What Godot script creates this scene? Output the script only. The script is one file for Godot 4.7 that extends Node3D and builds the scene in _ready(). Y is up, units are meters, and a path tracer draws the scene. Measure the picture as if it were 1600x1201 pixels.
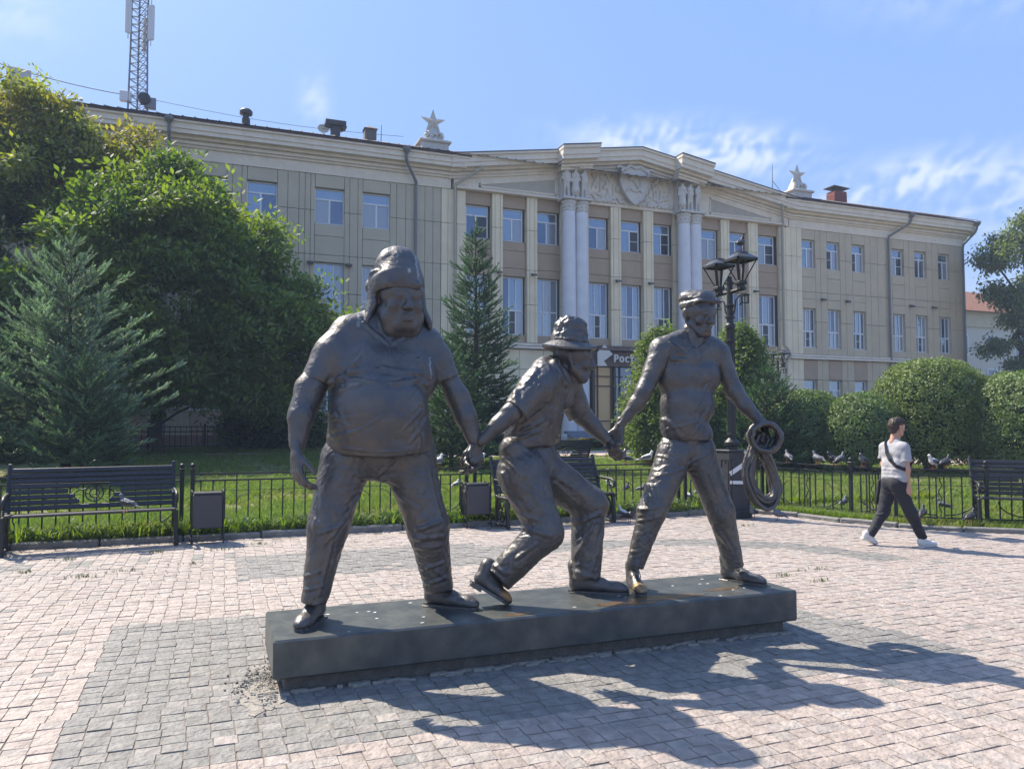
extends Node3D

const UP := Vector3.UP
var rng := RandomNumberGenerator.new()
var used := {}
var mats := {}

# ---------------------------------------------------------------- mesh builders
class Geo:
	var v := PackedVector3Array()
	var n := PackedVector3Array()
	var c := PackedColorArray()
	var idx := PackedInt32Array()
	var col := Color.WHITE
	func tri(a: Vector3, b: Vector3, d: Vector3) -> void:
		var m := (b - a).cross(d - a).normalized()
		var s := v.size()
		v.append(a); v.append(b); v.append(d)
		for i in 3:
			n.append(m); c.append(col)
		idx.append(s); idx.append(s + 2); idx.append(s + 1)
	func quad(a: Vector3, b: Vector3, d: Vector3, e: Vector3) -> void:
		var m := (d - a).cross(e - b).normalized()
		var s := v.size()
		v.append(a); v.append(b); v.append(d); v.append(e)
		for i in 4:
			n.append(m); c.append(col)
		idx.append(s); idx.append(s + 2); idx.append(s + 1)
		idx.append(s); idx.append(s + 3); idx.append(s + 2)
	func box(ctr: Vector3, size: Vector3, bas := Basis.IDENTITY, bev := 0.0) -> Geo:
		var h := size * 0.5
		var b := minf(bev, minf(h.x, minf(h.y, h.z)) * 0.9)
		for ax in 3:
			for sg in [-1.0, 1.0]:
				var u := (ax + 1) % 3
				var w := (ax + 2) % 3
				var p := []
				for q in [[-1, -1], [1, -1], [1, 1], [-1, 1]]:
					var t := Vector3.ZERO
					t[ax] = sg * h[ax]
					t[u] = q[0] * (h[u] - b)
					t[w] = q[1] * (h[w] - b)
					p.append(ctr + bas * t)
				if sg > 0: quad(p[0], p[1], p[2], p[3])
				else: quad(p[3], p[2], p[1], p[0])
		if b > 0.0:
			for ax in 3:
				var u := (ax + 1) % 3
				var w := (ax + 2) % 3
				for su in [-1.0, 1.0]:
					for sw in [-1.0, 1.0]:
						var p := []
						for q in [[-1, 0], [1, 0], [1, 1], [-1, 1]]:
							var t := Vector3.ZERO
							t[ax] = q[0] * (h[ax] - b)
							t[u] = su * (h[u] - (b if q[1] else 0.0))
							t[w] = sw * (h[w] - (0.0 if q[1] else b))
							p.append(ctr + bas * t)
						if su * sw > 0: quad(p[0], p[1], p[2], p[3])
						else: quad(p[3], p[2], p[1], p[0])
			for sx in [-1.0, 1.0]:
				for sy in [-1.0, 1.0]:
					for sz in [-1.0, 1.0]:
						var p0 := ctr + bas * Vector3(sx * h.x, sy * (h.y - b), sz * (h.z - b))
						var p1 := ctr + bas * Vector3(sx * (h.x - b), sy * h.y, sz * (h.z - b))
						var p2 := ctr + bas * Vector3(sx * (h.x - b), sy * (h.y - b), sz * h.z)
						if sx * sy * sz > 0: tri(p0, p1, p2)
						else: tri(p0, p2, p1)
		return self
	func tube(pts: Array, rad, sides := 8, caps := true) -> Geo:
		var count := pts.size()
		var s := v.size()
		var t0: Vector3 = (pts[1] - pts[0]).normalized()
		var side := t0.cross(Vector3.UP if absf(t0.y) < 0.95 else Vector3.RIGHT).normalized()
		for i in count:
			var t: Vector3 = (pts[mini(i + 1, count - 1)] - pts[maxi(i - 1, 0)]).normalized()
			side = (side - t * side.dot(t)).normalized()
			var bn := t.cross(side)
			var r: float = rad[i] if rad is Array else rad
			for k in sides:
				var an := TAU * k / sides
				var d := side * cos(an) + bn * sin(an)
				v.append(pts[i] + d * r); n.append(d); c.append(col)
		for i in count - 1:
			for k in sides:
				var a := s + i * sides + k
				var b := s + i * sides + (k + 1) % sides
				idx.append(a); idx.append(a + sides); idx.append(b)
				idx.append(b); idx.append(a + sides); idx.append(b + sides)
		if caps:
			for e in 2:
				var m := s if e == 0 else s + (count - 1) * sides
				var t: Vector3 = (pts[0] - pts[1]).normalized() if e == 0 else (pts[count - 1] - pts[count - 2]).normalized()
				var q := v.size()
				for k in sides:
					v.append(v[m + k]); n.append(t); c.append(col)
				for k in range(1, sides - 1):
					if e == 0: idx.append(q); idx.append(q + k); idx.append(q + k + 1)
					else: idx.append(q); idx.append(q + k + 1); idx.append(q + k)
		return self
	func lathe(ctr: Vector3, prof: Array, sides := 16, bas := Basis.IDENTITY) -> Geo:   # prof: Vector2(radius, height) from bottom to top
		for i in prof.size() - 1:
			var p: Vector2 = prof[i]
			var q: Vector2 = prof[i + 1]
			var m := Vector2(q.y - p.y, p.x - q.x).normalized()
			var s := v.size()
			for k in sides + 1:
				var an := TAU * k / sides
				var d := Vector3(cos(an), 0, sin(an))
				v.append(ctr + bas * (d * p.x + Vector3(0, p.y, 0)))
				v.append(ctr + bas * (d * q.x + Vector3(0, q.y, 0)))
				var nn := (bas * (d * m.x + Vector3(0, m.y, 0))).normalized()
				n.append(nn); n.append(nn); c.append(col); c.append(col)
			for k in sides:
				var a := s + k * 2
				idx.append(a); idx.append(a + 2); idx.append(a + 1)
				idx.append(a + 1); idx.append(a + 2); idx.append(a + 3)
		return self
	func extrude(poly: PackedVector2Array, z0: float, z1: float, xf := Transform3D.IDENTITY) -> Geo:   # front at z1
		var pl := poly.duplicate()
		if Geometry2D.is_polygon_clockwise(pl): pl.reverse()
		var t := Geometry2D.triangulate_polygon(pl)
		for i in range(0, t.size(), 3):
			var a := pl[t[i]]
			var b := pl[t[i + 1]]
			var d := pl[t[i + 2]]
			if (b - a).cross(d - a) < 0.0:
				var sw := b
				b = d
				d = sw
			tri(xf * Vector3(a.x, a.y, z1), xf * Vector3(b.x, b.y, z1), xf * Vector3(d.x, d.y, z1))
			tri(xf * Vector3(a.x, a.y, z0), xf * Vector3(d.x, d.y, z0), xf * Vector3(b.x, b.y, z0))
		for i in pl.size():
			var a := pl[i]
			var b := pl[(i + 1) % pl.size()]
			quad(xf * Vector3(a.x, a.y, z0), xf * Vector3(b.x, b.y, z0), xf * Vector3(b.x, b.y, z1), xf * Vector3(a.x, a.y, z1))
		return self
	func ball(ctr: Vector3, r: Vector3, sides := 12, rings := 8, bas := Basis.IDENTITY) -> Geo:
		var s := v.size()
		for i in rings + 1:
			var th := PI * i / rings
			for k in sides + 1:
				var an := TAU * k / sides
				var d := Vector3(sin(th) * cos(an), cos(th), sin(th) * sin(an))
				v.append(ctr + bas * (d * r)); n.append((bas * (d / r)).normalized()); c.append(col)
		for i in rings:
			for k in sides:
				var a := s + i * (sides + 1) + k
				var b := a + sides + 1
				idx.append(a); idx.append(b); idx.append(a + 1)
				idx.append(b); idx.append(b + 1); idx.append(a + 1)
		return self
	func append(o: Geo, xf := Transform3D.IDENTITY) -> Geo:
		var s := v.size()
		var nb := xf.basis.inverse().transposed()
		for i in o.v.size():
			v.append(xf * o.v[i]); n.append((nb * o.n[i]).normalized()); c.append(o.c[i])
		for i in o.idx: idx.append(s + i)
		return self
	func mesh() -> ArrayMesh:
		var a := []
		a.resize(Mesh.ARRAY_MAX)
		a[Mesh.ARRAY_VERTEX] = v
		a[Mesh.ARRAY_NORMAL] = n
		a[Mesh.ARRAY_COLOR] = c
		a[Mesh.ARRAY_INDEX] = idx
		var m := ArrayMesh.new()
		if idx.size(): m.add_surface_from_arrays(Mesh.PRIMITIVE_TRIANGLES, a)
		return m

# a field of joined tapered limbs, meshed with surface nets (one vertex in each crossed cell)
class Vox:
	var o: Vector3
	var h: float
	var k: float
	var nx: int
	var ny: int
	var nz: int
	var a := PackedFloat32Array()
	var list := []
	func _init(cell: float, sharp: float) -> void:
		h = cell
		k = sharp
	func cone(p: Vector3, q: Vector3, ra: float, rb: float, fl := Vector3.BACK, s := 1.0, cp := Vector3.ZERO, cn := Vector3.ZERO) -> void:
		list.append([p, q, ra, rb, fl.normalized(), s, cp, cn.normalized(), false])
	func cut(p: Vector3, q: Vector3, ra: float, rb: float) -> void:
		list.append([p, q, ra, rb, Vector3.BACK, 1.0, Vector3.ZERO, Vector3.ZERO, true])
	func fill() -> void:
		var lo := Vector3.ONE * 1e9
		var hi := -lo
		for e in list:
			if e[8]: continue
			for j in 2:
				var r: float = e[2 + j] * maxf(1.0, e[5]) + 3.0 * h + 1.0 / k
				lo = lo.min(e[j] - Vector3.ONE * r)
				hi = hi.max(e[j] + Vector3.ONE * r)
		o = lo
		nx = int((hi.x - lo.x) / h) + 2
		ny = int((hi.y - lo.y) / h) + 2
		nz = int((hi.z - lo.z) / h) + 2
		a.resize(nx * ny * nz)
		a.fill(0.0)
		for e in list:
			stamp(e)
	func stamp(e: Array) -> void:
		var p: Vector3 = e[0]
		var q: Vector3 = e[1]
		var ra: float = e[2]
		var rb: float = e[3]
		var fl: Vector3 = e[4]
		var s: float = e[5]
		var cp: Vector3 = e[6]
		var cn: Vector3 = e[7]
		var minus: bool = e[8]
		var clipped := cn != Vector3.ZERO
		var flat := s != 1.0
		var g := 1.0 / s - 1.0
		var m := maxf(ra, rb) * maxf(1.0, s) + 4.0 / k + h
		var lo := (p.min(q) - Vector3.ONE * m - o) / h
		var hi := (p.max(q) + Vector3.ONE * m - o) / h
		var ab := q - p
		if flat: ab += fl * (g * ab.dot(fl))
		var l2 := maxf(ab.length_squared(), 1e-9)
		var dr := rb - ra
		var far := 4.5 / k
		for z in range(maxi(0, int(lo.z)), mini(nz - 1, int(hi.z) + 1) + 1):
			for y in range(maxi(0, int(lo.y)), mini(ny - 1, int(hi.y) + 1) + 1):
				var row := (z * ny + y) * nx
				for x in range(maxi(0, int(lo.x)), mini(nx - 1, int(hi.x) + 1) + 1):
					var w := o + Vector3(x, y, z) * h
					var d := w - p
					if flat: d += fl * (g * d.dot(fl))
					var t := clampf(d.dot(ab) / l2, 0.0, 1.0)
					var f := (d - ab * t).length() - ra - dr * t
					if f < far:
						if minus:
							var b := a[row + x]
							if b > 1e-6: a[row + x] = 1.0 / (1.0 / b + exp(-k * f))
						else:
							if clipped: f = maxf(f, (w - cp).dot(cn))
							a[row + x] += exp(-k * f)
	func build(into: Geo, xf := Transform3D.IDENTITY, shift = null, paint = null) -> void:
		fill()
		var solid := PackedByteArray()
		solid.resize(a.size())
		for i in a.size():
			if a[i] > 1.7: solid[i] = 1
		var at := PackedInt32Array()
		at.resize(a.size())
		at.fill(-1)
		var vs := PackedVector3Array()
		var cells := PackedInt32Array()
		var sx := 1
		var sy := nx
		var sz := nx * ny
		var off := [0, sx, sy, sx + sy, sz, sx + sz, sy + sz, sx + sy + sz]
		var o1: int = off[1]; var o2: int = off[2]; var o3: int = off[3]; var o4: int = off[4]; var o5: int = off[5]; var o6: int = off[6]; var o7: int = off[7]
		var edges := [[0, 1], [2, 3], [4, 5], [6, 7], [0, 2], [1, 3], [4, 6], [5, 7], [0, 4], [1, 5], [2, 6], [3, 7]]
		var corner := []
		for j in 8: corner.append(Vector3(j & 1, (j >> 1) & 1, j >> 2))
		for z in nz - 1:
			for y in ny - 1:
				var i := z * sz + y * sy
				for x in nx - 1:
					var cnt := solid[i] + solid[i + o1] + solid[i + o2] + solid[i + o3] + solid[i + o4] + solid[i + o5] + solid[i + o6] + solid[i + o7]
					if cnt > 0 and cnt < 8:
						var sum := Vector3.ZERO
						var num := 0
						for e in edges:
							var ia: int = i + off[e[0]]
							var ib: int = i + off[e[1]]
							if solid[ia] != solid[ib]:
								var fa := log(maxf(a[ia], 1e-5) / 1.7)
								var fb := log(maxf(a[ib], 1e-5) / 1.7)
								sum += corner[e[0]].lerp(corner[e[1]], fa / (fa - fb))
								num += 1
						at[i] = vs.size()
						cells.append(i)
						vs.append(o + (Vector3(x, y, z) + sum / num) * h)
					i += 1
		var tris := PackedInt32Array()
		for ci in cells:
			var here := solid[ci]
			for ax in 3:
				var d: int = [sx, sy, sz][ax]
				if ci + d >= solid.size() or solid[ci + d] == here: continue
				var u: int = [sy, sz, sx][ax]
				var w: int = [sz, sx, sy][ax]
				if ci - u - w < 0: continue
				var p0 := at[ci]
				var p1 := at[ci - u]
				var p2 := at[ci - u - w]
				var p3 := at[ci - w]
				if p0 < 0 or p1 < 0 or p2 < 0 or p3 < 0: continue
				if here == 1:
					tris.append_array([p0, p2, p1, p0, p3, p2])
				else:
					tris.append_array([p0, p1, p2, p0, p2, p3])
		var ns := normals(vs, tris)
		if shift != null:
			for i in vs.size():
				vs[i] += ns[i] * float(shift.call(vs[i], ns[i]))
			ns = normals(vs, tris)
		var s := into.v.size()
		var nb := xf.basis.orthonormalized()
		for i in vs.size():
			into.c.append(paint.call(vs[i], ns[i]) if paint != null else into.col)
			into.v.append(xf * vs[i])
			into.n.append((nb * ns[i]).normalized())
		for i in range(0, tris.size(), 3):
			into.idx.append(s + tris[i]); into.idx.append(s + tris[i + 1]); into.idx.append(s + tris[i + 2])
	static func normals(vs: PackedVector3Array, tris: PackedInt32Array) -> PackedVector3Array:
		var ns := PackedVector3Array()
		ns.resize(vs.size())
		for i in range(0, tris.size(), 3):
			var p := vs[tris[i]]
			var m := (vs[tris[i + 2]] - p).cross(vs[tris[i + 1]] - p)
			ns[tris[i]] += m
			ns[tris[i + 1]] += m
			ns[tris[i + 2]] += m
		for i in ns.size(): ns[i] = ns[i].normalized()
		return ns

# ---------------------------------------------------------------- names, labels, parts
func numbered(called: String, parent: Node) -> String:
	var key := "%d/%s" % [parent.get_instance_id(), called]
	var k: int = used.get(key, 0)
	used[key] = k + 1
	return called if k == 0 else "%s_%03d" % [called, k]

func tag(o: Node, label: String, category: String, group := "") -> void:
	o.set_meta("label", label)
	o.set_meta("category", category)
	if group: o.set_meta("group", group)

func thing(called: String, label: String, category: String, at := Vector3.ZERO, turn := 0.0, group := "") -> Node3D:
	var t := Node3D.new()
	t.name = numbered(called, self)
	t.position = at
	t.rotation.y = turn
	tag(t, label, category, group)
	add_child(t, true)
	return t

func part(called: String, m, mat: Material, parent: Node, at := Vector3.ZERO) -> MeshInstance3D:
	var i := MeshInstance3D.new()
	i.name = numbered(called, parent)
	i.mesh = m.mesh() if m is Geo else m
	i.material_override = mat
	i.position = at
	parent.add_child(i, true)
	return i

func struct(called: String, m, mat: Material) -> MeshInstance3D:
	var i := part(called, m, mat, self)
	i.set_meta("kind", "structure")
	return i

func another(o: Node3D, called: String, label: String, at: Vector3, turn := 0.0, group := "") -> Node3D:
	var t: Node3D = o.duplicate()
	t.name = numbered(called, self)
	t.set_meta("label", label)
	if group: t.set_meta("group", group)
	t.position = at
	t.rotation.y = turn
	add_child(t, true)
	return t

func scatter(called: String, m, mat: Material, places: Array, parent: Node, cols := PackedColorArray()) -> MultiMeshInstance3D:
	var mm := MultiMesh.new()
	mm.transform_format = MultiMesh.TRANSFORM_3D
	mm.use_colors = cols.size() > 0
	mm.mesh = m.mesh() if m is Geo else m
	mm.instance_count = places.size()
	for i in places.size():
		mm.set_instance_transform(i, places[i])
		if cols.size(): mm.set_instance_color(i, cols[i])
	var o := MultiMeshInstance3D.new()
	o.name = numbered(called, parent)
	o.multimesh = mm
	o.material_override = mat
	o.set_meta("kind", "stuff")
	parent.add_child(o, true)
	return o

# ---------------------------------------------------------------- materials
func lin(r: float, g: float, b: float) -> Color:      # real-world base colour, linear values
	return Color(r, g, b).linear_to_srgb()

func noise_tex(sd: int, freq: float, lo: Color, hi: Color, oct := 4, size := 256, normal := false, bump := 4.0) -> NoiseTexture2D:
	var f := FastNoiseLite.new()
	f.seed = sd
	f.frequency = freq
	f.fractal_octaves = oct
	var t := NoiseTexture2D.new()
	t.width = size
	t.height = size
	t.seamless = true
	t.noise = f
	if normal:
		t.as_normal_map = true
		t.bump_strength = bump
	else:
		var g := Gradient.new()
		g.set_color(0, lo)
		g.set_color(1, hi)
		t.color_ramp = g
	return t

func mat(key: String, c: Color, rough := 0.7, metal := 0.0, tex: Texture2D = null, scale := 1.0, nrm: Texture2D = null, ns := 0.5) -> StandardMaterial3D:
	if mats.has(key): return mats[key]
	var m := StandardMaterial3D.new()
	m.resource_name = key
	m.albedo_color = c
	m.roughness = rough
	m.metallic = metal
	m.vertex_color_use_as_albedo = true
	if tex or nrm:
		m.uv1_triplanar = true
		m.uv1_world_triplanar = true
		m.uv1_scale = Vector3.ONE * scale
	if tex: m.albedo_texture = tex
	if nrm:
		m.normal_enabled = true
		m.normal_texture = nrm
		m.normal_scale = ns
	mats[key] = m
	return m

func leafy(key: String, c: Color, back: Color, rough := 0.45) -> StandardMaterial3D:
	var m := mat(key, c, rough)
	m.backlight_enabled = true
	m.backlight = back
	m.cull_mode = BaseMaterial3D.CULL_DISABLED
	return m

func V(x: float, y: float, z: float) -> Vector3:
	return Vector3(x, y, z)

func rise(z: float) -> float:       # the ground behind the fence climbs a little towards the building
	return 0.45 * smoothstep(14.0, 34.0, -z)

func kerb_x(z: float) -> float:     # right edge of the plaza
	var pts := [[-11.3, 8.75], [-10.8, 9.2], [-9.7, 9.4], [-8.5, 9.95], [-7.7, 10.9], [-6.7, 12.6], [-5.6, 16.0], [-4.0, 22.0]]
	if z <= pts[0][0]: return pts[0][1]
	for i in pts.size() - 1:
		if z <= pts[i + 1][0]:
			return lerpf(pts[i][1], pts[i + 1][1], (z - pts[i][0]) / (pts[i + 1][0] - pts[i][0]))
	return 22.0

# ---------------------------------------------------------------- sky
func make_sky() -> Sky:
	var w := 2048
	var h := 1024
	var im := Image.create(w, h, false, Image.FORMAT_RGBF)
	var f1 := FastNoiseLite.new()
	f1.seed = 3; f1.frequency = 1.0; f1.fractal_octaves = 5; f1.noise_type = FastNoiseLite.TYPE_SIMPLEX
	var f2 := FastNoiseLite.new()
	f2.seed = 11; f2.frequency = 1.0; f2.fractal_octaves = 3
	var sun := V(-0.334, 0.760, -0.557).normalized()
	# cirrus banks: azimuth, elevation, half width, half height (degrees), strength, tilt
	var banks := [[31.5, 19.9, 5.0, 1.2, 0.85, -0.09], [38.0, 18.9, 4.0, 1.2, 0.85, -0.14], [50.0, 15.9, 4.5, 1.2, 0.8, 0.02], [55.5, 14.0, 5.0, 1.5, 0.6, 0.25], [44.5, 15.0, 4.0, 0.7, 0.6, 0.18], [6.3, 22.5, 0.9, 1.5, 0.42, 0.0], [51.0, 26.5, 7.0, 1.6, 0.22, -0.25], [-13.0, 24.5, 2.5, 1.4, 0.3, 0.0]]
	for i in 22:
		banks.append([rng.randf_range(105.0, 300.0), rng.randf_range(12.0, 45.0), rng.randf_range(6.0, 14.0), rng.randf_range(1.5, 4.0), rng.randf_range(0.3, 0.7), rng.randf_range(-0.2, 0.2)])
	var top := Vector3(0.10, 0.187, 0.405)
	var mid := Vector3(0.142, 0.232, 0.43)
	var low := Vector3(0.36, 0.41, 0.47)
	for y in h:
		var el := PI * 0.5 - PI * (y + 0.5) / h
		var se := sin(el)
		var ce := cos(el)
		var eld := rad_to_deg(el)
		for x in w:
			var c: Vector3
			if el < -0.02:
				c = Vector3(0.22, 0.22, 0.22)
			else:
				var az := wrapf(TAU * (x + 0.5) / w, -PI, PI)
				var d := Vector3(sin(az) * ce, se, -cos(az) * ce)
				var t := clampf(se, 0.0, 1.0)
				c = low.lerp(mid, smoothstep(-0.02, 0.25, t)).lerp(top, smoothstep(0.22, 0.85, t))
				var g := maxf(0.0, d.dot(sun))
				c += Vector3(0.80, 0.88, 0.95) * (0.085 * pow(g, 3.0) + 0.30 * pow(g, 14.0) + 2.5 * pow(g, 70.0))
				if eld > 4.0 and eld < 55.0:
					var azd := rad_to_deg(az)
					var den := 0.0
					for b in banks:
						var da := wrapf(azd - b[0], -180.0, 180.0)
						if absf(da) > b[2] * 2.2: continue
						var de: float = eld - b[1] - b[5] * da
						if absf(de) > b[3] * 2.5: continue
						den += b[4] * exp(-(da * da) / (b[2] * b[2]) * 0.9 - (de * de) / (b[3] * b[3]) * 0.8)
					if den > 0.01:
						var q := Vector2(azd * 0.16 + eld * 0.05, eld * 0.34 - azd * 0.06)
						var wv := f2.get_noise_2d(q.x * 0.8, q.y * 0.8) * 0.9
						var n := 0.5 + 0.5 * f1.get_noise_2d(q.x * 1.1 + wv, q.y * 1.5 - wv * 0.6)
						var st := 0.5 + 0.5 * f1.get_noise_2d(azd * 0.95 - eld * 0.62 + wv, eld * 0.30 + azd * 0.07)
						var a := clampf(den * smoothstep(0.26, 0.84, n * 0.60 + st * 0.44) * 1.25, 0.0, 0.72)
						c = c.lerp(Vector3(0.40, 0.435, 0.475), a)
			im.set_pixel(x, y, Color(c.x, c.y, c.z))
	var m := PanoramaSkyMaterial.new()
	m.panorama = ImageTexture.create_from_image(im)
	var s := Sky.new()
	s.sky_material = m
	return s

# ---------------------------------------------------------------- ground and paving
func is_grey(x: float, z: float) -> bool:
	if z > -6.82 and z < -3.86 and x > -0.74:      # the grey field round the monument, its right edge slanting
		return x < lerpf(4.66, 5.05, (z + 5.4) / 1.56)
	if z < -8.28 and z > -9.72 and x > 0.27 and x < 3.2: return true
	if z < -8.75 and z > -9.45 and x >= 3.2 and x < 4.9: return true
	var arc := [Vector2(4.8, -9.1), Vector2(6.1, -8.75), Vector2(6.95, -8.1), Vector2(7.35, -7.2), Vector2(7.55, -6.2), Vector2(7.68, -5.2), Vector2(7.75, -3.0)]
	for i in arc.size() - 1:
		var p := Geometry2D.get_closest_point_to_segment(Vector2(x, z), arc[i], arc[i + 1])
		if p.distance_to(Vector2(x, z)) < 0.27: return true
	if z < -9.62 and z > -10.05 and x < 0.27: return hash(int(x * 7.0)) % 10 < 6
	return false

func sett_geo(w: float, d: float, r: RandomNumberGenerator, g: Geo, at: Vector3) -> void:
	var ht := 0.022
	var b := 0.0024
	var top := []
	var bot := []
	for q in [[-1, 1], [1, 1], [1, -1], [-1, -1]]:
		var jx := r.randf_range(-0.0022, 0.0022)
		var jz := r.randf_range(-0.0022, 0.0022)
		bot.append(at + V(q[0] * w * 0.5 + jx, -ht, q[1] * d * 0.5 + jz))
		top.append(at + V(q[0] * (w * 0.5 - b) + jx, r.randf_range(-0.0022, 0.0010), q[1] * (d * 0.5 - b) + jz))
	var mid := at + V(r.randf_range(-0.02, 0.02), r.randf_range(-0.001, 0.005), r.randf_range(-0.02, 0.02))
	for i in 4:
		var j := (i + 1) % 4
		g.tri(mid, top[i], top[j])
		g.quad(bot[i], bot[j], top[j], top[i])

func paving() -> void:
	var bed := Geo.new()
	bed.box(V(2.0, -0.14, 14.0), V(160.0, 0.2, 32.0))
	var zz := -2.0
	while zz > -11.3:      # the bed under the setts as strips that follow the right kerb
		var z2 := maxf(zz - 0.35, -11.3)
		var xr := minf(kerb_x(zz), kerb_x(z2))
		bed.quad(V(-40, -0.0045, zz), V(xr, -0.0045, zz), V(xr, -0.0045, z2), V(-40, -0.0045, z2))
		zz = z2
	var stone_n := noise_tex(21, 0.03, Color(), Color(), 5, 512, true, 9.0)
	var stone_t := noise_tex(22, 0.012, Color(0.78, 0.78, 0.78), Color(1.0, 1.0, 1.0), 5, 512)
	var pm := mat("sandy_joint", lin(0.20, 0.17, 0.145), 0.95, 0.0, stone_t, 0.7)
	var bedn := struct("pavement", bed, pm)
	var sm := mat("split_granite", Color.WHITE, 0.78, 0.0, stone_t, 1.3, stone_n, 0.75)
	var far := Geo.new()
	var r := RandomNumberGenerator.new()
	r.seed = 5
	var tone := FastNoiseLite.new()
	tone.seed = 9; tone.frequency = 0.35
	var list := []
	var z := -2.55
	var row := 0
	var drift := 0.0
	var ca := cos(deg_to_rad(21.0))
	var sa := sin(deg_to_rad(21.0))
	while z > -11.22:
		var d := 0.107
		drift += r.randfn(0.0, 0.0035)
		var x := -4.6 + drift
		while x < 12.5:
			var w := 0.118 + (0.0 if x < 1.5 else r.randf_range(-0.013, 0.013)) + r.randf_range(-0.002, 0.002)
			var cx := x + w * 0.5
			x += w
			var side := cx * ca + z * sa
			var fw := cx * sa - z * ca
			if absf(side) > fw * 0.69 + 1.1 or cx > kerb_x(z) - 0.05: continue
			if cx > 0.42 and cx < 4.08 and z < -4.86 and z > -5.44: continue
			if z < -11.0 and r.randf() < 0.3: continue
			var grey := is_grey(cx, z)
			if r.randf() < 0.008: grey = not grey
			var t := r.randf_range(0.93, 1.07) * (1.0 + 0.12 * tone.get_noise_2d(cx, z))
			var col := Color(0.238, 0.230, 0.215) if grey else Color(0.398, 0.338, 0.302)
			if not grey and r.randf() < 0.25: col = Color(0.375, 0.335, 0.305)
			if grey and r.randf() < 0.15: col = Color(0.275, 0.26, 0.24)
			col = Color(col.r * t, col.g * t, col.b * t)
			list.append([fw, cx, z - d * 0.5, w - 0.002, d - 0.002, col])
		z -= d
		row += 1
	list.sort_custom(func(p, q): return p[0] < q[0])
	var kinds := []
	for i in 12:
		var g := Geo.new()
		sett_geo(0.112, 0.101, r, g, Vector3.ZERO)
		kinds.append(g.mesh())
	var tones := {}
	for i in list.size():
		var e: Array = list[i]
		if i < 300:
			var key := "sett_%d_%d" % [int(e[5].r * 40.0), int(e[5].r / e[5].b * 6.0)]
			if not tones.has(key): tones[key] = mat(key, lin(e[5].r, e[5].g, e[5].b), 0.78, 0.0, stone_t, 1.3, stone_n, 0.75)
			var s := part("sett", kinds[r.randi() % 12], tones[key], bedn, V(e[1], r.randf_range(-0.003, 0.002), e[2]))
			s.scale = V(e[3] / 0.112, 1.0, e[4] / 0.101)
		else:
			far.col = e[5]
			sett_geo(e[3], e[4], r, far, V(e[1], r.randf_range(-0.003, 0.003), e[2]))
	part("setts", far, sm, bedn).set_meta("kind", "stuff")
	# broken mortar round the foot of the plinth
	var mor := Geo.new()
	var rubble := mat("crumbled_mortar", lin(0.33, 0.305, 0.265), 0.95, 0.0, stone_t, 2.0, stone_n, 0.9)
	for i in 520:
		var px := 0.35 - absf(r.randfn(0.0, 0.085))
		mor.box(V(px, 0.004, -4.92 + absf(r.randfn(0.0, 0.16)) - absf(r.randfn(0.0, 0.22))), V(r.randf_range(0.006, 0.03), r.randf_range(0.004, 0.012), r.randf_range(0.006, 0.03)), Basis(V(r.randf(), r.randf(), r.randf()).normalized(), r.randf() * TAU), 0.004)
	for i in 120:
		mor.box(V(r.randf_range(0.3, 4.1), 0.003, -4.80 + r.randf_range(-0.03, 0.035)), V(r.randf_range(0.03, 0.14), r.randf_range(0.012, 0.03), r.randf_range(0.02, 0.05)), Basis(V(0, 1, 0), r.randfn(0.0, 0.3)), 0.004)
	for k in 3:
		var pp := PackedVector2Array()
		for i in 26:
			var an := TAU * i / 26.0
			var q := r.randf_range(0.72, 1.15)
			pp.append(Vector2(0.27 + cos(an) * (0.13 - 0.03 * k) * q, 4.72 + 0.1 * k + sin(an) * (0.22 - 0.05 * k) * q))
		mor.extrude(pp, -0.004, 0.0035 + 0.003 * k, Transform3D(Basis(Vector3.RIGHT, V(0, 0, -1), UP), Vector3.ZERO))
	part("mortar", mor, rubble, bedn).set_meta("kind", "stuff")
	# weeds in the joints
	var spots := [[-0.95, -9.3], [-0.3, -9.5], [0.1, -10.4], [-1.3, -9.1], [0.55, -10.7], [-1.9, -9.6], [5.55, -6.55], [5.7, -6.2], [6.1, -6.7], [7.7, -9.9], [-0.7, -10.5], [-1.6, -10.3]]
	var pl := []
	for s in spots:
		for i in 14:
			pl.append(Transform3D(Basis(UP, r.randf() * TAU).scaled(Vector3.ONE * r.randf_range(0.12, 0.3)), V(s[0] + r.randfn(0.0, 0.09), 0.0, s[1] + r.randfn(0.0, 0.03))))
	var wd := scatter("joint_weeds", tuft(31, 9, 0.16), leafy("weed_green", lin(0.13, 0.17, 0.05), Color(0.25, 0.32, 0.08)), pl, bedn)
	wd.set_meta("kind", "stuff")

func tuft(sd: int, blades: int, tall: float) -> Geo:
	var r := RandomNumberGenerator.new()
	r.seed = sd
	var g := Geo.new()
	for i in blades:
		var an := r.randf() * TAU
		var d := V(cos(an), 0, sin(an))
		var s := V(-d.z, 0, d.x) * r.randf_range(0.004, 0.008)
		var o := d * r.randf_range(0.0, 0.05)
		var h := tall * r.randf_range(0.6, 1.25)
		var lean := d * h * r.randf_range(0.1, 0.6)
		var m := o + lean * 0.35 + UP * h * 0.6
		g.quad(o - s, o + s, m + s * 0.8, m - s * 0.8)
		g.tri(m - s * 0.8, m + s * 0.8, o + lean + UP * h * 0.95)
	return g

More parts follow.
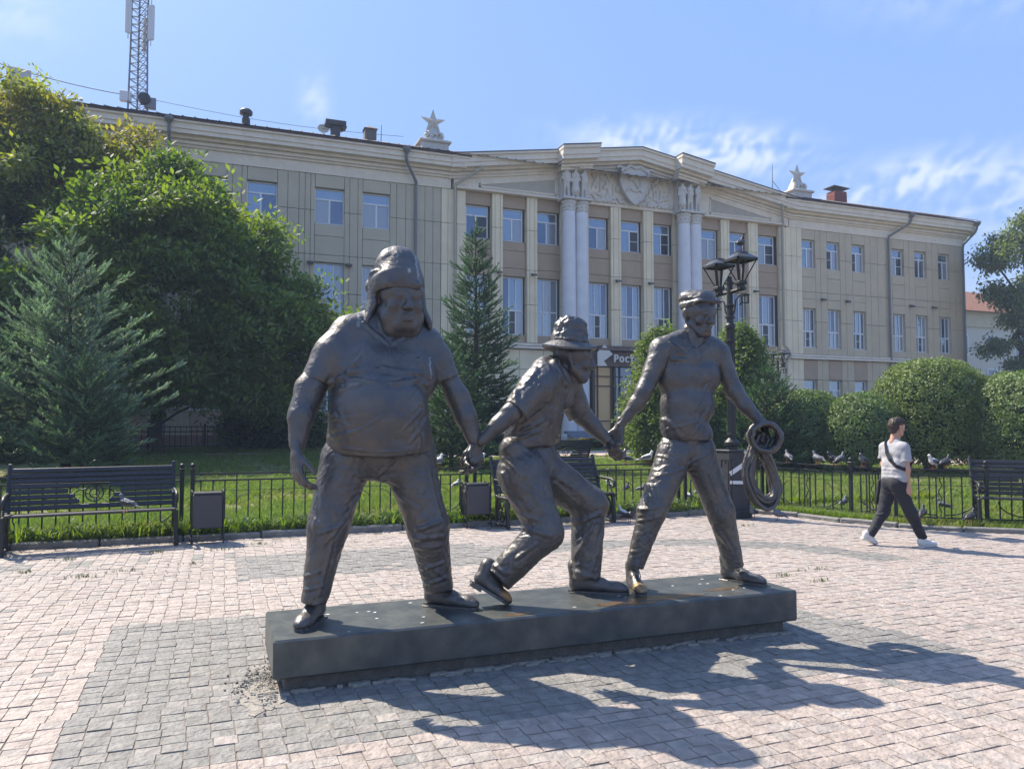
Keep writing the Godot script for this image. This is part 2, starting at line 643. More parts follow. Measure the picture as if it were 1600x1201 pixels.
func lawn() -> void:
	var base := Geo.new()
	base.quad(V(-900, -0.16, 900), V(900, -0.16, 900), V(900, -0.16, -12.0), V(-900, -0.16, -12.0))
	base.quad(V(-900, -0.16, -12.0), V(900, -0.16, -12.0), V(900, -0.16, -1500), V(-900, -0.16, -1500))
	var dirt := noise_tex(41, 0.02, Color(0.5, 0.5, 0.5), Color(1, 1, 1), 5, 512)
	struct("ground", base, mat("earth", lin(0.12, 0.11, 0.07), 0.95, 0.0, dirt, 0.2))
	var g := Geo.new()
	var zs := [-4.0, -5.6, -6.7, -7.7, -8.5, -9.0, -9.7, -10.8, -11.05, -11.3, -11.42, -12.5, -14.0, -18.0, -22.0, -26.0, -30.0, -34.0, -40.2, -60.0, -90.0]
	for i in zs.size() - 1:
		var za: float = zs[i]
		var zb: float = zs[i + 1]
		if zb >= -11.3:
			g.quad(V(kerb_x(za) + 0.1, 0.02, za), V(90, 0.02, za), V(90, 0.02, zb), V(kerb_x(zb) + 0.1, 0.02, zb))
		else:
			var xa := kerb_x(za) + 0.1 if za >= -11.3 else -60.0
			g.quad(V(-60.0, 0.02 + rise(za), za), V(90, 0.02 + rise(za), za), V(90, 0.02 + rise(zb), zb), V(-60.0, 0.02 + rise(zb), zb))
	var soil := mat("lawn_soil", lin(0.22, 0.22, 0.09), 0.95, 0.0, noise_tex(43, 0.02, Color(0.55, 0.6, 0.5), Color(1, 1, 1), 5, 512), 0.35)
	struct("lawn", g, soil)
	var r := RandomNumberGenerator.new()
	r.seed = 77
	var pl := []
	var cols := PackedColorArray()
	var bare := FastNoiseLite.new()
	bare.seed = 4; bare.frequency = 0.35
	for i in 110000:
		var near := i < 60000
		var z := -11.45 - pow(r.randf(), 1.3) * 9.0 if near else r.randf_range(-16.0, -36.0)
		var x := r.randf_range(-4.5, 13.5) - (z + 12.0) * 0.15 if near else r.randf_range(-7.0, 34.0) - (z + 16.0) * 0.3
		if near and r.randf() < 0.12:
			z = r.randf_range(-9.0, -16.5)
			x = r.randf_range(12.0, 24.0)
		elif near and r.randf() < 0.22:
			z = r.randf_range(-5.6, -11.3)
			x = kerb_x(z) + 0.15 + r.randf() * r.randf() * 9.0
		if on_path(x, z): continue
		var n := bare.get_noise_2d(x, z)
		var edge := z > -11.95 and z < -11.3
		if n > 0.22 and not edge and r.randf() < 0.75: continue
		var s := r.randf_range(0.45, 0.85) * (1.0 if near else 1.5)
		if edge: s *= r.randf_range(1.0, 2.1)
		pl.append(Transform3D(Basis(UP, r.randf() * TAU).scaled(V(s * 1.3, s * (1.0 if near else 0.7), s * 1.3)), V(x, 0.015 + rise(z), z)))
		var t := r.randf_range(0.75, 1.2)
		var dry := clampf(n * 1.2 + 0.1, 0.0, 0.7)
		cols.append(Color((0.195 + 0.11 * dry) * t, (0.245 + 0.03 * dry) * t, (0.075 + 0.05 * dry) * t))
	var gm := leafy("grass_blade", Color.WHITE, Color(0.85, 1.0, 0.3), 0.7)
	scatter("grass", tuft(7, 8, 0.17), gm, pl, self, cols)
	tag(get_node("grass"), "bright green lawn grass growing behind the black fence", "grass")
	# weeds along the kerb in front of the fence
	var wp := []
	var wc := PackedColorArray()
	for i in 1500:
		var x := r.randf_range(-3.2, 8.7)
		var z := -11.38 - absf(r.randfn(0.0, 0.28))
		var dens := 0.5 + 0.5 * bare.get_noise_2d(x * 2.0, 40.0)
		if r.randf() > dens * 1.2: continue
		wp.append(Transform3D(Basis(UP, r.randf() * TAU) * Basis(Vector3.RIGHT, r.randfn(0.0, 0.3)) * Basis.from_scale(Vector3.ONE * r.randf_range(0.35, 1.05)), V(x, 0.02, z)))
		var t := r.randf_range(0.7, 1.2)
		wc.append(Color(0.12 * t, 0.185 * t, 0.06 * t))
	var wg := Geo.new()
	for i in 9:
		var an := i * 2.4
		var d := V(cos(an), 0, sin(an))
		var s := V(-d.z, 0, d.x)
		var p := V(0, 0.02 + 0.022 * i, 0)
		var q := p + d * 0.09 + UP * 0.05
		wg.tri(p, p + d * 0.045 + s * 0.022 + UP * 0.035, q)
		wg.tri(p, q, p + d * 0.045 - s * 0.022 + UP * 0.035)
	scatter("weeds", wg, leafy("weed_leaf", Color.WHITE, Color(0.4, 0.55, 0.2), 0.8), wp, self, wc)
	tag(get_node("weeds"), "leafy green weeds growing along the kerb under the fence", "weeds")

func on_path(x: float, z: float) -> bool:
	if z < -26.3 and z > -29.0 + 0.0 * x and x > 6.5: return true
	if x < 6.5 and absf(z + 30.2) < 0.35: return true
	if x > 22.5 and z < -19.5: return true
	return false

func paths() -> void:
	var pinkp := mat("pink_path", lin(0.50, 0.40, 0.34), 0.9, 0.0, noise_tex(45, 0.03, Color(0.8, 0.8, 0.8), Color(1, 1, 1), 4), 0.4)
	var g := Geo.new()
	var strip := func(x0: float, x1: float, za: float, zb: float, y: float):
		var n := 6
		for i in n:
			var p := lerpf(za, zb, float(i) / n)
			var q := lerpf(za, zb, float(i + 1) / n)
			g.quad(V(x0, rise(p) + y, p), V(x1, rise(p) + y, p), V(x1, rise(q) + y, q), V(x0, rise(q) + y, q))
	strip.call(6.5, 60.0, -26.3, -29.0, 0.045)
	strip.call(-20.0, 6.5, -29.85, -30.55, 0.045)
	strip.call(22.5, 60.0, -19.5, -26.3, 0.045)
	strip.call(12.0, 30.0, -33.5, -38.2, 0.045)
	struct("path", g, pinkp)
	# kerb stones along the plaza and along the path
	var stone := mat("kerb_concrete", lin(0.24, 0.235, 0.22), 0.9, 0.0, mats["split_granite"].albedo_texture, 1.0, mats["split_granite"].normal_texture, 0.5)
	var line := Geo.new()
	line.box(V(2.1, -0.1, -11.36), V(13.2, 0.1, 0.06))
	var k := struct("kerb", line, stone)
	var r := RandomNumberGenerator.new()
	r.seed = 3
	var x := -4.4
	while x < 8.5:
		var b := Geo.new()
		b.box(Vector3.ZERO, V(0.985, 0.2, 0.11), Basis(UP, r.randfn(0.0, 0.006)) * Basis(Vector3.BACK, r.randfn(0.0, 0.006)), 0.018)
		part("kerb_stone", b, stone, k, V(x + 0.5, -0.02 + r.randf_range(-0.012, 0.012), -11.355))
		x += 1.0
	var run := []
	var zz := -11.25
	while zz < -4.6:
		run.append(V(kerb_x(zz) + 0.04, 0, zz))
		zz += 0.1
	var from: Vector3 = run[0]
	for i in range(1, run.size()):
		if run[i].distance_to(from) > 0.78:
			var d: Vector3 = (run[i] - from)
			var b := Geo.new()
			b.box(Vector3.ZERO, V(d.length() - 0.012, 0.2, 0.11), Basis(UP, -atan2(d.z, d.x)), 0.018)
			part("kerb_stone", b, stone, k, (from + run[i]) * 0.5 + V(0, -0.035 + r.randf_range(-0.01, 0.01), 0))
			from = run[i]
	# flower bed in front of the steps
	var bed := thing("flower_bed", "low bed of yellow and red flowers before the entrance steps", "flower bed", V(18.0, rise(-31.0), -31.0))
	var soil := Geo.new()
	soil.box(V(2.0, 0.0, 0.0), V(15.0, 0.12, 2.6), Basis.IDENTITY, 0.03)
	part("soil", soil, mats["earth"], bed)
	var fl := Geo.new()
	for i in 7:
		var an := TAU * i / 7.0
		var d := V(cos(an), 0.25, sin(an)) * 0.06
		var s := V(-sin(an), 0, cos(an)) * 0.03
		fl.tri(V(0, 0.0, 0), d + s, d - s)
	var ys := []; var rs := []; var gs := []
	for i in 5200:
		var px := r.randf_range(-5.2, 9.2)
		var pz := r.randf_range(-1.25, 1.25)
		var hgt := 0.28 + 0.12 * sin(px * 2.0) + r.randf_range(-0.06, 0.06)
		var tr := Transform3D(Basis(V(r.randfn(), r.randfn(), r.randfn()).normalized(), r.randf_range(-0.5, 0.5)).scaled(Vector3.ONE * r.randf_range(0.8, 1.6)), V(px, hgt, pz))
		if pz < 0.35 + 0.3 * sin(px) : 
			if r.randf() < 0.75: ys.append(tr)
		elif px > 2.8 and r.randf() < 0.7: rs.append(tr)
		gs.append(Transform3D(tr.basis.scaled(Vector3.ONE * 1.6), tr.origin - V(0, 0.1, 0)))
	scatter("yellow_flowers", fl, leafy("petal_yellow", lin(0.72, 0.50, 0.02), Color(0.5, 0.4, 0.02), 0.6), ys, bed)
	scatter("red_flowers", fl, leafy("petal_red", lin(0.5, 0.06, 0.03), Color(0.4, 0.05, 0.02), 0.6), rs, bed)
	scatter("flower_leaves", fl, leafy("bed_leaf", lin(0.05, 0.12, 0.03), Color(0.2, 0.4, 0.1), 0.6), gs, bed)

# ---------------------------------------------------------------- the building
var bld: Node3D
var wall_cache := {}

func panel(called: String, x0: float, x1: float, y0: float, y1: float, z: float, m: Material, depth := 0.3) -> void:
	if x1 - x0 < 0.03 or y1 - y0 < 0.03: return
	var key := "p%.2f_%.2f_%.2f" % [x1 - x0, y1 - y0, depth]
	if not wall_cache.has(key):
		var g := Geo.new()
		g.box(Vector3.ZERO, V(x1 - x0 - 0.018, y1 - y0 - 0.018, depth), Basis.IDENTITY, 0.012)
		wall_cache[key] = g.mesh()
	var p := part(called, wall_cache[key], m, bld, V((x0 + x1) * 0.5, (y0 + y1) * 0.5, z - depth * 0.5 + rng.randf_range(0.0, 0.008)))
	p.rotation = V(rng.randfn(0.0, 0.0012), rng.randfn(0.0, 0.0012), 0)

func column_of(called: String, xs: Array, ys: Array, z: float, m: Material, depth := 0.3) -> void:
	for i in xs.size() - 1:
		for j in ys.size() - 1:
			panel(called, xs[i], xs[i + 1], ys[j], ys[j + 1], z, m, depth)

func window(x0: float, x1: float, y0: float, y1: float, kind: int, z: float) -> void:
	var w := x1 - x0
	var h := y1 - y0
	var fm := mat("white_window_frame", lin(0.72, 0.74, 0.76), 0.4)
	var f := Geo.new()
	var t := 0.06
	f.box(V(0, t * 0.5, 0), V(w, t, 0.07)); f.box(V(0, h - t * 0.5, 0), V(w, t, 0.07))
	f.box(V(-w * 0.5 + t * 0.5, h * 0.5, 0), V(t, h - 2 * t, 0.07)); f.box(V(w * 0.5 - t * 0.5, h * 0.5, 0), V(t, h - 2 * t, 0.07))
	var cells := []     # x0, x1, y0, y1 within the frame
	var l := -w * 0.5 + t
	var r := w * 0.5 - t
	if kind == 0:       # transom above two casements
		var ty := h * 0.70
		f.box(V(0, ty, 0.005), V(r - l, 0.075, 0.07))
		var mx := rng.randf_range(-0.06, 0.06) * w
		f.box(V(mx, ty * 0.5 + t * 0.25, 0.006), V(0.085, ty - 0.07, 0.07))
		cells = [[l, r, ty, h - t], [l, mx, t, ty], [mx, r, t, ty]]
	else:               # tall window, two mullions, transom
		var ty := h * 0.42
		var a := l + (r - l) * 0.31
		var b := l + (r - l) * 0.67
		f.box(V(0, ty, 0.005), V(r - l, 0.09, 0.07))
		for q in [a, b]:
			f.box(V(q, (ty + h) * 0.5 + 0.01, 0.006), V(0.06, h - ty - 0.15, 0.07))
			f.box(V(q, ty * 0.5, 0.006), V(0.075, ty - 0.13, 0.07))
		cells = [[l, a, ty, h - t], [a, b, ty, h - t], [b, r, ty, h - t], [l, a, t, ty], [a, b, t, ty], [b, r, t, ty]]
	var win := part("window", f, fm, bld, V((x0 + x1) * 0.5, y0, z))
	var glass := mat("blue_glass", lin(0.27, 0.33, 0.40), 0.03, 0.75)
	var glass2 := mat("deep_glass", lin(0.15, 0.19, 0.26), 0.03, 0.7)
	var curtain := mat("curtained_glass", lin(0.33, 0.36, 0.40), 0.12, 0.4)
	var dark := mat("dark_pane", lin(0.04, 0.045, 0.055), 0.12, 0.1)
	var open_sash := rng.randi_range(1, 2) if rng.randf() < 0.5 and x0 > 10.0 else -1
	for i in cells.size():
		var c: Array = cells[i]
		var m: Material = glass
		var q := rng.randf()
		if kind == 0 and i > 0:
			m = glass if q < 0.4 else (curtain if q < 0.8 else glass2)
			if i == open_sash: m = dark
		elif kind == 1:
			m = glass if q < 0.5 else (glass2 if q < 0.75 else curtain)
			if i == 4 and rng.randf() < 0.45: m = dark
			elif i >= 3 and rng.randf() < 0.4: m = curtain
		var g := Geo.new()
		g.box(Vector3.ZERO, V(c[1] - c[0] - 0.02, c[3] - c[2] - 0.02, 0.02))
		var p := part("pane", g, m, win, V((c[0] + c[1]) * 0.5, (c[2] + c[3]) * 0.5, -0.01))
		p.rotation = V(rng.randfn(0.0, 0.006), rng.randfn(0.0, 0.006), 0)
		if m == dark:
			var bar := Geo.new()
			bar.box(Vector3.ZERO, V(c[1] - c[0] - 0.02, 0.03, 0.02))
			part("sash_bar", bar, fm, win, V((c[0] + c[1]) * 0.5, (c[2] + c[3]) * 0.5, 0.012))
	var sl := Geo.new()
	sl.box(Vector3.ZERO, V(w + 0.06, 0.03, 0.22), Basis(Vector3.RIGHT, 0.12), 0.006)
	part("sill", sl, mat("sill_metal", lin(0.36, 0.34, 0.30), 0.5), win, V(0, -0.016, 0.12))

func footprint(off: float, x0: float, x1: float) -> PackedVector2Array:     # x, -z outline with a round right corner
	var p := PackedVector2Array([Vector2(x0 - off, 53.0), Vector2(x0 - off, 40.0 - off)])
	if x1 < 50.0:
		p.append(Vector2(x1 + off, 40.0 - off))
		p.append(Vector2(x1 + off, 53.0))
		return p
	var rr := 1.1 + off
	for i in 9:
		var an := PI * 0.5 * i / 8.0
		p.append(Vector2(50.3 + rr * sin(an), 41.1 - rr * cos(an)))
	p.append(Vector2(50.3 + rr, 53.0))
	return p

func ring(g: Geo, y0: float, y1: float, off: float, x0: float, x1: float) -> void:
	g.extrude(footprint(off, x0, x1), y0, y1, Transform3D(Basis(Vector3.RIGHT, V(0, 0, -1), UP), Vector3.ZERO))

func building() -> void:
	bld = thing("public_building", "long three storey building with columns, pediment and stars on its roof", "building", V(0, 0, 0))
	var dirtn := noise_tex(61, 0.01, Color(0.93, 0.93, 0.93), Color(1, 1, 1), 5, 512)
	var fine := noise_tex(62, 0.05, Color(), Color(), 4, 256, true, 3.0)
	var joint := mat("joint_shadow_board", lin(0.09, 0.085, 0.075), 0.9)
	var green := mat("grey_green_cladding", lin(0.53, 0.465, 0.335), 0.5, 0.0, dirtn, 0.15)
	var khaki := mat("khaki_cladding", lin(0.56, 0.465, 0.32), 0.5, 0.0, dirtn, 0.15)
	var gold := mat("pale_gold_cladding", lin(0.84, 0.72, 0.50), 0.5, 0.0, dirtn, 0.15)
	var brown := mat("brown_cladding", lin(0.44, 0.325, 0.22), 0.55, 0.0, dirtn, 0.15)
	var cream := mat("cream_plaster", lin(0.80, 0.715, 0.59), 0.85, 0.0, dirtn, 0.25, fine, 0.3)
	var white := mat("bluish_white_column_paint", lin(0.74, 0.74, 0.77), 0.7, 0.0, dirtn, 0.2)
	var stone := mat("relief_plaster", lin(0.64, 0.60, 0.54), 0.85, 0.0, dirtn, 0.4, fine, 0.3)
	var rust := mat("red_brown_roof_edge", lin(0.075, 0.035, 0.032), 0.6, 0.0, dirtn, 0.5)
	var roofm := mat("roof_sheet", lin(0.27, 0.25, 0.25), 0.42, 0.3, dirtn, 0.3)
	var core := Geo.new()
	ring(core, -0.2, 14.42, -0.46, -26.0, 50.3)
	part("wall", core, joint, bld)
	# ------- wings: plain strips of cladding and window columns
	var rows := [0.3, 2.1, 4.4, 5.72, 6.08, 8.25, 10.22, 12.5, 14.4]
	var plain := func(xs: Array, m: Material): column_of("facade_panel", xs, rows, -40.0, m)
	var bay := func(x0: float, x1: float, top2: float, m: Material, low: bool):
		window(x0 + 0.0, x1, 11.85, 13.7, 0, -40.24)
		window(x0 + 0.0, x1, 6.55, top2, 1, -40.24)
		column_of("spandrel_panel", [x0, x1], [13.72, 14.4], -40.0, m)
		column_of("spandrel_panel", [x0, x1], ([top2 + 0.02, 10.22, 11.2, 11.83] if top2 > 9.5 else [top2 + 0.02, 9.75, 10.22, 11.2, 11.83]), -40.0, m)
		column_of("spandrel_panel", [x0, x1], [6.08, 6.53], -40.0, m)
		if low:
			window(x0, x1, 2.2, 4.4, 0, -40.24)
			column_of("spandrel_panel", [x0, x1], [4.42, 5.72], -40.0, brown)
			column_of("spandrel_panel", [x0, x1], [0.3, 1.2, 2.18], -40.0, brown)
	for k in range(-2, 1):
		var b := 4.5 + 5.76 * k
		bay.call(b, b + 1.5, 9.82, green, true)
		bay.call(b + 2.45, b + 3.9, 9.82, green, true)
		plain.call([b + 1.5, b + 1.77, b + 2.2, b + 2.45], green)
		plain.call([b - 1.86, b - 1.35, b - 0.8, b - 0.5, b - 0.22, b], green)
	plain.call([8.4, 8.75, 9.25, 9.75, 10.3, 10.75, 11.2], green)
	plain.call([-26.0, -23.0, -20.0, -17.0, -14.0, -11.4, -8.88], green)
	for x in [35.85, 37.95, 40.15, 43.72, 45.86, 48.12]:
		bay.call(x, x + 1.12, 9.12, khaki, true)
	plain.call([36.97, 37.4, 37.95], khaki)
	plain.call([39.07, 39.55, 40.15], khaki)
	plain.call([41.27, 41.75, 42.4, 43.1, 43.72], khaki)
	plain.call([44.84, 45.3, 45.86], khaki)
	plain.call([46.98, 47.5, 48.12], khaki)
	plain.call([49.24, 49.75, 50.3], khaki)
	var corner := Geo.new()
	for j in rows.size() - 1:
		var cp := PackedVector2Array()
		for i in 9:
			var an := PI * 0.5 * i / 8.0
			cp.append(Vector2(50.3 + 1.1 * sin(an), 41.1 - 1.1 * cos(an)))
		cp.append(Vector2(50.35, 41.1))
		corner.extrude(cp, rows[j] + 0.014, rows[j + 1] - 0.014, Transform3D(Basis(Vector3.RIGHT, V(0, 0, -1), UP), Vector3.ZERO))
	part("rounded_corner", corner, khaki, bld)
	var flank := Geo.new()
	flank.box(V(51.37, 7.35, -47.0), V(0.06, 14.1, 11.8))
	part("side_wall", flank, khaki, bld)
	# ------- centre: pilasters, brown bays, gold ends
	plain.call([11.22, 11.6, 12.1, 12.62], gold)
	column_of("pilaster_panel", [34.0, 34.5, 34.95, 35.4, 35.83], rows, -39.96, gold)
	var bays := [[12.64, 14.15], [14.8, 16.25], [16.9, 18.4], [20.2, 21.62], [22.32, 23.85], [24.55, 26.0], [28.05, 29.45], [30.1, 31.55], [32.3, 33.95]]
	for b in bays:
		window(b[0] + 0.06, b[1] - 0.14, 11.85, 13.7, 0, -40.36)
		window(b[0] + 0.06, b[1] - 0.12, 6.55, 9.82, 1, -40.36)
		column_of("brown_panel", [b[0], b[1]], [13.72, 14.42], -40.14, brown, 0.26)
		column_of("brown_panel", [b[0], b[1]], [9.84, 10.3, 11.3, 11.83], -40.14, brown, 0.26)
		column_of("brown_panel", [b[0], b[1]], [5.9, 6.53], -40.14, brown, 0.26)
	for p in [[14.15, 14.8], [16.25, 16.9], [18.4, 20.2], [21.62, 22.32], [23.85, 24.55], [26.0, 28.05], [29.45, 30.1], [31.55, 32.3]]:
		if p[1] - p[0] < 1.0:
			column_of("pilaster_panel", [p[0], p[0] + 0.17, p[1] - 0.17, p[1]], [6.08, 8.25, 10.22, 12.5, 14.42], -39.95, gold, 0.45)
			var lampg := Geo.new()
			lampg.box(V(0, 0, 0), V(0.32, 0.1, 0.3), Basis(Vector3.RIGHT, 0.3), 0.03)
			lampg.box(V(0, -0.02, -0.18), V(0.08, 0.08, 0.2))
			part("wall_lamp", lampg, mat("lamp_grey", lin(0.10, 0.10, 0.10), 0.5), bld, V((p[0] + p[1]) * 0.5, 9.95, -39.7))
		else:
			column_of("brown_panel", [p[0], p[1]], [0.3, 2.1, 4.4, 6.08, 8.25, 10.22, 12.5, 14.42], -40.02, gold, 0.3)
	for x in [5.0 + 1.22, 36.97 + 0.5, 39.07 + 0.5, 44.84 + 0.5, 46.98 + 0.5, 4.3]:
		var lampg := Geo.new()
		lampg.box(V(0, 0, 0), V(0.34, 0.14, 0.3), Basis(Vector3.RIGHT, 0.3), 0.04)
		part("wall_lamp", lampg, mat("lamp_grey", lin(0.10, 0.10, 0.10), 0.5), bld, V(x, 9.75, -39.84))
	# ground floor of the centre
	column_of("ground_floor_panel", [12.64, 14.2, 15.8, 17.3, 18.4], [0.3, 2.1, 3.6, 4.6, 5.72], -40.02, gold)
	column_of("ground_floor_panel", [28.05, 29.5, 31.0, 32.5, 34.0], [0.3, 2.1, 3.6, 4.6, 5.72], -40.02, gold)
	column_of("portal_panel", [20.2, 22.0, 24.0, 26.0], [4.86, 5.72], -39.6, mat("portal_brown", lin(0.15, 0.105, 0.09), 0.45), 0.7)
	var cap := Geo.new()
	cap.box(V(23.3, 5.82, -39.55), V(5.7, 0.14, 0.9), Basis.IDENTITY, 0.03)
	cap.box(V(23.3, 5.98, -39.65), V(5.5, 0.14, 0.7), Basis.IDENTITY, 0.03)
	part("portal_cornice", cap, mat("portal_brown", lin(0.15, 0.105, 0.09), 0.45), bld)
	var doors := Geo.new()
	for x in [20.25, 21.62, 23.2, 24.6, 25.95]: doors.box(V(x, 2.66, -39.72), V(0.16, 4.36, 0.3), Basis.IDENTITY, 0.01)
	for x in [20.94, 22.4, 23.9, 25.3]:
		for y in [3.72, 4.28, 1.7]: doors.box(V(x, y, -39.7), V(1.25, 0.05, 0.08))
		doors.box(V(x - 0.38, 2.66, -39.705), V(0.05, 4.3, 0.08))
		doors.box(V(x + 0.5, 2.66, -39.705), V(0.05, 4.3, 0.08))
	var ent := part("entrance", doors, mat("dark_bronze_frame", lin(0.035, 0.028, 0.025), 0.4), bld)
	for i in 4:
		var g := Geo.new()
		var x: float = [20.94, 22.4, 23.9, 25.3][i]
		g.box(Vector3.ZERO, V(1.28, 4.3, 0.03))
		part("shop_pane", g, mat("amber_display" if i == 0 else "deep_glass", lin(0.62, 0.40, 0.18), 0.15), ent, V(x, 2.66, -39.78))
	# the shop sign
	var sg := Geo.new()
	sg.extrude(PackedVector2Array([Vector2(-0.33, -0.62), Vector2(-0.33, 0.18), Vector2(0.12, 0.62), Vector2(0.62, 0.08), Vector2(0.06, -0.32), Vector2(0.28, -0.60)]), 0.0, 0.09, Transform3D(Basis.IDENTITY, V(20.62, 5.45, -39.22)))
	var sign_m := mat("sign_white", lin(0.66, 0.62, 0.56), 0.4)
	var sign_part := part("shop_sign", sg, sign_m, bld)
	var tm := TextMesh.new()
	var sf := SystemFont.new()
	sf.font_names = PackedStringArray(["Droid Sans"])
	sf.font_weight = 700
	tm.font = sf
	tm.text = "Ростелеком"
	tm.font_size = 64
	tm.pixel_size = 0.0098
	tm.depth = 0.08
	tm.horizontal_alignment = HORIZONTAL_ALIGNMENT_LEFT
	part("lettering", tm, sign_m, sign_part, V(21.3, 5.30, -39.19))
	# string course over the ground floor
	var sc := Geo.new()
	for x in [[-26.0, 18.3], [28.1, 50.3]]:
		sc.box(V((x[0] + x[1]) * 0.5, 5.82, -39.93), V(x[1] - x[0], 0.14, 0.3), Basis.IDENTITY, 0.02)
		sc.box(V((x[0] + x[1]) * 0.5, 5.99, -39.97), V(x[1] - x[0], 0.13, 0.24), Basis.IDENTITY, 0.02)
	part("string_course", sc, cream, bld)
	var pl := Geo.new()
	pl.box(V(-3.8, 0.55, -39.88), V(44.0, 0.9, 0.4), Basis.IDENTITY, 0.04)
	pl.box(V(39.3, 0.55, -39.88), V(22.2, 0.9, 0.4), Basis.IDENTITY, 0.04)
	part("plinth_course", pl, mat("reddish_plinth", lin(0.22, 0.13, 0.10), 0.7, 0.0, dirtn, 0.4), bld)
	var st := part("entrance_steps", Geo.new().box(V(22.2, 0.32, -38.9), V(9.0, 0.3, 1.5)), mat("blue_grey_granite", lin(0.20, 0.235, 0.29), 0.7, 0.0, dirtn, 0.6), bld)
	for i in 6:
		part("step", Geo.new().box(Vector3.ZERO, V(8.6, 0.15, 0.45), Basis.IDENTITY, 0.015), mat("blue_grey_granite", lin(0.20, 0.235, 0.29)), st, V(22.2, 0.30 + 0.152 * i, -36.4 - 0.40 * i))
	# ------- frieze and cornice of the wings
	for wing in [[-26.0, 11.7], [34.85, 50.3]]:
		var fr := Geo.new()
		ring(fr, 14.40, 14.96, 0.05, wing[0], wing[1])
		part("frieze", fr, cream, bld)
	for e in [[14.96, 15.08, 0.16], [15.08, 15.2, 0.28], [15.2, 15.27, 0.22], [15.27, 15.42, 0.42], [15.42, 15.62, 0.74], [15.62, 15.9, 0.8], [15.9, 16.0, 0.9]]:
		for wing in [[-26.0, 11.7], [34.85, 50.3]]:
			var g := Geo.new()
			ring(g, e[0] + 0.001, e[1], e[2], wing[0], wing[1])
			part("cornice", g, cream, bld)
	for wing in [[-26.0, 11.7], [34.85, 50.3]]:
		var ed := Geo.new()
		ring(ed, 16.001, 16.09, 0.95, wing[0], wing[1])
		part("roof_edge", ed, rust, bld)
	var rf := Geo.new()
	var slope := func(x0: float, x1: float):
		rf.quad(V(x0, 16.13, -39.0), V(x1, 16.13, -39.0), V(x1, 18.75, -46.4), V(x0, 18.75, -46.4))
		rf.quad(V(x1, 16.13, -53.5), V(x0, 16.13, -53.5), V(x0, 18.75, -46.4), V(x1, 18.75, -46.4))
	slope.call(-26.6, 51.9)
	var roof := part("roof", rf, roofm, bld)
	var seams := Geo.new()
	var x := -26.0
	while x < 51.5:
		seams.box(V(x, 17.46, -42.7), V(0.05, 0.06, 7.8), Basis(Vector3.RIGHT, 0.3405))
		x += 0.55
	part("roof_seams", seams, roofm, roof)
	# ------- the low pediment
	var slope_k := 0.158
	var rake := func(y0: float, y1: float, off: float, x0: float, x1: float, called: String, m: Material):
		var lo := PackedVector2Array()
		for xx in [x0, clampf(23.3, x0, x1), x1]:
			var yy: float = 17.92 - slope_k * absf(xx - 23.3)
			if lo.size() == 0 or absf(lo[lo.size() - 1].x - xx) > 0.01: lo.append(Vector2(xx, yy))
		var poly := PackedVector2Array()
		for q in lo: poly.append(q + Vector2(0, y0))
		for i in lo.size(): poly.append(lo[lo.size() - 1 - i] + Vector2(0, y1))
		part(called, Geo.new().extrude(poly, -40.6, -40.0 + off), m, bld)
	var tymp := PackedVector2Array([Vector2(11.9, 14.425), Vector2(34.7, 14.425), Vector2(34.7, 15.35), Vector2(23.3, 17.2), Vector2(11.9, 15.35)])
	part("tympanum", Geo.new().extrude(tymp, -40.5, -39.9), cream, bld)
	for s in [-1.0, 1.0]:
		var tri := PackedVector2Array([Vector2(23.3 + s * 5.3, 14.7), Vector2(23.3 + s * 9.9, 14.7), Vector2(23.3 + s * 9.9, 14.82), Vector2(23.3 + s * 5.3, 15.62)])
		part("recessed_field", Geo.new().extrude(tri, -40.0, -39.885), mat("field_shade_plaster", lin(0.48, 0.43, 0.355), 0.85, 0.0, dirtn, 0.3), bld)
		var rim := Geo.new()
		for i in 4:
			var a := tri[i]
			var b := tri[(i + 1) % 4]
			var c := (a + b) * 0.5
			rim.box(V(c.x, c.y, -39.88), V(a.distance_to(b) + 0.08, 0.08, 0.07), Basis(Vector3.BACK, (b - a).angle()))
		part("field_moulding", rim, cream, bld)
	for e in [[-1.16, -1.02, 0.2], [-1.02, -0.92, 0.3], [-0.92, -0.84, 0.24], [-0.84, -0.70, 0.46], [-0.70, -0.47, 0.78], [-0.47, -0.12, 0.84], [-0.12, 0.0, 0.94]]:
		rake.call(e[0] + 0.001, e[1], e[2], 11.6, 35.0, "raking_cornice", cream)
		for b in [[18.05, 19.95], [25.85, 27.7]]:
			rake.call(e[0] + 0.003, e[1] + 0.05, e[2] + 0.72, b[0] - e[2] * 0.25, b[1] + e[2] * 0.25, "cornice_block", cream)
	rake.call(0.002, 0.05, 0.97, 11.5, 35.1, "pediment_roof_edge", mat("dark_roof_edge", lin(0.03, 0.03, 0.04), 0.6))
	for b in [[17.8, 20.2], [25.6, 27.95]]:
		rake.call(0.055, 0.105, 1.70, b[0], b[1], "pediment_roof_edge", mat("dark_roof_edge", lin(0.03, 0.03, 0.04), 0.6))
	var moul := Geo.new()
	moul.box(V(15.2, 14.48, -39.88), V(6.4, 0.1, 0.3), Basis.IDENTITY, 0.02)
	moul.box(V(31.2, 14.48, -39.88), V(6.6, 0.1, 0.3), Basis.IDENTITY, 0.02)
	part("moulding", moul, cream, bld)
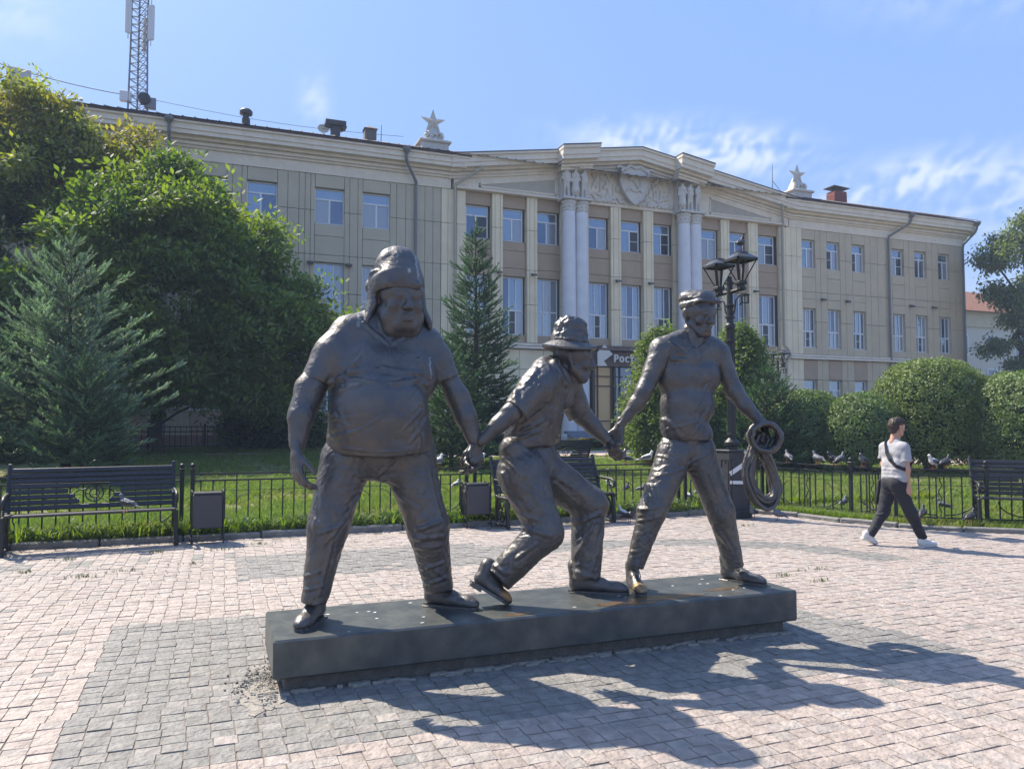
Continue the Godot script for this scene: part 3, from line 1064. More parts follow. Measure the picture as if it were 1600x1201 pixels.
	# ------- columns in pairs with carved figures above them
	for cx in [18.62, 19.42, 26.35, 27.15]:
		var g := Geo.new()
		g.lathe(Vector3.ZERO, [Vector2(0.50, 0.3), Vector2(0.50, 0.75), Vector2(0.43, 0.85), Vector2(0.42, 4.0), Vector2(0.40, 9.0), Vector2(0.375, 13.55)], 24)
		var colm := part("column", g, white, bld, V(cx, 0.1, -39.42))
		var cg := Geo.new()
		cg.lathe(Vector3.ZERO, [Vector2(0.375, 13.55), Vector2(0.41, 13.6), Vector2(0.39, 13.68), Vector2(0.39, 13.95), Vector2(0.44, 14.05), Vector2(0.46, 14.15), Vector2(0.0, 14.16)], 24)
		for i in 10:
			var an := TAU * i / 10.0
			cg.ball(V(cos(an) * 0.39, 13.82, sin(an) * 0.39), V(0.07, 0.07, 0.07), 8, 5)
		part("capital", cg, stone, colm)
	for b in [[18.1, 19.95], [25.85, 27.68]]:
		var g := Geo.new()
		g.box(V((b[0] + b[1]) * 0.5, 15.36, -39.72), V(b[1] - b[0] - 0.16, 1.86, 0.5))
		g.box(V((b[0] + b[1]) * 0.5, 14.36, -39.42), V(b[1] - b[0] + 0.02, 0.14, 1.0), Basis.IDENTITY, 0.03)
		part("entablature_block", g, stone, bld)
	var figs := []
	for k in 3:
		var v := Vox.new(0.045, 22.0)
		var s := [-1.0, 1.0, 0.6][k] as float
		v.cone(V(0, 1.62, 0.05), V(0, 1.66, 0.05), 0.12, 0.11)
		v.cone(V(0, 1.4, 0), V(0, 1.0, 0), 0.17, 0.15)
		v.cone(V(-0.16, 1.4, 0), V(0.16, 1.4, 0), 0.09, 0.09)
		v.cone(V(0.17 * s, 1.38, 0), V(0.26 * s, 1.1, 0.08), 0.075, 0.06)
		v.cone(V(0.26 * s, 1.1, 0.08), V(0.1 * s, 1.25, 0.2), 0.06, 0.05)
		v.cone(V(-0.18 * s, 1.38, 0), V(-0.25 * s, 0.95, 0.06), 0.075, 0.055)
		if k == 1: v.cone(V(0, 1.0, 0), V(0, 0.45, 0.02), 0.15, 0.25)
		for q in [-1.0, 1.0]: v.cone(V(q * 0.09, 0.95, 0), V(q * 0.12, 0.08, 0.03 * q), 0.11, 0.07)
		for q in [-1.0, 1.0]: v.cone(V(q * 0.12, 0.06, 0), V(q * 0.15, 0.05, 0.15), 0.07, 0.06)
		var g := Geo.new()
		v.build(g)
		figs.append(g.mesh())
	for b in [18.42, 26.17]:
		for k in 3:
			var p := part("carved_figure", figs[(k + (1 if b > 20.0 else 0)) % 3], stone, bld, V(b + 0.56 * k, 14.44, -39.28))
			p.scale = V(1.05, 0.98, 1.0)
			p.rotation.y = -0.3 + 0.3 * k
	# ------- the relief with its shield
	var rv := Vox.new(0.04, 26.0)
	var r := RandomNumberGenerator.new()
	r.seed = 12
	rv.cone(V(20.2, 15.0, -40.0), V(25.8, 15.0, -40.0), 0.06, 0.06)
	for i in 150:
		var px := r.randf_range(20.2, 25.75)
		var py := r.randf_range(14.62, 16.62 - 0.158 * absf(px - 23.0))
		var ang := r.randf_range(0.5, 2.4) if py > 15.2 else r.randf_range(-0.5, 0.5) + (PI if r.randf() < 0.5 else 0.0)
		var ln := r.randf_range(0.15, 0.55)
		var q := V(px + cos(ang) * ln, clampf(py + sin(ang) * ln, 14.6, 16.75 - 0.158 * absf(px + cos(ang) * ln - 23.0)), -39.88)
		if q.x < 20.15 or q.x > 25.8: continue
		rv.cone(V(px, py, -39.88), q, r.randf_range(0.03, 0.10), r.randf_range(0.025, 0.06))
	for e in [[20.9, 0.55], [21.4, 0.8], [21.75, 0.6], [24.55, 0.75], [24.75, 0.9], [25.0, 0.6]]:
		rv.cone(V(e[0], 15.1, -39.88), V(e[0], 15.1 + e[1], -39.88), 0.1, 0.08)
	for sgn in [-1.0, 1.0]:
		for i in 9:
			var px: float = 23.0 + sgn * (0.5 + i * 0.27)
			rv.cone(V(px, 14.62, -39.85), V(px + sgn * 0.2, 14.8 + 0.12 * sin(i * 2.0), -39.8), 0.09, 0.07)
	var rg := Geo.new()
	rv.build(rg)
	var rel := part("relief", rg, stone, bld)
	var sh := PackedVector2Array([Vector2(-0.2, 1.02), Vector2(-0.62, 0.86), Vector2(-0.95, 0.5), Vector2(-0.98, 0.1), Vector2(-0.78, -0.45), Vector2(-0.4, -0.95), Vector2(-0.05, -1.22), Vector2(0.05, -1.22), Vector2(0.4, -0.95), Vector2(0.78, -0.45), Vector2(0.98, 0.1), Vector2(0.95, 0.5), Vector2(0.62, 0.86), Vector2(0.2, 1.02), Vector2(0, 0.95)])
	var sgeo := Geo.new()
	sgeo.extrude(sh, -0.25, 0.0)
	var rimp := []
	for p in sh: rimp.append(V(p.x, p.y, 0.0))
	rimp.append(rimp[0])
	sgeo.tube(rimp, 0.055, 6)
	var shield := part("shield", sgeo, stone, rel, V(23.02, 15.80, -39.5))
	var em := Geo.new()
	var sick := []
	for i in 15:
		var an := lerpf(-2.5, 1.25, i / 14.0)
		sick.append(V(-0.02 + 0.42 * cos(an), 0.02 + 0.46 * sin(an), 0.03))
	em.tube(sick, [0.05, 0.07, 0.08, 0.085, 0.09, 0.09, 0.09, 0.085, 0.08, 0.075, 0.065, 0.055, 0.04, 0.03, 0.01], 6)
	em.tube([V(-0.36, -0.26, 0.03), V(-0.56, -0.48, 0.03)], 0.06, 6)
	em.tube([V(0.44, -0.5, 0.06), V(-0.2, 0.3, 0.06)], 0.06, 6)
	em.box(V(-0.22, 0.34, 0.07), V(0.46, 0.2, 0.14), Basis(Vector3.BACK, 0.62), 0.03)
	part("hammer_and_sickle", em, stone, shield if false else rel, V(23.02, 15.80, -39.5))
	var rib := Geo.new()
	var wav := []
	for i in 25: wav.append(V(lerpf(-1.25, 1.25, i / 24.0), 1.02 - 0.16 * absf(lerpf(-1.25, 1.25, i / 24.0)) + 0.09 * sin(i * 0.9), 0.05))
	rib.tube(wav, 0.08, 6)
	for s in [-1.0, 1.0]:
		rib.tube([V(s * 0.75, 0.86, 0.04), V(s * 0.95, 0.66, 0.1), V(s * 0.82, 0.56, 0.08)], [0.09, 0.08, 0.04], 6)
	part("ribbon", rib, stone, rel, V(23.02, 15.80, -39.5))
	# ------- roof ornaments: stars on blocks
	var starp := PackedVector2Array()
	for i in 10:
		var an := PI * 0.5 + TAU * i / 10.0
		var rr := 0.74 if i % 2 == 0 else 0.29
		starp.append(Vector2(cos(an), sin(an)) * rr)
	for sx in [10.75, 35.65]:
		var g := Geo.new()
		g.box(V(0, 0.3, 0), V(1.5, 0.75, 1.3), Basis.IDENTITY, 0.03)
		g.box(V(0, 0.74, 0), V(1.78, 0.16, 1.56), Basis.IDENTITY, 0.05)
		var ped := part("star_pedestal", g, mat("whitewashed_star", lin(0.58, 0.55, 0.50), 0.85, 0.0, dirtn, 0.5, fine, 0.4), bld, V(sx, 16.05, -40.2))
		var o := Geo.new()
		o.lathe(V(0, 0.80, 0), [Vector2(0.70, 0.0), Vector2(0.64, 0.08), Vector2(0.5, 0.3), Vector2(0.2, 1.0), Vector2(0.0, 1.05)], 4, Basis(UP, PI * 0.25))
		var rr2 := RandomNumberGenerator.new()
		rr2.seed = 8
		for i in 26: o.ball(V(rr2.randf_range(-0.5, 0.5), 0.88 + rr2.randf() * 0.42, 0.30 + rr2.randf() * 0.14), Vector3.ONE * rr2.randf_range(0.06, 0.13), 8, 5)
		part("carved_spire", o, mat("whitewashed_star", Color()), ped)
		var sgm := Geo.new()
		for i in 10:      # a faceted star, ridges to the middle
			var a := starp[i]
			var b := starp[(i + 1) % 10]
			sgm.tri(V(0, 0, 0.2), V(a.x, a.y, 0), V(b.x, b.y, 0))
			sgm.tri(V(0, 0, -0.2), V(b.x, b.y, 0), V(a.x, a.y, 0))
		part("star", sgm, mat("whitewashed_star", Color()), ped, V(0, 1.95, 0.14))
	# ------- chimneys, vents, dish and rods on the roof
	var tin := mat("dark_roof_tin", lin(0.06, 0.055, 0.055), 0.6, 0.3)
	var g1 := Geo.new()
	g1.lathe(Vector3.ZERO, [Vector2(0.22, -1.0), Vector2(0.22, 0.28), Vector2(0.16, 0.34), Vector2(0.16, 0.5), Vector2(0.34, 0.54), Vector2(0.34, 0.72), Vector2(0.25, 0.82), Vector2(0.0, 0.86)], 14)
	part("round_vent", g1, tin, bld, V(1.19, 18.0, -44.0))
	var g2 := Geo.new()
	g2.box(V(0, 0.1, 0), V(0.5, 1.4, 0.5))
	g2.box(V(0, 0.62, 0), V(1.15, 0.3, 0.7), Basis.IDENTITY, 0.02)
	g2.box(V(-0.42, 0.5, 0), V(0.3, 0.3, 0.6), Basis(Vector3.BACK, -0.5)); g2.box(V(0.42, 0.5, 0), V(0.3, 0.3, 0.6), Basis(Vector3.BACK, 0.5))
	part("boxy_vent", g2, tin, bld, V(6.03, 18.05, -44.0))
	var g3 := Geo.new()
	g3.box(V(0, -0.2, 0), V(0.66, 1.4, 0.6))
	g3.lathe(V(0, 0.5, 0), [Vector2(0.56, 0.0), Vector2(0.0, 0.26)], 4, Basis(UP, PI * 0.25))
	part("square_vent", g3, mat("grey_brown_brick", lin(0.12, 0.10, 0.09), 0.8), bld, V(8.02, 18.1, -44.0))
	var g4 := Geo.new()
	g4.box(V(0, -0.3, 0), V(1.15, 1.6, 0.8))
	for i in 6: g4.box(V(0, -0.02 + 0.09 * i - 0.2, 0.0), V(1.18, 0.07, 0.83), Basis.IDENTITY, 0.01)
	part("brick_chimney", g4, mat("red_brick", lin(0.20, 0.06, 0.045), 0.85), bld, V(42.8, 18.2, -44.0))
	var g5 := Geo.new()
	g5.box(V(0, 0.78, 0), V(1.5, 0.05, 1.1), Basis(Vector3.BACK, -0.06))
	g5.box(V(-0.4, 0.62, 0), V(0.05, 0.3, 0.05)); g5.box(V(0.4, 0.62, 0), V(0.05, 0.3, 0.05))
	part("chimney_cover", g5, tin, bld, V(42.8, 18.2, -44.0))
	var dish := Geo.new()
	dish.lathe(Vector3.ZERO, [Vector2(0.0, 0.0), Vector2(0.2, 0.04), Vector2(0.32, 0.12)], 14, Basis(Vector3.RIGHT, 1.2))
	dish.tube([V(0, 0, 0), V(0, -0.6, -0.1)], 0.03, 6)
	part("satellite_dish", dish, mat("dish_cream", lin(0.55, 0.5, 0.4), 0.6), bld, V(5.35, 18.25, -44.0))
	for e in [[8.66, 17.6, 19.0], [36.9, 17.6, 20.1]]:
		part("rod_aerial", Geo.new().tube([V(0, 0, 0), V(0.03, e[2] - e[1], 0)], [0.03, 0.015], 6), tin, bld, V(e[0], e[1], -44.0))
	part("rod_stay", Geo.new().tube([V(36.95, 18.9, -44), V(37.6, 17.8, -43.6)], 0.02, 5), tin, bld)
	var bx := Geo.new()
	bx.box(V(0, -0.3, 0), V(1.05, 1.9, 0.9), Basis(UP, 0.25), 0.05)
	part("roof_box", bx, mat("pale_roof_box", lin(0.5, 0.5, 0.48), 0.7), bld, V(-9.6, 18.55, -44.0))
	part("roof_hatch", Geo.new().box(V(0, 0, 0), V(0.7, 0.8, 0.9), Basis(Vector3.BACK, -0.6)), rust, bld, V(-8.75, 18.1, -44.0))
	# ------- downpipes, bent round the cornice
	var pipe := mat("grey_downpipe", lin(0.17, 0.18, 0.19), 0.5, 0.2)
	var pipe2 := mat("cream_downpipe", lin(0.42, 0.38, 0.30), 0.6)
	for e in [[-2.37, 0.0], [9.76, 0.7], [43.31, -1.3], [50.45, -0.5]]:
		var dp := part("downpipe", Geo.new().tube([V(e[0] - e[1], 15.98, -39.05), V(e[0] - e[1], 15.55, -39.1), V(e[0] - e[1] * 0.9, 15.3, -39.2), V(e[0], 14.5, -39.8), V(e[0], 14.2, -39.86), V(e[0], 0.5, -39.86)], 0.075, 10), pipe, bld)
		part("funnel", Geo.new().lathe(V(e[0] - e[1], 15.72, -39.02), [Vector2(0.08, 0.0), Vector2(0.2, 0.18), Vector2(0.22, 0.32)], 10), pipe, dp)
	for e in [[11.95, 1.2, 0.0], [34.15, -0.5, 0.0]]:
		part("downpipe", Geo.new().tube([V(e[0] + e[1] * 1.2, 15.6, -39.15), V(e[0] + e[1] * 0.9, 15.3, -39.3), V(e[0], 14.6, -39.75), V(e[0], 14.2, -39.82), V(e[0], 6.6, -39.82), V(e[0] + 0.35, 6.3, -39.82), V(e[0] + 0.35, 5.9, -39.62), V(e[0] + 0.1, 5.4, -39.8), V(e[0] + 0.1, 0.5, -39.8)], 0.075, 10), pipe2, bld)

# ---------------------------------------------------------------- trees and shrubs
func leaf_clump(sd: int, count: int, spread: float, size: float, narrow := 0.5, hang := 0.0) -> Geo:
	var r := RandomNumberGenerator.new()
	r.seed = sd
	var g := Geo.new()
	for i in count:
		var d := V(r.randfn(), r.randfn() * 0.7, r.randfn()).normalized()
		var p := d * spread * r.randf_range(0.35, 1.0)
		var l := (d + V(r.randfn() * 0.6, r.randfn() * 0.5 - hang, r.randfn() * 0.6)).normalized()
		var nn := (V(r.randfn() * 0.6, 1.0, r.randfn() * 0.6)).normalized()
		var s := l.cross(nn).normalized()
		var ln := size * r.randf_range(0.7, 1.25)
		var a := p
		var b := p + l * ln * 0.45 + s * ln * narrow * 0.5
		var c := p + l * ln - UP * ln * 0.15
		var e := p + l * ln * 0.45 - s * ln * narrow * 0.5
		var up := s.cross(l)
		g.tri(a, b, c + up * 0.02)
		g.tri(a, c + up * 0.02, e)
	return g

func crown_places(r: RandomNumberGenerator, blobs: Array, density: float, smin: float, smax: float, tints: Array, cols: PackedColorArray) -> Array:
	var out := []
	for b in blobs:
		var rad: Vector3 = b[1]
		var count := int(density * (rad.x * rad.y + rad.y * rad.z + rad.x * rad.z))
		for i in count:
			var d := V(r.randfn(), r.randfn(), r.randfn()).normalized()
			var q: Vector3 = b[0] + V(r.randfn(), r.randfn() - 0.25 * absf(d.x + d.z), r.randfn()) * rad * 0.62
			var s := r.randf_range(smin, smax)
			var bas := Basis(V(r.randfn(), r.randfn(), r.randfn()).normalized(), r.randf() * 0.7) * Basis(UP, r.randf() * TAU)
			out.append(Transform3D(bas.scaled(Vector3.ONE * s), q))
			var t: Color = tints[r.randi() % tints.size()] if b.size() < 3 else b[2]
			var k := r.randf_range(0.72, 1.25)
			cols.append(Color(t.r * k, t.g * k, t.b * k))
	return out

func limb(g: Geo, r: RandomNumberGenerator, from: Vector3, to: Vector3, ra: float, rb: float) -> void:
	var pts := []
	var rad := []
	for i in 7:
		var t := i / 6.0
		var sag := V(r.randfn() * 0.04, 0.16 * sin(t * PI) * (1.0 if to.y > from.y else -0.3), r.randfn() * 0.04) * from.distance_to(to) * (0.0 if i == 0 else 1.0)
		pts.append(from.lerp(to, t) + sag)
		rad.append(lerpf(ra, rb, t))
	g.tube(pts, rad, 7)

func leaf_tree(called: String, label: String, cat: String, at: Vector3, trunk: Array, blobs: Array, leaf: Geo, lm: Material, bark: Material, density: float, smin: float, smax: float, tints: Array, sd: int, group := "") -> Node3D:
	var r := RandomNumberGenerator.new()
	r.seed = sd
	var t := thing(called, label, cat, at, 0.0, group)
	var g := Geo.new()
	for s in trunk:            # stems: [from, to, radius, radius]
		limb(g, r, s[0], s[1], s[2], s[3])
	for b in blobs:            # a limb to each part of the crown, from the nearest stem
		var best := Vector3.ZERO
		var bd := 1e9
		for s in trunk:
			for k in 5:
				var q: Vector3 = s[0].lerp(s[1], 0.35 + 0.16 * k)
				var dd: float = q.distance_to(b[0]) + maxf(0.0, q.y - b[0].y) * 2.0
				if dd < bd:
					bd = dd
					best = q
		limb(g, r, best, b[0], 0.022 + 0.007 * minf(bd, 4.0), 0.01)
		for k in 2:
			var d := V(r.randfn(), r.randfn(), r.randfn()).normalized()
			limb(g, r, best.lerp(b[0], 0.7), b[0] + d * b[1] * 0.8, 0.022, 0.006)
	part("trunk", g, bark, t)
	var cols := PackedColorArray()
	var pl := crown_places(r, blobs, density, smin, smax, tints, cols)
	scatter("crown", leaf, lm, pl, t, cols)
	return t

func twig_mesh(sd: int, needle: float) -> Geo:
	var r := RandomNumberGenerator.new()
	r.seed = sd
	var g := Geo.new()
	g.col = Color(0.55, 0.5, 0.42)
	g.tube([V(0, 0, 0), V(0, 0.01, -0.17), V(0, 0.03, -0.34)], [0.008, 0.006, 0.003], 4, false)
	g.col = Color.WHITE
	for i in 30:
		var t := (i + r.randf()) / 30.0
		var p := V(0, 0.03 * t * t, -0.34 * t)
		var an := r.randf() * TAU
		var d := (V(cos(an), sin(an) * 0.8 + 0.2, -0.9 - t * 0.7)).normalized()
		var s := d.cross(V(r.randfn(), r.randfn(), r.randfn())).normalized() * 0.014
		g.tri(p - s, p + s, p + d * needle * r.randf_range(0.8, 1.2))
	return g

func spruce(label: String, at: Vector3, tall: float, wide: float, whorls: int, per: int, tint: Color, sd: int, twig: Geo, m: Material, bark: Material, low := 0.06, lean := 0.55) -> Node3D:
	var r := RandomNumberGenerator.new()
	r.seed = sd
	var t := thing("spruce_tree", label, "tree", at)
	var g := Geo.new()
	g.tube([V(0, -0.1, 0), V(0.03, tall * 0.4, 0), V(0.0, tall * 0.97, 0)], [tall * 0.018 + 0.02, tall * 0.011, 0.008], 8)
	var pl := []
	var cols := PackedColorArray()
	for w in whorls:
		var f := (w + 0.5) / whorls
		var y := tall * lerpf(low, 0.965, pow(f, 0.92))
		var reach := wide * 0.5 * pow(1.0 - f, 0.8) * r.randf_range(0.82, 1.1) + 0.10
		if f < 0.12: reach *= 0.85
		var n := maxi(4, int(per * (1.0 - 0.5 * f)))
		var ph := r.randf() * TAU
		for b in n:
			var an := ph + TAU * (b + r.randf_range(-0.3, 0.3)) / n
			var out := V(cos(an), 0, sin(an))
			var ln := reach * r.randf_range(0.72, 1.16)
			var p0 := V(0, y + r.randf_range(-0.1, 0.1), 0)
			var dip := lerpf(-0.18, lean, f)
			var pts := []
			var rad := []
			for k in 6:
				var u := k / 5.0
				pts.append(p0 + out * ln * u + UP * ln * (dip * u + 0.32 * u * u * (1.0 - f * 0.4)))
				rad.append(lerpf(0.006 + ln * 0.010, 0.004, u))
			g.tube(pts, rad, 5, false)
			var steps := maxi(3, int(ln / 0.15))
			for k in steps:
				var u := lerpf(0.16, 1.0, (k + r.randf()) / steps)
				var q: Vector3 = p0 + out * ln * u + UP * ln * (dip * u + 0.32 * u * u * (1.0 - f * 0.4))
				var fw: Vector3 = (out + UP * (dip + 0.64 * u * (1.0 - f * 0.4))).normalized()
				for sgn in ([-1.0, 1.0, 0.0] if u < 0.93 else [0.0, -0.6, 0.6]):
					if sgn == 0.0 and u < 0.93 and r.randf() < 0.55: continue
					var yaw: float = sgn * r.randf_range(0.55, 1.05)
					var dir := (fw.rotated(UP, yaw) + V(0, r.randf_range(-0.28, 0.22), 0)).normalized()
					var sc := r.randf_range(0.75, 1.2) * (1.0 + 0.55 * (1.0 - u) * minf(ln, 1.6)) * (0.8 if f > 0.85 else 1.0)
					pl.append(Transform3D(Basis.looking_at(dir, UP).rotated(dir, r.randfn() * 0.4).scaled(Vector3.ONE * sc), q))
					var kk := r.randf_range(0.7, 1.3) * (1.45 if u > 0.82 else 0.95)
					cols.append(Color(tint.r * kk, tint.g * kk, tint.b * kk))
	for k in 6:      # the leader
		pl.append(Transform3D(Basis.looking_at((UP + V(r.randfn(), 0, r.randfn()) * 0.25).normalized(), Vector3.RIGHT).scaled(Vector3.ONE * 1.1), V(0, tall * (0.9 + 0.02 * k), 0)))
		cols.append(tint)
	part("trunk", g, bark, t)
	scatter("crown", twig, m, pl, t, cols)
	return t

func clipped_bush(label: String, at: Vector3, rx: float, ry: float, top: float, sd: int, leaf: Geo, lm: Material, tint: Color, square := 2.6) -> void:
	var r := RandomNumberGenerator.new()
	r.seed = sd
	var t := thing("clipped_bush", label, "bush", at, 0.0, "dome clipped bushes behind the fence")
	var pl := []
	var cols := PackedColorArray()
	var cy := top * 0.52
	var n := FastNoiseLite.new()
	n.seed = sd; n.frequency = 0.9
	var count := int(1500 * rx * ry)
	for i in count:
		var d := V(r.randfn(), r.randfn(), r.randfn()).normalized()
		var e: float = pow(pow(absf(d.x), square) + pow(absf(d.y), square) + pow(absf(d.z), square), -1.0 / square)
		var wob := 1.0 + 0.05 * n.get_noise_3d(d.x * 2.0, d.y * 2.0, d.z * 2.0) - 0.10 * r.randf() * r.randf()
		if r.randf() < 0.02: wob += 0.03
		var q: Vector3 = d * e * V(rx, cy, ry) * wob + UP * cy
		if q.y < 0.35: continue
		var nrm := (d / V(rx, cy, ry)).normalized()
		var bas := Basis(Quaternion(UP, nrm)) * Basis(UP, r.randf() * TAU) * Basis(Vector3.RIGHT, r.randfn() * 0.35)
		pl.append(Transform3D(bas.scaled(Vector3.ONE * r.randf_range(0.75, 1.25)), q))
		var k := r.randf_range(0.7, 1.25)
		cols.append(Color(tint.r * k, tint.g * k, tint.b * k))
	scatter("foliage", leaf, lm, pl, t, cols)
	var g := Geo.new()
	for i in 9:
		var an := TAU * i / 9.0
		limb(g, r, V(cos(an) * 0.15, -0.05, sin(an) * 0.15), V(cos(an) * rx * 0.6, top * 0.6, sin(an) * ry * 0.6), 0.05, 0.015)
	part("stem", g, mats["bark_grey"], t)
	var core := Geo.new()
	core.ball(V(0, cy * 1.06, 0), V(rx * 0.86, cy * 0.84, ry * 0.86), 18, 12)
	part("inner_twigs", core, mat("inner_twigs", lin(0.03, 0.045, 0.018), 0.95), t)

func vegetation() -> void:
	var bark := mat("bark_grey", lin(0.17, 0.15, 0.12), 0.9, 0.0, noise_tex(71, 0.05, Color(0.55, 0.5, 0.45), Color(1, 1, 1), 4), 1.2, noise_tex(72, 0.06, Color(), Color(), 4, 256, true, 8.0), 0.7)
	var bark_b := mat("bark_brown", lin(0.10, 0.075, 0.055), 0.95, 0.0, noise_tex(71, 0.05, Color(0.55, 0.5, 0.45), Color(1, 1, 1), 4), 1.5)
	var lm := leafy("maple_leaf", Color.WHITE, Color(0.95, 1.0, 0.40), 0.62)
	var big := leaf_clump(5, 12, 0.30, 0.25, 0.40, 0.3)
	var g1 := Color(0.150, 0.225, 0.060)
	var g2 := Color(0.20, 0.275, 0.07)
	var g3 := Color(0.11, 0.18, 0.065)
	var yel := Color(0.31, 0.33, 0.11)
	var yel2 := Color(0.33, 0.29, 0.115)
	var r := RandomNumberGenerator.new()
	r.seed = 19
	# the big ash-leaved maple before the left wing
	var blobs := []
	var want := [V(4.6, 4.6, 1.6), V(4.8, 6.1, 0.8), V(3.9, 7.4, 0.4), V(3.2, 8.7, 0.0), V(1.9, 9.7, 0.2), V(0.4, 10.4, 0.0), V(-0.9, 9.9, 0.6), V(3.4, 5.3, 2.0), V(2.2, 6.4, 2.6), V(2.6, 7.9, 1.6), V(1.2, 8.5, 2.2), V(-0.4, 8.6, 2.4), V(-1.7, 8.4, 2.0), V(-2.6, 7.4, 2.0), V(-2.0, 9.0, 0.8), V(0.2, 7.2, 3.0), V(-1.4, 6.6, 3.0), V(4.2, 3.5, 1.4), V(3.0, 3.4, 2.2), V(5.5, 5.2, 0.2), V(2.4, 4.6, 2.4), V(-3.4, 6.2, 1.6), V(-3.3, 4.8, 2.0), V(1.0, 5.5, -1.6), V(3.4, 6.0, -1.8), V(-1.2, 7.6, -1.8), V(1.8, 8.6, -1.6), V(5.9, 4.2, 0.4), V(4.4, 2.5, 1.0), V(-2.2, 5.2, -1.5), V(3.6, 4.4, -1.6), V(1.5, 4.6, -2.2), V(-0.2, 5.0, -2.4), V(-1.6, 3.3, 1.5), V(0.4, 3.1, 2.0), V(1.7, 2.9, 2.0), V(3.0, 2.2, 1.5), V(-0.6, 4.3, 2.4), V(1.1, 4.2, 2.6), V(2.2, 2.2, 1.2)]
	for p in want:
		if p.z < -1.0: continue
		for k in 5:
			var s := r.randf_range(0.7, 1.15)
			var q: Vector3 = p * V(0.94, 0.97, 1.0) + V(r.randfn() * 0.62, r.randfn() * 0.45, r.randfn() * 0.5)
			blobs.append([q, V(0.78, 0.40, 0.72) * s, [g1, g1, g2, g2, g3, Color(0.17, 0.23, 0.06)][r.randi() % 6]])
	leaf_tree("maple_tree", "large green leafy tree with forked trunk before the left wing", "tree", V(-2.0, rise(-31.5), -31.5), [[V(0, 0, 0), V(0.25, 3.3, 0), 0.24, 0.18], [V(0.25, 3.3, 0), V(0.5, 8.6, 0.1), 0.16, 0.05], [V(0.25, 3.3, 0), V(3.0, 5.4, 0.7), 0.13, 0.06], [V(0.2, 2.6, 0), V(-2.2, 7.0, 0.8), 0.12, 0.05]], blobs, big, lm, bark, 54.0, 0.7, 1.3, [g1, g1, g2, g2, g3, Color(0.12, 0.20, 0.035)], 101)
	# the yellowing tree behind it to the left
	blobs = []
	for i in 130:
		var an := r.randf() * TAU
		var yy := r.randf_range(3.5, 12.6)
		var rr := 4.4 * sqrt(clampf(1.0 - pow((yy - 7.0) / 6.4, 2.0), 0.05, 1.0)) * r.randf_range(0.6, 1.0)
		var p := V(cos(an) * rr, yy, sin(an) * rr * 0.6)
		if p.x > 1.0: p.y = minf(p.y, 12.6 - p.x * 0.62)
		var s := r.randf_range(0.75, 1.15)
		blobs.append([p, V(0.8, 0.45, 0.75) * s, [yel, yel2, Color(0.15, 0.18, 0.04), Color(0.11, 0.16, 0.035)][r.randi() % 4]] if yy > 8.2 else [p, V(0.85, 0.5, 0.8) * s])
	for p in [V(0.6, 14.8, 0), V(-0.6, 15.4, 0.2), V(1.6, 14.3, 0.4), V(2.6, 13.7, 0.6), V(3.4, 13.1, 0.6), V(4.2, 12.6, 0.7), V(5.0, 12.1, 0.8), V(5.8, 11.6, 0.8), V(6.6, 11.0, 0.8), V(7.4, 10.4, 0.6), V(8.2, 9.9, 0.4), V(2.2, 12.2, 1.2), V(3.8, 11.2, 1.3), V(5.4, 10.4, 1.3), V(6.6, 9.6, 1.0), V(0.8, 12.6, 1.4), V(1.6, 11.0, 1.6), V(-2.0, 14.8, 0), V(-3.5, 14.0, 0.3)]:
		for k in 4: blobs.append([p + V(r.randfn() * 0.5, r.randfn() * 0.4 - 1.75, r.randfn() * 0.5), V(0.7, 0.42, 0.65), [yel, yel2, Color(0.22, 0.24, 0.06)][r.randi() % 3]])
	leaf_tree("maple_tree", "tall tree with yellowing top behind the green one at far left", "tree", V(-6.6, rise(-35.0), -35.2), [[V(0, 0, 0), V(0.2, 4.0, 0), 0.3, 0.2], [V(0.2, 4.0, 0), V(-0.2, 12.5, 0), 0.2, 0.05], [V(0.2, 4.0, 0), V(4.2, 9.0, 0.6), 0.15, 0.05], [V(0.1, 3.5, 0), V(-3.4, 9.0, 0.4), 0.15, 0.05]], blobs, big, lm, bark, 52.0, 0.7, 1.3, [g3, g1, g3, g1], 102)
	# dark bushes under the maple
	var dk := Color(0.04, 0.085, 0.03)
	blobs = []
	for i in 11: blobs.append([V(r.randf_range(-1.5, 1.5), r.randf_range(0.5, 2.5), r.randf_range(-0.9, 0.9)), V(0.7, 0.65, 0.7)])
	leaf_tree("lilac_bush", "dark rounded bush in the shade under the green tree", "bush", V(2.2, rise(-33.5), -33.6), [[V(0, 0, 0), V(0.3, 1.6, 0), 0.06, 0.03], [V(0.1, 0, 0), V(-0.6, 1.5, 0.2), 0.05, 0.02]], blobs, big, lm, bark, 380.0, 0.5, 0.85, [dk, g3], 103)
	blobs = []
	for i in 16: blobs.append([V(r.randf_range(-2.4, 2.4), r.randf_range(0.5, 3.6), r.randf_range(-0.9, 0.9)), V(0.8, 0.8, 0.8)])
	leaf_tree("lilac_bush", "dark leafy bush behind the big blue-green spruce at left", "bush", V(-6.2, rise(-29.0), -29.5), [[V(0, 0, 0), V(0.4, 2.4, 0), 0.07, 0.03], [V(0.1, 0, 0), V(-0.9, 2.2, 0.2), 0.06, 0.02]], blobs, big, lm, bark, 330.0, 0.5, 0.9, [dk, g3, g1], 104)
	# spruces
	var tw := twig_mesh(3, 0.062)
	var sm := leafy("spruce_needle", Color.WHITE, Color(0.7, 0.8, 0.55), 0.6)
	spruce("broad blue-green spruce behind the left bench", V(-3.75, rise(-23.0), -23.4), 6.45, 5.6, 17, 9, Color(0.24, 0.31, 0.23), 201, tw, sm, bark_b, 0.04, 0.75)
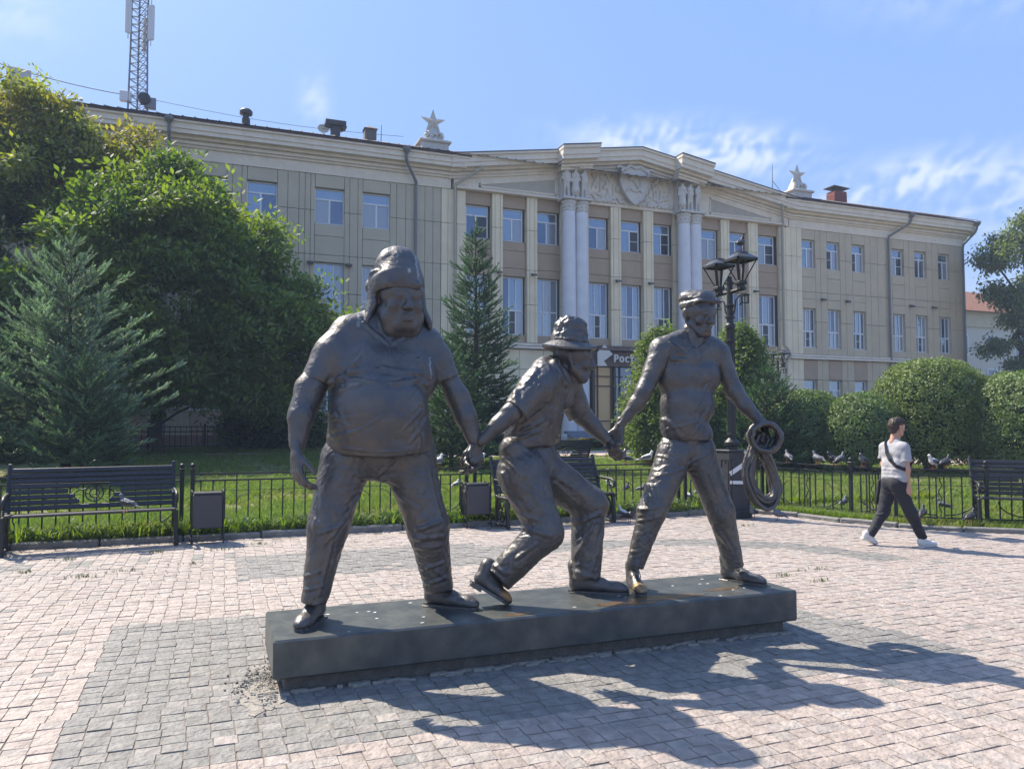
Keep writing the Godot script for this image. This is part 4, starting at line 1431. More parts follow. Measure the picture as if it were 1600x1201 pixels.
	spruce("small young spruce at the left edge beside the broad one", V(-5.9, rise(-22.0), -22.6), 4.3, 3.6, 13, 9, Color(0.16, 0.23, 0.14), 202, tw, sm, bark_b, 0.04, 0.7)
	spruce("short young spruce right in front of the broad spruce", V(-3.0, rise(-21.0), -21.0), 3.0, 2.6, 11, 9, Color(0.12, 0.18, 0.10), 206, tw, sm, bark_b, 0.04, 0.7)
	spruce("slender dark spruce between the capped and hatted bronze men", V(7.85, rise(-23.8), -23.8), 7.9, 3.5, 25, 9, Color(0.105, 0.17, 0.10), 203, tw, sm, bark_b, 0.03, 0.5)
	spruce("small spruce at the foot of the slender one, to its left", V(6.6, rise(-22.0), -22.3), 3.6, 2.7, 13, 9, Color(0.09, 0.155, 0.07), 204, tw, sm, bark_b, 0.03, 0.6)
	spruce("low dark spruce behind the lamp post and rope", V(15.9, rise(-19.5), -19.4), 3.1, 2.9, 12, 9, Color(0.08, 0.14, 0.07), 205, tw, sm, bark_b, 0.03, 0.6)
	# young broadleaved trees before the entrance
	var mid := leaf_clump(6, 14, 0.22, 0.115, 0.6, 0.2)
	for e in [[V(13.95, 0, -22.4), 4.5, 0.92, "young bright green tree between the hatted and thin bronze men", 301], [V(16.9, 0, -22.0), 4.75, 1.15, "young green tree behind the street lamp", 302]]:
		blobs = []
		for i in 22:
			var f := i / 21.0
			var an := i * 2.4
			var w: float = e[2] * pow(1.0 - f, 0.65) * r.randf_range(0.55, 0.95)
			blobs.append([V(cos(an) * w, lerpf(1.0, e[1] - 0.3, f), sin(an) * w), V(0.55, 0.5, 0.55) * lerpf(1.15, 0.62, f)])
		var at: Vector3 = e[0]
		leaf_tree("linden_tree", e[3], "tree", at + UP * rise(at.z), [[V(0, 0, 0), V(0.05, e[1] * 0.9, 0), 0.09, 0.02]], blobs, mid, lm, bark, 520.0, 0.7, 1.25, [Color(0.15, 0.215, 0.07), Color(0.185, 0.25, 0.08), Color(0.11, 0.17, 0.06)], e[4])
	# clipped domes
	var bl := leaf_clump(8, 12, 0.10, 0.075, 0.62, 0.0)
	var blm := leafy("bush_leaf", Color.WHITE, Color(0.7, 0.8, 0.25), 0.62)
	clipped_bush("clipped bush next to the lamp, left of the four domes", V(17.5, rise(-19.4), -19.6), 1.35, 1.2, 2.45, 401, bl, blm, Color(0.155, 0.22, 0.085), 2.3)
	clipped_bush("smallest clipped bush dome, round and low, left of the tall one", V(18.3, rise(-17.8), -18.0), 1.12, 1.1, 2.35, 402, bl, blm, Color(0.17, 0.235, 0.09), 2.2)
	clipped_bush("tallest clipped bush dome, behind the walking man", V(20.5, rise(-17.2), -17.4), 1.58, 1.5, 3.35, 403, bl, blm, Color(0.19, 0.245, 0.08), 2.7)
	clipped_bush("clipped bush dome cut by the right edge of the picture", V(21.9, rise(-15.0), -15.4), 1.6, 1.6, 2.95, 404, bl, blm, Color(0.185, 0.245, 0.095), 2.4)
	clipped_bush("low clipped bush at far right behind the bench", V(24.6, rise(-18.0), -18.5), 1.3, 1.2, 2.0, 405, bl, blm, Color(0.155, 0.215, 0.085), 2.3)
	# the tall tree at the right edge and trees of the street behind
	blobs = []
	for e in [V(0.3, 16.2, 0), V(-1.0, 15.0, 0), V(1.6, 15.4, 0.3), V(2.8, 14.2, 0), V(-2.4, 13.8, 0.3), V(-3.0, 12.6, 0), V(0.6, 13.6, 0.6), V(2.4, 12.2, 0), V(3.8, 12.8, 0.4), V(-3.4, 10.4, 0.2), V(-2.0, 9.6, 0.4), V(-0.8, 11.0, 0.4), V(0.9, 10.0, 0.6), V(2.9, 9.6, 0), V(4.2, 10.4, 0.3), V(-1.4, 8.0, 0.6), V(0.4, 7.4, 0.6), V(2.4, 7.0, 0.4), V(-2.8, 6.4, 0.2), V(-1.0, 5.4, 0.6), V(1.4, 5.0, 0.8), V(3.4, 5.4, 0.2), V(-2.2, 4.2, 0.3), V(0.4, 3.6, 0.5), V(4.6, 7.6, 0)]:
		blobs.append([e + V(r.randfn(), r.randfn(), r.randfn()) * 0.3, V(1.05, 0.6, 0.95) * r.randf_range(0.7, 1.1)])
	leaf_tree("poplar_tree", "tall open crowned tree at the right edge beyond the building", "tree", V(53.6, 0.2, -38.0), [[V(0, 0, 0), V(0.3, 8.0, 0), 0.3, 0.2], [V(0.3, 8.0, 0), V(0.4, 15.6, 0), 0.18, 0.05], [V(0.3, 6.5, 0), V(3.2, 12.0, 0), 0.13, 0.05], [V(0.3, 7.5, 0), V(-2.5, 12.8, 0), 0.12, 0.04]], blobs, leaf_clump(9, 12, 0.34, 0.24, 0.5, 0.2), lm, bark_b, 62.0, 0.75, 1.25, [Color(0.14, 0.19, 0.10), Color(0.17, 0.21, 0.11)], 501)
	blobs = []
	for i in 22: blobs.append([V(r.randf_range(-3.0, 3.0), r.randf_range(2.0, 6.0), r.randf_range(-1.5, 1.5)), V(1.1, 0.9, 1.1)])
	leaf_tree("street_tree", "lower dark tree under the tall one at right edge", "tree", V(56.5, 0.2, -34.5), [[V(0, 0, 0), V(0.1, 4.5, 0), 0.16, 0.06]], blobs, leaf_clump(9, 12, 0.34, 0.24, 0.5, 0.2), lm, bark_b, 100.0, 0.6, 1.0, [Color(0.13, 0.18, 0.10), Color(0.15, 0.19, 0.10)], 502)

# ---------------------------------------------------------------- bronze figures
const BRONZE := Color(0.158, 0.154, 0.153)

func bgeo() -> Geo:
	var g := Geo.new()
	g.col = BRONZE
	return g

func strokes(folds: Array, view: Vector3, nz: FastNoiseLite, amp: float, stretch := Vector3.ONE, drape := 0.0) -> Callable:
	return func(p: Vector3, n: Vector3) -> float:
		var d := amp * nz.get_noise_3dv(p)
		if drape > 0.0:
			var w1 := nz.get_noise_3d(p.x * 0.7, p.y * 0.7 + 9.0, p.z * 0.7) * 0.25
			var rn := nz.get_noise_3d((p.x + p.y * 0.35 + w1) * stretch.x, p.y * stretch.y, (p.z - p.y * 0.2 + w1) * stretch.z)
			d += drape * (0.5 - sqrt(rn * rn + 0.006) * 2.0)
		var front := n.dot(view)
		if front > 0.05:
			var w := minf(1.0, front * 2.0)
			for f in folds:
				var a := Vector2(f[0], f[1])
				var ab := Vector2(f[2], f[3]) - a
				var q := Vector2(p.x, p.y) - a
				var t := clampf(q.dot(ab) / maxf(ab.length_squared(), 1e-6), 0.0, 1.0)
				var e: float = (q - ab * t).length() / f[4]
				if e < 4.5:
					d += w * 0.9 * f[5] * (1.0 - 0.55 * t) * (exp(-e * e) - 0.55 * exp(-(e - 1.9) * (e - 1.9)))
		return d

func head(g: Geo, xf: Transform3D, fat: float, mouth := 0.0, cell := 0.0062, paint = null, hairy := false) -> void:
	# a head of ordinary size (0.23 m chin to crown), face to +z, centred between the ears
	var v := Vox.new(cell, 190.0)
	v.cone(V(0, 0.035, -0.018), V(0, 0.035, 0.012), 0.088, 0.085)
	v.cone(V(0, 0.0, 0.03), V(0, -0.065, 0.046), 0.068, 0.045)
	v.cone(V(-0.025, -0.088, 0.062), V(0.025, -0.088, 0.062), 0.022, 0.022)
	v.cone(V(-0.052, -0.045, 0.005), V(-0.022, -0.09, 0.055), 0.03 + 0.012 * fat, 0.024)
	v.cone(V(0.052, -0.045, 0.005), V(0.022, -0.09, 0.055), 0.03 + 0.012 * fat, 0.024)
	if fat > 0.3:
		v.cone(V(-0.042, -0.06, 0.028), V(0.042, -0.06, 0.028), 0.046, 0.046)
		v.cone(V(-0.035, -0.1, 0.022), V(0.035, -0.1, 0.022), 0.045, 0.045)
	v.cone(V(0, -0.05, -0.02), V(0, -0.2, -0.04), 0.052 + 0.016 * fat, 0.062 + 0.02 * fat)
	v.cone(V(-0.045, -0.022, 0.062), V(-0.04, -0.012, 0.068), 0.024, 0.022)
	v.cone(V(0.045, -0.022, 0.062), V(0.04, -0.012, 0.068), 0.024, 0.022)
	v.cone(V(-0.048, 0.034, 0.074), V(0.048, 0.034, 0.074), 0.016, 0.016)
	v.cut(V(-0.034, 0.012, 0.104), V(-0.03, 0.012, 0.104), 0.021, 0.020)
	v.cut(V(0.034, 0.012, 0.104), V(0.03, 0.012, 0.104), 0.021, 0.020)
	v.cone(V(-0.032, 0.011, 0.0775), V(-0.032, 0.011, 0.0775), 0.0135, 0.0135)
	v.cone(V(0.032, 0.011, 0.0775), V(0.032, 0.011, 0.0775), 0.0135, 0.0135)
	v.cone(V(-0.046, 0.018, 0.084), V(-0.02, 0.020, 0.091), 0.005, 0.005)
	v.cone(V(0.046, 0.018, 0.084), V(0.02, 0.020, 0.091), 0.005, 0.005)
	v.cone(V(0, 0.022, 0.09), V(0, -0.022, 0.113), 0.009, 0.0145)
	v.cone(V(-0.014, -0.026, 0.1), V(0.014, -0.026, 0.1), 0.0105, 0.0105)
	v.cone(V(-0.02, -0.052, 0.0925), V(0.02, -0.052, 0.0925), 0.0085, 0.0085)
	v.cone(V(-0.016, -0.066, 0.0915), V(0.016, -0.066, 0.0915), 0.0092, 0.0092)
	v.cut(V(-0.024, -0.059 , 0.106), V(0.024, -0.059, 0.106), 0.005 + mouth, 0.005 + mouth)
	for s in [-1.0, 1.0]:
		v.cone(V(s * 0.086, 0.022, -0.022), V(s * 0.082, -0.03, -0.008), 0.021, 0.012, V(1, 0, -0.35 * s), 0.5)
		v.cut(V(s * 0.105, 0.012, -0.006), V(s * 0.1, -0.008, -0.004), 0.009, 0.007)
	v.build(g, xf, null, paint)

func hand(g: Geo, xf: Transform3D, side: float, curl: float, spread := 1.0, thumb_in := 0.5, cell := 0.0048) -> void:
	# wrist at the origin, fingers towards -y, palm towards +z, thumb on side * +x; 0.19 m long
	var v := Vox.new(cell, 330.0)
	v.cone(V(0, 0.03, 0), V(0, -0.02, 0), 0.026, 0.027, V(0, 0, 1), 0.75)
	for i in 4:
		var x: float = side * [0.030, 0.010, -0.011, -0.031][i]
		v.cone(V(x * 0.55, -0.015, 0), V(x, -0.088 + [0.002, -0.004, 0.0, 0.008][i], 0.001), 0.017, 0.0125)
		var p := V(x, -0.088 + [0.002, -0.004, 0.0, 0.008][i], 0.001)
		var ln: float = [0.043, 0.049, 0.045, 0.034][i]
		var an: float = curl * [0.62, 0.70, 0.74, 0.78][i]
		var tot := 0.0
		for k in 3:
			tot += an * [0.9, 1.25, 0.85][k]
			var d := V(side * (1.5 - i) * 0.05 * spread * (1.0 - 0.4 * curl), -cos(tot), sin(tot)).normalized()
			var q: Vector3 = p + d * ln * [1.0, 0.68, 0.52][k]
			v.cone(p, q, [0.0112, 0.0102, 0.0094][k], [0.0104, 0.0094, 0.0082][k])
			p = q
	v.cone(V(side * 0.016, -0.025, 0.004), V(side * 0.042, -0.052, 0.018), 0.018, 0.0135)
	var t0 := V(side * 0.042, -0.052, 0.018)
	var t1 := t0 + V(side * lerpf(0.026, 0.002, thumb_in), -0.030, 0.012 + 0.012 * thumb_in)
	var t2 := t1 + V(side * lerpf(0.012, -0.018, thumb_in), -0.022, 0.008 + 0.006 * thumb_in)
	v.cone(t0, t1, 0.0125, 0.0115)
	v.cone(t1, t2, 0.0113, 0.009)
	v.build(g, xf)

func frame(y_up: Vector3, palm: Vector3, at: Vector3, s: float) -> Transform3D:   # hand axes: y away from the fingers, z the palm
	var y := y_up.normalized()
	var z := (palm - y * palm.dot(y)).normalized()
	return Transform3D(Basis(y.cross(z), y, z).scaled(Vector3.ONE * s), at)

func facing(dir: Vector3, nod: float, roll: float, at: Vector3, s: float) -> Transform3D:
	var b := Basis.looking_at(-dir, UP) * Basis(Vector3.RIGHT, nod) * Basis(Vector3.BACK, roll)
	return Transform3D(b.scaled(Vector3.ONE * s), at)

func shoe(called: String, parent: Node3D, heel: Vector3, toe: Vector3, s: float, m: Material, up := Vector3.UP, gild := Color(), lift := 0.0, laces := false) -> void:
	# drawn along +z from the heel, then laid from heel to toe
	var ln := heel.distance_to(toe) / s
	var v := Vox.new(0.009 / s, 110.0 * s)
	var ground := V(0, 0.013, 0)
	v.cone(V(0, 0.05, 0.0), V(0, 0.045, ln * 0.45), 0.042, 0.04, V(0, 1, 0), 1.0, ground, V(0, -1, 0))
	v.cone(V(0, 0.042, ln * 0.40), V(0.006, 0.034, ln * 0.78), 0.043, 0.047, V(0, 1, 0), 0.85, ground, V(0, -1, 0))
	v.cone(V(0.006, 0.032, ln * 0.75), V(0.004, 0.028, ln * 0.9), 0.046, 0.038, V(0, 1, 0), 0.8, ground, V(0, -1, 0))
	v.cone(V(0, 0.06, 0.01), V(0, 0.135 + lift, 0.0), 0.046, 0.052)
	v.cone(V(0, 0.10, 0.03), V(0, 0.06, ln * 0.5), 0.034, 0.034)
	var g := bgeo() if m == bronze else Geo.new()
	var z := (toe - heel).normalized()
	var y := (up - z * up.dot(z)).normalized()
	var xf := Transform3D(Basis(y.cross(z), y, z).scaled(Vector3.ONE * s), heel)
	var pnt = null
	if gild.a > 0.0 and gild.r > 0.0:
		pnt = func(p: Vector3, _n: Vector3) -> Color: return BRONZE.lerp(gild, smoothstep(ln * 0.56, ln * 0.78, p.z) * smoothstep(0.02, 0.045, p.y))
	v.build(g, xf, null, pnt)
	if laces:
		for k in 4:
			var zz := ln * (0.30 + 0.07 * k)
			g.tube([xf * V(-0.025, 0.098 - 0.012 * k, zz), xf * V(0, 0.108 - 0.012 * k, zz + 0.004), xf * V(0.025, 0.098 - 0.012 * k, zz + 0.008)], 0.0035 * s, 5)
		for q in [-1.0, 1.0]:
			g.tube([xf * V(0, 0.112, ln * 0.28), xf * V(q * 0.03, 0.125, ln * 0.30), xf * V(q * 0.035, 0.09, ln * 0.36), xf * V(q * 0.02, 0.07, ln * 0.44)], 0.0035 * s, 5)
	var sh := part(called, g, m, parent)
	var so := bgeo() if m == bronze else Geo.new()
	var op := PackedVector2Array()
	for i in 28:
		var an := TAU * i / 28.0
		var t := 0.5 - 0.5 * cos(an)
		var w := lerpf(0.045, 0.053, smoothstep(0.2, 0.75, t)) * pow(maxf(sin(PI * clampf(t, 0.0, 1.0)), 0.0), 0.38)
		op.append(Vector2((w if an < PI else -w) + 0.004 * t, lerpf(-0.047, ln + 0.004, t)))
	so.extrude(op, 0.0, 0.016, xf * Transform3D(Basis(V(1, 0, 0), V(0, 0, 1), V(0, 1, 0)), V(0, 0.0, 0)))
	so.box(xf * V(0, -0.004, 0.0), V(0.085, 0.024, 0.075) * s, xf.basis.orthonormalized(), 0.004)
	part("sole", so, m, sh)

var bronze: StandardMaterial3D
func bronze_mat() -> void:
	var t := noise_tex(81, 0.012, Color(0.74, 0.78, 0.84), Color(1.0, 0.95, 0.88), 5, 512)
	bronze = mat("bronze_patina", Color.WHITE, 0.42, 0.55, t, 0.9, noise_tex(82, 0.06, Color(), Color(), 5, 512, true, 6.0), 0.36)
	var rt := noise_tex(83, 0.02, Color(0.32, 0.32, 0.32), Color(0.56, 0.56, 0.56), 4, 512)
	bronze.roughness = 1.0
	bronze.roughness_texture = rt

func streaks(spots: Array) -> Callable:      # pale droppings that ran down, and the warm worn bronze
	var n := FastNoiseLite.new()
	n.seed = 55; n.frequency = 26.0
	return func(p: Vector3, _m: Vector3) -> Color:
		var c := BRONZE
		for s in spots:
			var q: Vector3 = p - s[0]
			if q.y < 0.0 and q.y > -s[1] and absf(q.x + n.get_noise_1d(p.y) * 0.012) < s[2]:
				c = Color(0.52, 0.52, 0.50).lerp(BRONZE, 0.35 * (-q.y / s[1]))
		return c

func soft_noise(sd: int, f: float) -> FastNoiseLite:
	var n := FastNoiseLite.new()
	n.seed = sd
	n.frequency = f
	n.fractal_octaves = 3
	return n

func big_man() -> void:
	var o := thing("bronze_statue", "bronze statue of a stout man in an ear-flap fur cap, left of three", "statue", V(1.1, 0.32, -5.15), 0.0, "bronze men holding hands on the plinth")
	var t := Vox.new(0.0112, 50.0)
	var s := Vox.new(0.0112, 44.0)
	var b := Vox.new(0.0125, 75.0)
	var tf := []
	var sf := []
	# trousers
	t.cone(V(-0.251,1.085,0.000), V(0.121,1.089,0.000), 0.187, 0.192, V(0,0,1), 0.85)
	t.cone(V(-0.301,1.018,0.000), V(-0.415,0.610,0.050), 0.178, 0.138)
	t.cone(V(-0.415,0.610,0.050), V(-0.508,0.100,0.070), 0.134, 0.089, V(0,0,1), 1.0, V(-0.508,0.124,0.070), V(-0.05,-1.00,0.00))
	t.cone(V(0.130,1.010,0.000), V(0.239,0.590,0.070), 0.188, 0.144)
	t.cone(V(0.239,0.590,0.070), V(0.365,0.068,-0.050), 0.144, 0.103, V(0,0,1), 1.0, V(0.374,0.111,-0.050), V(0.10,-1.00,0.10))
	t.cone(V(-0.094,0.990,0.030), V(-0.051,0.960,0.030), 0.094, 0.086)
	# folds of the trousers
	tf.append([-0.141, 0.879, -0.320, 0.720, 0.011, 0.011])
	tf.append([-0.054, 0.867, 0.150, 0.702, 0.011, 0.011])
	tf.append([-0.197, 0.834, -0.435, 0.529, 0.010, 0.010])
	tf.append([-0.490, 0.959, -0.524, 0.523, 0.008, 0.008])
	tf.append([0.220, 0.984, 0.327, 0.556, 0.009, 0.009])
	tf.append([0.128, 0.449, 0.321, 0.466, 0.013, 0.013])
	tf.append([0.171, 0.363, 0.376, 0.223, 0.011, 0.011])
	tf.append([-0.409, 0.520, -0.477, 0.198, 0.010, 0.010])
	tf.append([-0.125, 0.903, -0.342, 0.980, 0.011, 0.011])
	tf.append([-0.122, 0.886, -0.277, 0.819, 0.011, 0.011])
	tf.append([-0.092, 0.902, 0.129, 0.957, 0.011, 0.011])
	tf.append([-0.066, 0.876, 0.065, 0.808, 0.011, 0.011])
	tf.append([0.142, 0.581, 0.309, 0.633, 0.013, 0.013])
	tf.append([0.128, 0.520, 0.351, 0.526, 0.013, 0.013])
	tf.append([-0.488, 0.584, -0.376, 0.627, 0.012, 0.012])
	tf.append([0.198, 0.299, 0.393, 0.363, 0.011, 0.011])
	tf.append([0.242, 0.197, 0.405, 0.249, 0.011, 0.011])
	tf.append([-0.566, 0.308, -0.459, 0.356, 0.010, 0.010])
	tf.append([-0.558, 0.229, -0.454, 0.256, 0.010, 0.010])
	tf.append([-0.243, 1.055, -0.096, 0.937, 0.010, 0.010])
	tf.append([0.002, 1.051, -0.096, 0.937, 0.011, 0.011])
	# polo shirt over a big belly
	s.cone(V(-0.164,1.766,-0.050), V(0.160,1.758,-0.050), 0.199, 0.186, V(0,0,1), 0.85)
	s.cone(V(-0.257,1.886,-0.070), V(-0.035,1.959,-0.090), 0.125, 0.149)
	s.cone(V(0.232,1.848,-0.070), V(0.077,1.947,-0.090), 0.129, 0.151)
	s.cone(V(-0.164,1.579,0.030), V(0.097,1.584,0.030), 0.247, 0.217, V(0,0,1), 0.85)
	s.cone(V(-0.122,1.364,0.110), V(-0.071,1.343,0.110), 0.303, 0.304, V(0,0,1), 0.92)
	s.cone(V(-0.125,1.246,0.090), V(-0.052,1.152,0.070), 0.304, 0.316, V(0,0,1), 0.92, V(-0.119,1.076,0.150), V(0.03,-1.00,-0.12))
	s.cone(V(-0.220,1.153,0.010), V(0.065,1.150,0.010), 0.213, 0.209, V(0,0,1), 0.90, V(-0.119,1.076,0.150), V(0.03,-1.00,-0.12))
	s.cone(V(-0.281,1.865,-0.050), V(-0.389,1.721,-0.020), 0.137, 0.131)
	s.cone(V(-0.390,1.738,-0.020), V(-0.519,1.505,0.020), 0.131, 0.112, V(0,0,1), 1.0, V(-0.514,1.543,0.000), V(-0.35,-1.00,0.00))
	s.cone(V(0.264,1.816,-0.050), V(0.324,1.717,-0.030), 0.111, 0.107)
	s.cone(V(0.319,1.735,-0.030), V(0.426,1.520,0.020), 0.107, 0.091, V(0,0,1), 1.0, V(0.427,1.584,0.000), V(0.40,-1.00,0.00))
	# folds, collar and placket
	sf.append([-0.206, 1.942, -0.042, 1.798, 0.011, 0.011])
	sf.append([0.159, 1.933, -0.025, 1.799, 0.011, 0.011])
	sf.append([-0.042, 1.781, -0.039, 1.631, 0.007, 0.006])
	sf.append([-0.004, 1.783, -0.006, 1.632, 0.007, 0.006])
	sf.append([-0.318, 1.599, -0.106, 1.628, 0.015, 0.015])
	sf.append([-0.106, 1.628, 0.165, 1.602, 0.015, 0.015])
	sf.append([-0.383, 1.360, -0.317, 1.160, 0.010, 0.010])
	sf.append([0.126, 1.532, -0.071, 1.320, 0.009, 0.009])
	sf.append([0.103, 1.280, 0.133, 1.113, 0.011, 0.011])
	sf.append([-0.253, 1.693, -0.374, 1.567, 0.011, 0.011])
	sf.append([0.150, 1.706, 0.225, 1.579, 0.011, 0.011])
	sf.append([-0.414, 1.541, -0.260, 1.628, 0.012, 0.012])
	sf.append([-0.401, 1.475, -0.265, 1.524, 0.010, 0.010])
	sf.append([-0.438, 1.361, -0.333, 1.248, 0.010, 0.010])
	sf.append([-0.418, 1.184, -0.274, 1.233, 0.012, 0.012])
	sf.append([-0.274, 1.233, -0.131, 1.320, 0.008, 0.008])
	sf.append([-0.423, 1.300, -0.280, 1.320, 0.008, 0.008])
	sf.append([0.208, 1.527, 0.074, 1.581, 0.014, 0.013])
	sf.append([0.179, 1.301, 0.055, 1.157, 0.011, 0.011])
	sf.append([0.132, 1.363, -0.007, 1.232, 0.009, 0.009])
	sf.append([-0.039, 1.119, -0.130, 1.260, 0.008, 0.008])
	sf.append([-0.338, 1.566, -0.109, 1.525, 0.012, 0.012])
	sf.append([-0.068, 1.525, 0.143, 1.567, 0.013, 0.013])
	sf.append([-0.361, 1.119, -0.120, 1.096, 0.008, 0.008])
	sf.append([-0.120, 1.096, 0.126, 1.115, 0.008, 0.008])
	# arms and neck
	b.cone(V(-0.038,1.895,-0.070), V(0.032,2.026,-0.030), 0.158, 0.149)
	b.cone(V(-0.107,1.715,-0.050), V(-0.111,1.109,0.000), 0.130, 0.129)
	b.cone(V(-0.344,1.828,-0.050), V(-0.540,1.496,0.020), 0.085, 0.100)
	b.cone(V(-0.540,1.496,0.020), V(-0.600,1.321,0.080), 0.104, 0.088)
	b.cone(V(-0.600,1.321,0.080), V(-0.626,1.139,0.130), 0.088, 0.057)
	b.cone(V(0.320,1.773,-0.050), V(0.460,1.458,0.030), 0.076, 0.082)
	b.cone(V(0.460,1.458,0.030), V(0.508,1.315,0.070), 0.087, 0.080)
	b.cone(V(0.508,1.315,0.070), V(0.556,1.157,0.110), 0.080, 0.057)
	var view := V(-0.21, 0, 0.977)
	var g := bgeo()
	t.build(g, Transform3D.IDENTITY, strokes(tf, view, soft_noise(1, 4.0), 0.005, V(1.5, 0.35, 1.5), 0.008))
	part("trousers", g, bronze, o)
	g = bgeo()
	s.build(g, Transform3D.IDENTITY, strokes(sf, view, soft_noise(2, 4.5), 0.004, V(0.9, 0.6, 0.9), 0.005), streaks([[V(0.235, 1.72, 0), 0.14, 0.005], [V(-0.235, 2.0, 0), 0.09, 0.01]]))
	part("polo_shirt", g, bronze, o)
	g = bgeo()
	b.build(g, Transform3D.IDENTITY, strokes([], view, soft_noise(3, 7.0), 0.006))
	head(g, facing(V(0.10, 0, 1), 0.10, 0.0, V(0.05, 2.105, 0.02), 1.84), 0.7)
	hand(g, frame(V(-0.02, 1, -0.22), V(0.9, -0.1, -0.35), V(-0.635, 1.10, 0.16), 1.55), -1.0, 0.75, 1.0, 0.2)
	hand(g, frame(V(-0.02, 1, -0.1), V(-0.35, 0, -0.94), V(0.56, 1.15, 0.12), 1.55), 1.0, 0.95, 1.0, 0.8)
	part("body", g, bronze, o)
	# fur cap: dome, turned-up front, hanging flaps
	var c := Vox.new(0.010, 85.0)
	c.cone(V(0.035, 2.235, 0.03), V(0.035, 2.325, 0.0), 0.192, 0.168, V(1, 0, 0), 0.97, V(0.035, 2.165, 0.2), V(0, -1, 0.12))
	c.cone(V(-0.05, 2.20, 0.165), V(0.13, 2.195, 0.18), 0.034, 0.034)
	for q in [-1.0, 1.0]:
		c.cone(V(0.035 + q * 0.165, 2.26, -0.02), V(0.035 + q * 0.168, 2.08, -0.01), 0.052, 0.062, V(1, 0, 0.1 * q), 0.6)
		c.cone(V(0.035 + q * 0.168, 2.08, -0.01), V(0.035 + q * 0.222, 1.95, 0.035), 0.066, 0.04, V(1, 0, 0.2 * q), 0.5)
	c.cone(V(-0.10, 2.22, -0.12), V(0.17, 2.22, -0.12), 0.07, 0.07)
	g = bgeo()
	c.build(g, Transform3D.IDENTITY, strokes([ [-0.13, 2.30, -0.17, 2.28, 0.010, 0.012], [-0.06, 2.46, -0.10, 2.36, 0.02, 0.006], [0.10, 2.46, 0.15, 2.30, 0.02, 0.006]], view, soft_noise(4, 9.0), 0.004), streaks([[V(0.135, 2.47, 0), 0.24, 0.005], [V(0.07, 2.30, 0), 0.03, 0.010], [V(-0.0, 2.44, 0), 0.10, 0.003], [V(0.03, 2.46, 0), 0.05, 0.003]]))
	part("fur_cap", g, bronze, o)
	shoe("shoe", o, V(-0.465, 0.0, -0.05), V(-0.62, 0.0, 0.235), 1.28, bronze)
	shoe("shoe", o, V(0.325, 0.0, -0.14), V(0.585, 0.0, 0.10), 1.28, bronze)

